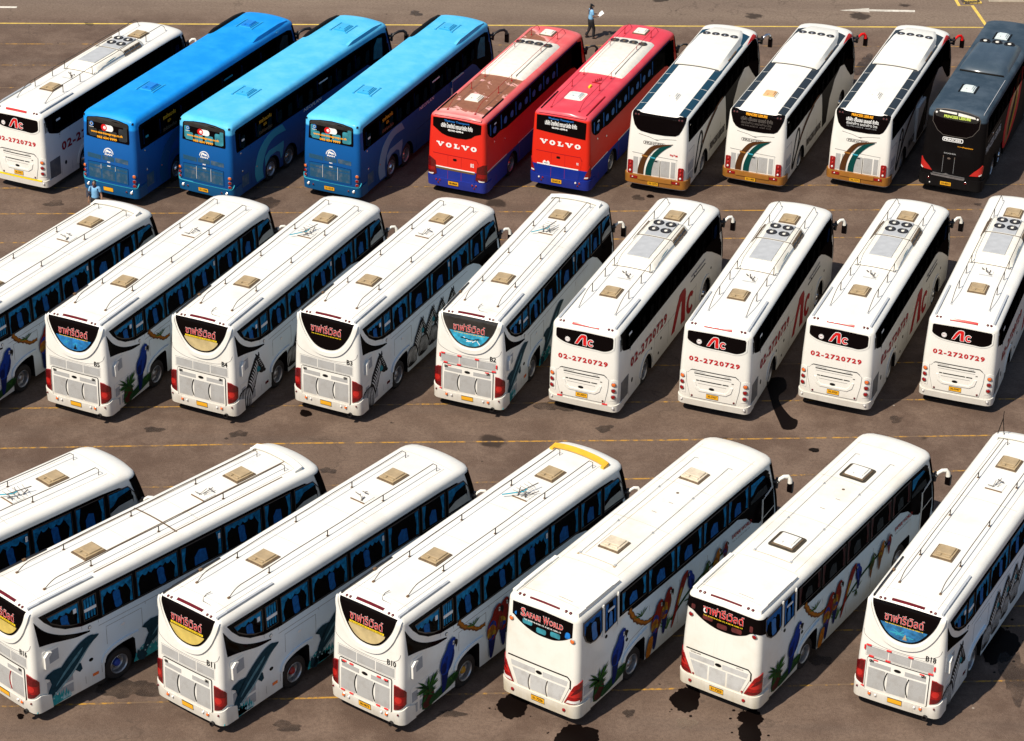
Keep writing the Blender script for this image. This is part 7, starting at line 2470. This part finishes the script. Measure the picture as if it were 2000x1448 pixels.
for i, (px, py, rx, ry, mt) in enumerate(STAINS):
    pts = []
    n_ = 64
    ph = [rs.uniform(0, 6.3) for _ in range(4)]
    am = 0.10 if mt == 'wet_oil' else 0.22
    for k in range(n_):
        t = 2 * math.pi * k / n_
        q = 1 + am * math.sin(2 * t + ph[0]) + am * 0.7 * math.sin(3 * t + ph[1]) + am * 0.5 * math.sin(5 * t + ph[2]) + am * 0.3 * math.sin(7 * t + ph[3]) + 0.035 * math.sin(13 * t + ph[1]) + 0.03 * math.sin(21 * t + ph[2]) + rs.uniform(-0.02, 0.02)
        p = ground_at(px + rx * q * math.cos(t), py + ry * q * math.sin(t))
        pts.append((p.x, p.y))
    flat('oil_stain', [pts], mt, 0.010 + 0.0003 * i)
    if mt == 'wet_oil' and rx > 12:
        for d_ in range(6):
            t = rs.uniform(0, 6.3)
            q = rs.uniform(1.12, 1.6)
            r_ = rs.uniform(0.9, 2.6)
            dp = [ground_at(px + rx * q * math.cos(t) + r_ * 1.3 * math.cos(b_), py + ry * q * math.sin(t) + r_ * 0.8 * math.sin(b_)) for b_ in [2 * math.pi * k / 9 for k in range(9)]]
            flat('oil_drip', [[(p.x, p.y) for p in dp]], mt, 0.008)

# iron grate in the yellow box and the pale kerb beyond it
g0 = [ground_at(*p) for p in ((1874, -6), (1906, -6), (1912, 6.5), (1884, 7.5))]
bm = bmesh.new()
bmn = [(p.x, p.y) for p in g0]
for a_, b_ in zip(bmn, bmn[1:] + bmn[:1]):
    bm_tube(bm, [(a_[0], a_[1], 0.03), (b_[0], b_[1], 0.03)], 0.07, 6)
f = bm.faces.new([bm.verts.new((p[0], p[1], 0.014)) for p in bmn])
c0 = Vector((sum(p[0] for p in bmn) / 4, sum(p[1] for p in bmn) / 4, 0))
rg = random.Random(5)
ux, uy = Vector(bmn[1]) - Vector(bmn[0]), Vector(bmn[3]) - Vector(bmn[0])
for i in range(7):
    for j in range(5):
        if (i + j) % 2 == 0:
            q = Vector(bmn[0]) + ux * ((i + 0.5) / 7) + uy * ((j + 0.5) / 5)
            bm_box(bm, q.x - 0.10, q.x + 0.10, q.y - 0.14, q.y + 0.14, 0.02, 0.05, 1)
gr = link('drain_grate', mesh_of(bm, ['grate_iron', 'road_yellow_bright']))
gr['label'] = 'yellow and black chequered drain grate inside the yellow box at the far edge'
gr['category'] = 'drain grate'
k0, k1 = ground_at(1932, 4.5), ground_at(2080, 5.5)
bm = bmesh.new()
d = (k1 - k0)
d.z = 0
nrm = Vector((-d.y, d.x, 0)).normalized()
bm_box(bm, 0, d.length, 0, 2.2, 0, 0.14, 0, 0.02)
bm_box(bm, 0.3, d.length, 0.5, 0.56, 0.14, 0.145, 1)
me = mesh_of(bm, ['kerb_concrete', 'dark_line'])
o = struct('kerb', me)
o.location = (k0.x, k0.y, 0)
o.rotation_euler.z = math.atan2(d.y, d.x)

# ------------------------------------------------------------------ the parked coaches
POSE = {
    'r3x': (-19.45, 57.5, 43.0, 3.69, 11.75), 'B16': (-13.90, 57.79, 41.61, 3.65, 11.86), 'B11': (-8.75, 57.34, 37.02, 3.74, 11.78),
    'B10': (-3.85, 57.51, 35.43, 3.79, 11.69), 'SW1': (0.95, 57.96, 33.64, 3.69, 11.75), 'SW2': (5.98, 58.63, 32.77, 3.46, 11.88),
    'B18': (10.95, 58.25, 27.98, 3.67, 11.79), 'r2x': (-19.14, 73.69, 27.6, 3.69, 11.75), 'B5': (-14.56, 74.11, 24.94, 3.67, 11.82),
    'B4': (-10.36, 74.29, 24.08, 3.67, 11.70), 'B3': (-6.22, 74.53, 24.82, 3.75, 11.41), 'B2': (-1.48, 75.08, 21.23, 3.62, 11.49),
    'Ac1': (2.39, 75.04, 21.52, 3.41, 11.89), 'Ac2': (6.81, 75.08, 20.21, 3.40, 11.68), 'Ac3': (10.95, 75.63, 21.57, 3.40, 11.67),
    'Ac4': (15.16, 76.04, 19.79, 3.36, 11.76), 'Ac0': (-19.73, 92.14, 24.09, 3.45, 11.57), 'Bl1': (-16.00, 91.24, 24.26, 3.68, 13.61),
    'Bl2': (-12.28, 91.45, 24.99, 3.46, 13.97), 'Bl3': (-7.33, 91.86, 22.74, 3.47, 13.61), 'Re1': (-2.40, 92.50, 21.76, 3.45, 11.69),
    'Re2': (1.71, 92.96, 21.12, 3.46, 11.55), 'P1': (5.55, 93.13, 19.47, 3.45, 11.78), 'P2': (9.51, 93.82, 20.74, 3.35, 11.80),
    'P3': (13.74, 93.96, 20.83, 3.37, 11.64), 'Bk': (17.44, 93.63, 21.14, 3.67, 11.8)}


def park(c, spot, label, group):
    x, y, yaw, H, L = POSE[spot]
    o = c.root
    o.location = (x, y, 0)
    o.rotation_euler = (0, 0, -R(yaw))
    o.scale = (1, L / c.sh.L, H / c.sh.H)
    o['label'] = label
    o['category'] = 'bus'
    o['group'] = group
    return o


G_A = 'white coaches with crescent rear windows and painted animals'
G_B = 'white coaches with parrots painted along the side'
G_C = 'white coaches with red telephone number and roof cooling pod'
G_D = 'blue coaches in the far row'
G_E = 'red coaches in the far row'
G_F = 'white coaches with brown and teal tail ribbon'
WH = 'white_plastic'
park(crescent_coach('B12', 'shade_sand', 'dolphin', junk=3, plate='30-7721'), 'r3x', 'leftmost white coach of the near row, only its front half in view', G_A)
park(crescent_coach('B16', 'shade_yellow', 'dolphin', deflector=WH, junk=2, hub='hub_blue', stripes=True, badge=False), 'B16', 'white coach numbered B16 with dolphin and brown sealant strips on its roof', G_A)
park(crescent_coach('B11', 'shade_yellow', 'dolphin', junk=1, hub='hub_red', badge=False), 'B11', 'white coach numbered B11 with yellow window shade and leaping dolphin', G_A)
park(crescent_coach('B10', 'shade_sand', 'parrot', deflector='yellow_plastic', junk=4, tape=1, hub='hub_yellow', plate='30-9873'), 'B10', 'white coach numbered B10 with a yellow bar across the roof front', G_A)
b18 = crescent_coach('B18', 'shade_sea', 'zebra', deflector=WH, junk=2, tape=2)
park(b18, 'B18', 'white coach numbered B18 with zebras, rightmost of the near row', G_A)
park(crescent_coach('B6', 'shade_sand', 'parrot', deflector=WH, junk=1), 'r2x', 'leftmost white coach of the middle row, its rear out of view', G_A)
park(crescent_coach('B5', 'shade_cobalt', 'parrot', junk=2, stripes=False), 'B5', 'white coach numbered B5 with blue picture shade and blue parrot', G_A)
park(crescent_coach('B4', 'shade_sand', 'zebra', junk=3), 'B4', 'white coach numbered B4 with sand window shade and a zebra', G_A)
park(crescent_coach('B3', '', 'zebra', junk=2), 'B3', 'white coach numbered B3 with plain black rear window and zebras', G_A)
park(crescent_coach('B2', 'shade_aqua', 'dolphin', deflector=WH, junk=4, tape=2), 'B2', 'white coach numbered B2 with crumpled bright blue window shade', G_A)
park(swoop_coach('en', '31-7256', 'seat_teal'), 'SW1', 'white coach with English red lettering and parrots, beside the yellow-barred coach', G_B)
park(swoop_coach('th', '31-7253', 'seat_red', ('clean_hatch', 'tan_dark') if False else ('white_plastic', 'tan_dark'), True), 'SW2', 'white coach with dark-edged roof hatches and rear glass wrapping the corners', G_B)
park(logo_coach('30-3959'), 'Ac1', 'white coach with plate 30-3959, beside the coach numbered B2', G_C)
park(logo_coach('30-3957', marks=False), 'Ac2', 'white coach with plate 30-3957, wet oil streak behind it', G_C)
park(logo_coach('30-3954', marks=False), 'Ac3', 'white coach with plate 30-3954, second from right in the middle row', G_C)
park(logo_coach('30-3947', marks=False), 'Ac4', 'white coach with plate 30-3947, rightmost of the middle row', G_C)
park(logo_coach('30-3951', marks=False, chev=True), 'Ac0', 'white coach with a yellow bumper strip, leftmost of the far row', G_C)
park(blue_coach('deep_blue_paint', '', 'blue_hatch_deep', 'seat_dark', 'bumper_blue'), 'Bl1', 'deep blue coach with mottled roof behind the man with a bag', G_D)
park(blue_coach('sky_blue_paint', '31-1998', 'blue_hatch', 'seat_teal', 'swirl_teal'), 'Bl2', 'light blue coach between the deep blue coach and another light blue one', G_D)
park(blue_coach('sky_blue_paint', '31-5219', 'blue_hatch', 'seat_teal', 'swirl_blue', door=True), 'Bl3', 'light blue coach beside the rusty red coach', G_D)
park(red_coach('rusty_red_paint', False, '30-8064'), 'Re1', 'red coach with rusty brown peeling roof and white cooling unit', G_E)
park(red_coach('red_paint', True, '33-6514'), 'Re2', 'red coach with plain pink-red roof and white cooling unit', G_E)
park(ribbon_coach(False, 'strip_glass_blue', ('white_plastic', 'white_plastic'), '33-1375', 'chrome', True), 'P1', 'white coach with blank black rear window and bluish roof glass', G_F)
park(ribbon_coach(True, 'strip_glass', ('orange_tan', 'cream_plastic'), '33-1483', faded=True, lines='ink_dim'), 'P2', 'white coach with orange roof hatch and faded rear lettering', G_F)
park(ribbon_coach(True, 'strip_glass', ('white_plastic', 'cream_plastic'), '36-1371', faded=False, lines='ink_grey', door=True), 'P3', 'white coach with bright Thai rear lettering beside the black coach', G_F)
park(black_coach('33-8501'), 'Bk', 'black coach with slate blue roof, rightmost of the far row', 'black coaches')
if 'group' in bpy.data.objects['tour_coach'].keys():
    pass
for o in list(COL.objects):
    if o.get('group') == 'black coaches':
        del o['group']

# whip aerials at the nose of the rightmost near coach
def whips():
    bm = bmesh.new()
    for x in (-0.98, -0.72):
        bm_tube(bm, [(x, 10.35, 3.66), (-0.86, 10.45, 4.35)], 0.014, 5)
    bm_tube(bm, [(-0.86, 10.45, 4.33), (-0.86, 10.45, 4.6)], 0.012, 5)
    return mesh_of(bm, ['ink_black'])
b18.part('whip_aerial', 'whips', whips)


# ------------------------------------------------------------------ people
plain('skin_tone', (0.30, 0.16, 0.10), 0.55)
plain('hair_black', (0.012, 0.010, 0.009), 0.5)
plain('shirt_blue', (0.20, 0.45, 0.70), 0.8, var=0.15, vscale=10)
plain('trousers_black', (0.012, 0.010, 0.012), 0.8)
plain('collar_navy', (0.010, 0.020, 0.07), 0.8)
plain('paper_white', (0.80, 0.80, 0.78), 0.7)
plain('bag_grey', (0.05, 0.05, 0.07), 0.7, var=0.3, vscale=12)
plain('shoe_black', (0.01, 0.009, 0.009), 0.45)
plain('eye_dark', (0.02, 0.012, 0.01), 0.3)
plain('lip_tone', (0.26, 0.09, 0.07), 0.5)


def skin_mesh(name, verts, edges, mat, parent, root=0, sub=2):
    """one smooth skin grown over a stick figure: verts are (x, y, z, radius)"""
    me = bpy.data.meshes.new(name)
    me.from_pydata([v[:3] for v in verts], edges, [])
    o = bpy.data.objects.new(name, me)
    COL.objects.link(o)
    md = o.modifiers.new('skin', 'SKIN')
    md.use_smooth_shade = True
    sl = me.skin_vertices[0].data
    for k, v in enumerate(verts):
        r = v[3]
        sl[k].radius = r if isinstance(r, tuple) else (r, r)
        sl[k].use_root = (k == root)
    sb = o.modifiers.new('sub', 'SUBSURF')
    sb.levels = sub
    sb.render_levels = sub
    dg = bpy.context.evaluated_depsgraph_get()
    dg.update()
    out = bpy.data.meshes.new_from_object(o.evaluated_get(dg))
    bpy.data.objects.remove(o)
    out.polygons.foreach_set('use_smooth', [True] * len(out.polygons))
    out.materials.clear()
    out.materials.append(MAT[mat])
    return link(name, out, parent)


def hand_chain(V, E, wrist_i, wrist, direction, side, curl=0.5, up=(0, 0, 1)):
    """palm with four fingers and a thumb leaving its side"""
    w = Vector(wrist)
    d = Vector(direction).normalized()
    s = d.cross(Vector(up)).normalized() * side
    nn = s.cross(d).normalized() * side
    def add(p, r, j):
        V.append((p.x, p.y, p.z, r))
        E.append((j, len(V) - 1))
        return len(V) - 1
    palm = add(w + d * 0.05, (0.034, 0.018), wrist_i)
    for k, ln in enumerate((0.075, 0.085, 0.08, 0.06)):
        off = s * (0.026 - 0.0175 * k)
        a = add(w + d * 0.09 + off, 0.0095, palm)
        q = w + d * (0.09 + ln * 0.5) + off - nn * (ln * 0.25 * curl)
        b = add(q, 0.0085, a)
        add(q + (d * (1 - curl) - nn * curl).normalized() * ln * 0.5, 0.0075, b)
    t = add(w + d * 0.045 + s * 0.042, 0.011, palm)
    add(w + d * 0.085 + s * 0.055 - nn * 0.012, 0.009, t)


def person(label, loc, rotz, pose, hair_kind):
    root = bpy.data.objects.new('person', None)
    COL.objects.link(root)
    root.location = loc
    root.rotation_euler.z = rotz
    root['label'] = label
    root['category'] = 'person'
    P = pose
    V, E = [], []
    def add(p, r, j=None):
        V.append((*p, r))
        if j is not None:
            E.append((j, len(V) - 1))
        return len(V) - 1
    pel = add((0, 0, 0.93), (0.135, 0.10))
    wai = add((0, 0.0, 1.06), (0.12, 0.09), pel)
    che = add((0, 0.01, 1.24), (0.15, 0.105), wai)
    shc = add((0, 0.0, 1.36), (0.11, 0.08), che)
    nk = add((0, 0.005, 1.44), 0.052, shc)
    hx, hy = P.get('head', (0, 0.03))
    jaw = add((hx * 0.6, hy, 1.50), (0.062, 0.068), nk)
    mid = add((hx, hy + 0.01, 1.56), (0.072, 0.088), jaw)
    add((hx, hy, 1.63), (0.062, 0.075), mid)
    for sg, key in ((1, 'R'), (-1, 'L')):
        hip = add((sg * 0.095, 0, 0.86), 0.088, pel)
        kn = add(P['knee' + key], 0.058, hip)
        ca = add(tuple((a + b) / 2 + c for a, b, c in zip(P['knee' + key], P['ankle' + key], (0, -0.015, 0.03))), 0.054, kn)
        an = add(P['ankle' + key], 0.038, ca)
        tx, ty, tz = P['ankle' + key]
        add((tx + sg * 0.01, ty + 0.16, tz - 0.055), (0.042, 0.024), an)
        sh = add((sg * 0.175, -0.005, 1.365), 0.055, shc)
        el = add(P['elbow' + key], 0.042, sh)
        fo = add(tuple(a * 0.55 + b * 0.45 for a, b in zip(P['elbow' + key], P['wrist' + key])), 0.037, el)
        wr = add(P['wrist' + key], (0.027, 0.02), fo)
        d = Vector(P['wrist' + key]) - Vector(P['elbow' + key])
        hand_chain(V, E, wr, P['wrist' + key], d, sg * -1 if False else 1 if sg < 0 else -1, P.get('curl', 0.5))
    body = skin_mesh('body', V, E, 'skin_tone', root)
    # face pieces
    def face_bits():
        bm = bmesh.new()
        for sx in (-1, 1):
            bm_lathe(bm, [(0.013, 0), (0.010, 0.006), (0, 0.009)], (0, 1, 0.0), (hx + sx * 0.032, hy + 0.088, 1.565), 8, [0, 0])
            bm_box(bm, hx + sx * 0.032 - 0.018, hx + sx * 0.032 + 0.018, hy + 0.085, hy + 0.097, 1.588, 1.595, 0)
            bm_lathe(bm, [(0.0, -0.01), (0.022, 0.0), (0.012, 0.012), (0, 0.014)], (sx, -0.2, 0), (hx + sx * 0.074, hy + 0.0, 1.555), 8, [2, 2, 2])
        bm_box(bm, hx - 0.024, hx + 0.024, hy + 0.082, hy + 0.094, 1.505, 1.516, 1, 0.003)
        bm_tube(bm, [(hx, hy + 0.088, 1.565), (hx, hy + 0.11, 1.538), (hx, hy + 0.09, 1.530)], 0.012, 7, 2)
        return mesh_of(bm, ['eye_dark', 'lip_tone', 'skin_tone'], True)
    link('face', face_bits(), root)
    # shirt
    S, F = [], []
    def sadd(p, r, j=None):
        S.append((*p, r))
        if j is not None:
            F.append((j, len(S) - 1))
        return len(S) - 1
    a = sadd((0, 0, 0.86), (0.19, 0.15))
    b = sadd((0, 0, 1.08), (0.155, 0.12), a)
    cc = sadd((0, 0.01, 1.25), (0.172, 0.125), b)
    dd = sadd((0, 0, 1.37), (0.115, 0.088), cc)
    sadd((0, 0.005, 1.425), 0.062, dd)
    for sg, key in ((1, 'R'), (-1, 'L')):
        s1 = sadd((sg * 0.175, -0.005, 1.37), 0.072, dd)
        e = P['elbow' + key]
        m_ = tuple(x0 * 0.25 + x1 * 0.75 for x0, x1 in zip((sg * 0.175, 0, 1.36), e))
        sadd(m_, 0.068, s1)
    skin_mesh('shirt', S, F, 'shirt_blue', root)
    T, Q = [], []
    def tadd(p, r, j=None):
        T.append((*p, r))
        if j is not None:
            Q.append((j, len(T) - 1))
        return len(T) - 1
    a = tadd((0, 0, 1.02), (0.172, 0.138))
    b = tadd((0, 0, 0.90), (0.185, 0.145), a)
    for sg, key in ((1, 'R'), (-1, 'L')):
        h = tadd((sg * 0.10, 0, 0.80), 0.122, b)
        k = tadd(P['knee' + key], 0.080, h)
        tx, ty, tz = P['ankle' + key]
        m_ = tadd(tuple((q + w_) / 2 for q, w_ in zip(P['knee' + key], P['ankle' + key])), 0.074, k)
        tadd((tx, ty, tz + 0.0), 0.07, m_)
    skin_mesh('trousers', T, Q, 'trousers_black', root)
    for sg, key in ((1, 'R'), (-1, 'L')):
        tx, ty, tz = P['ankle' + key]
        skin_mesh('shoe', [(tx, ty - 0.05, tz - 0.04, (0.044, 0.038)), (tx, ty + 0.05, tz - 0.045, (0.048, 0.036)), (tx + sg * 0.01, ty + 0.17, tz - 0.055, (0.046, 0.026))], [(0, 1), (1, 2)], 'shoe_black', root, sub=1)
    def collar():
        bm = bmesh.new()
        bm_lathe(bm, [(0.075, -0.02), (0.088, -0.03), (0.078, 0.035), (0.066, 0.04)], (0, 0, 1), (0, 0.005, 1.42), 14, [0, 0, 0])
        bm_box(bm, -0.05, 0.05, -0.118, -0.10, 1.18, 1.40, 0, 0.006)
        return mesh_of(bm, ['collar_navy'], True)
    link('collar', collar(), root)
    hh = [(hx, hy - 0.03, 1.56, (0.076, 0.072)), (hx, hy - 0.012, 1.625, (0.080, 0.086)), (hx, hy + 0.02, 1.66, (0.062, 0.062))]
    he = [(0, 1), (1, 2)]
    if hair_kind == 'long':
        hh += [(hx, hy - 0.07, 1.48, (0.078, 0.055)), (hx, hy - 0.075, 1.41, (0.066, 0.04))]
        he += [(0, 3), (3, 4)]
    skin_mesh('hair', hh, he, 'hair_black', root)
    return root


pA = person('person in a light blue shirt walking behind the red coaches', (3.27, 110.30, 0), -R(75),
            dict(kneeR=(0.10, 0.13, 0.49), ankleR=(0.10, 0.10, 0.085), kneeL=(-0.09, -0.02, 0.48), ankleL=(-0.09, -0.20, 0.11), elbowR=(0.22, 0.05, 1.10), wristR=(0.14, 0.27, 1.10), elbowL=(-0.23, 0.06, 1.09), wristL=(-0.12, 0.28, 1.12), head=(0.0, 0.04), curl=0.75), 'long')
w1 = ground_at(183, 353, 1.66)
pB = person('person in a light blue shirt standing by the deep blue coach', (w1.x + 0.02, w1.y, 0), R(172),
            dict(kneeR=(0.10, 0.04, 0.49), ankleR=(0.11, 0.0, 0.085), kneeL=(-0.10, 0.03, 0.49), ankleL=(-0.12, 0.0, 0.085), elbowR=(0.24, -0.02, 1.10), wristR=(0.25, 0.06, 0.88), elbowL=(-0.24, -0.02, 1.10), wristL=(-0.30, 0.08, 0.90), head=(0.0, 0.03), curl=0.35), 'short')


def held(name, me, rootlike, label, cat):
    o = link(name, me)
    o.location = rootlike.location
    o.rotation_euler = rootlike.rotation_euler
    o['label'] = label
    o['category'] = cat
    return o


bm = bmesh.new()
v4 = [Vector(p) for p in ((-0.15, 0.33, 1.08), (0.16, 0.33, 1.06), (0.18, 0.56, 1.24), (-0.14, 0.56, 1.26))]
top = [bm.verts.new(p) for p in v4]
bot = [bm.verts.new(p - Vector((0, -0.004, 0.006))) for p in v4]
bm.faces.new(top)
bm.faces.new(bot[::-1])
for k in range(4):
    bm.faces.new((top[k], bot[k], bot[(k + 1) % 4], top[(k + 1) % 4]))
bmesh.ops.recalc_face_normals(bm, faces=bm.faces)
held('paper', mesh_of(bm, ['paper_white']), pA, 'white sheet of paper held by the person behind the red coaches', 'paper')
bm = bmesh.new()
bm_box(bm, 0.17, 0.36, -0.16, 0.02, 0.92, 1.24, 0, 0.035)
bm_box(bm, 0.19, 0.34, 0.0, 0.05, 0.95, 1.10, 0, 0.02)
bag = held('shoulder_bag', mesh_of(bm, ['bag_grey'], True, 50), pB, 'dark shoulder bag carried by the person by the deep blue coach', 'bag')
bm = bmesh.new()
bm_tube(bm, [(0.26, -0.14, 1.2), (0.20, -0.12, 1.36), (0.14, -0.02, 1.455), (0.13, 0.10, 1.38), (0.17, 0.155, 1.2), (0.25, 0.05, 1.1)], 0.02, 6)
link('strap', mesh_of(bm, ['collar_navy'], True), bag)
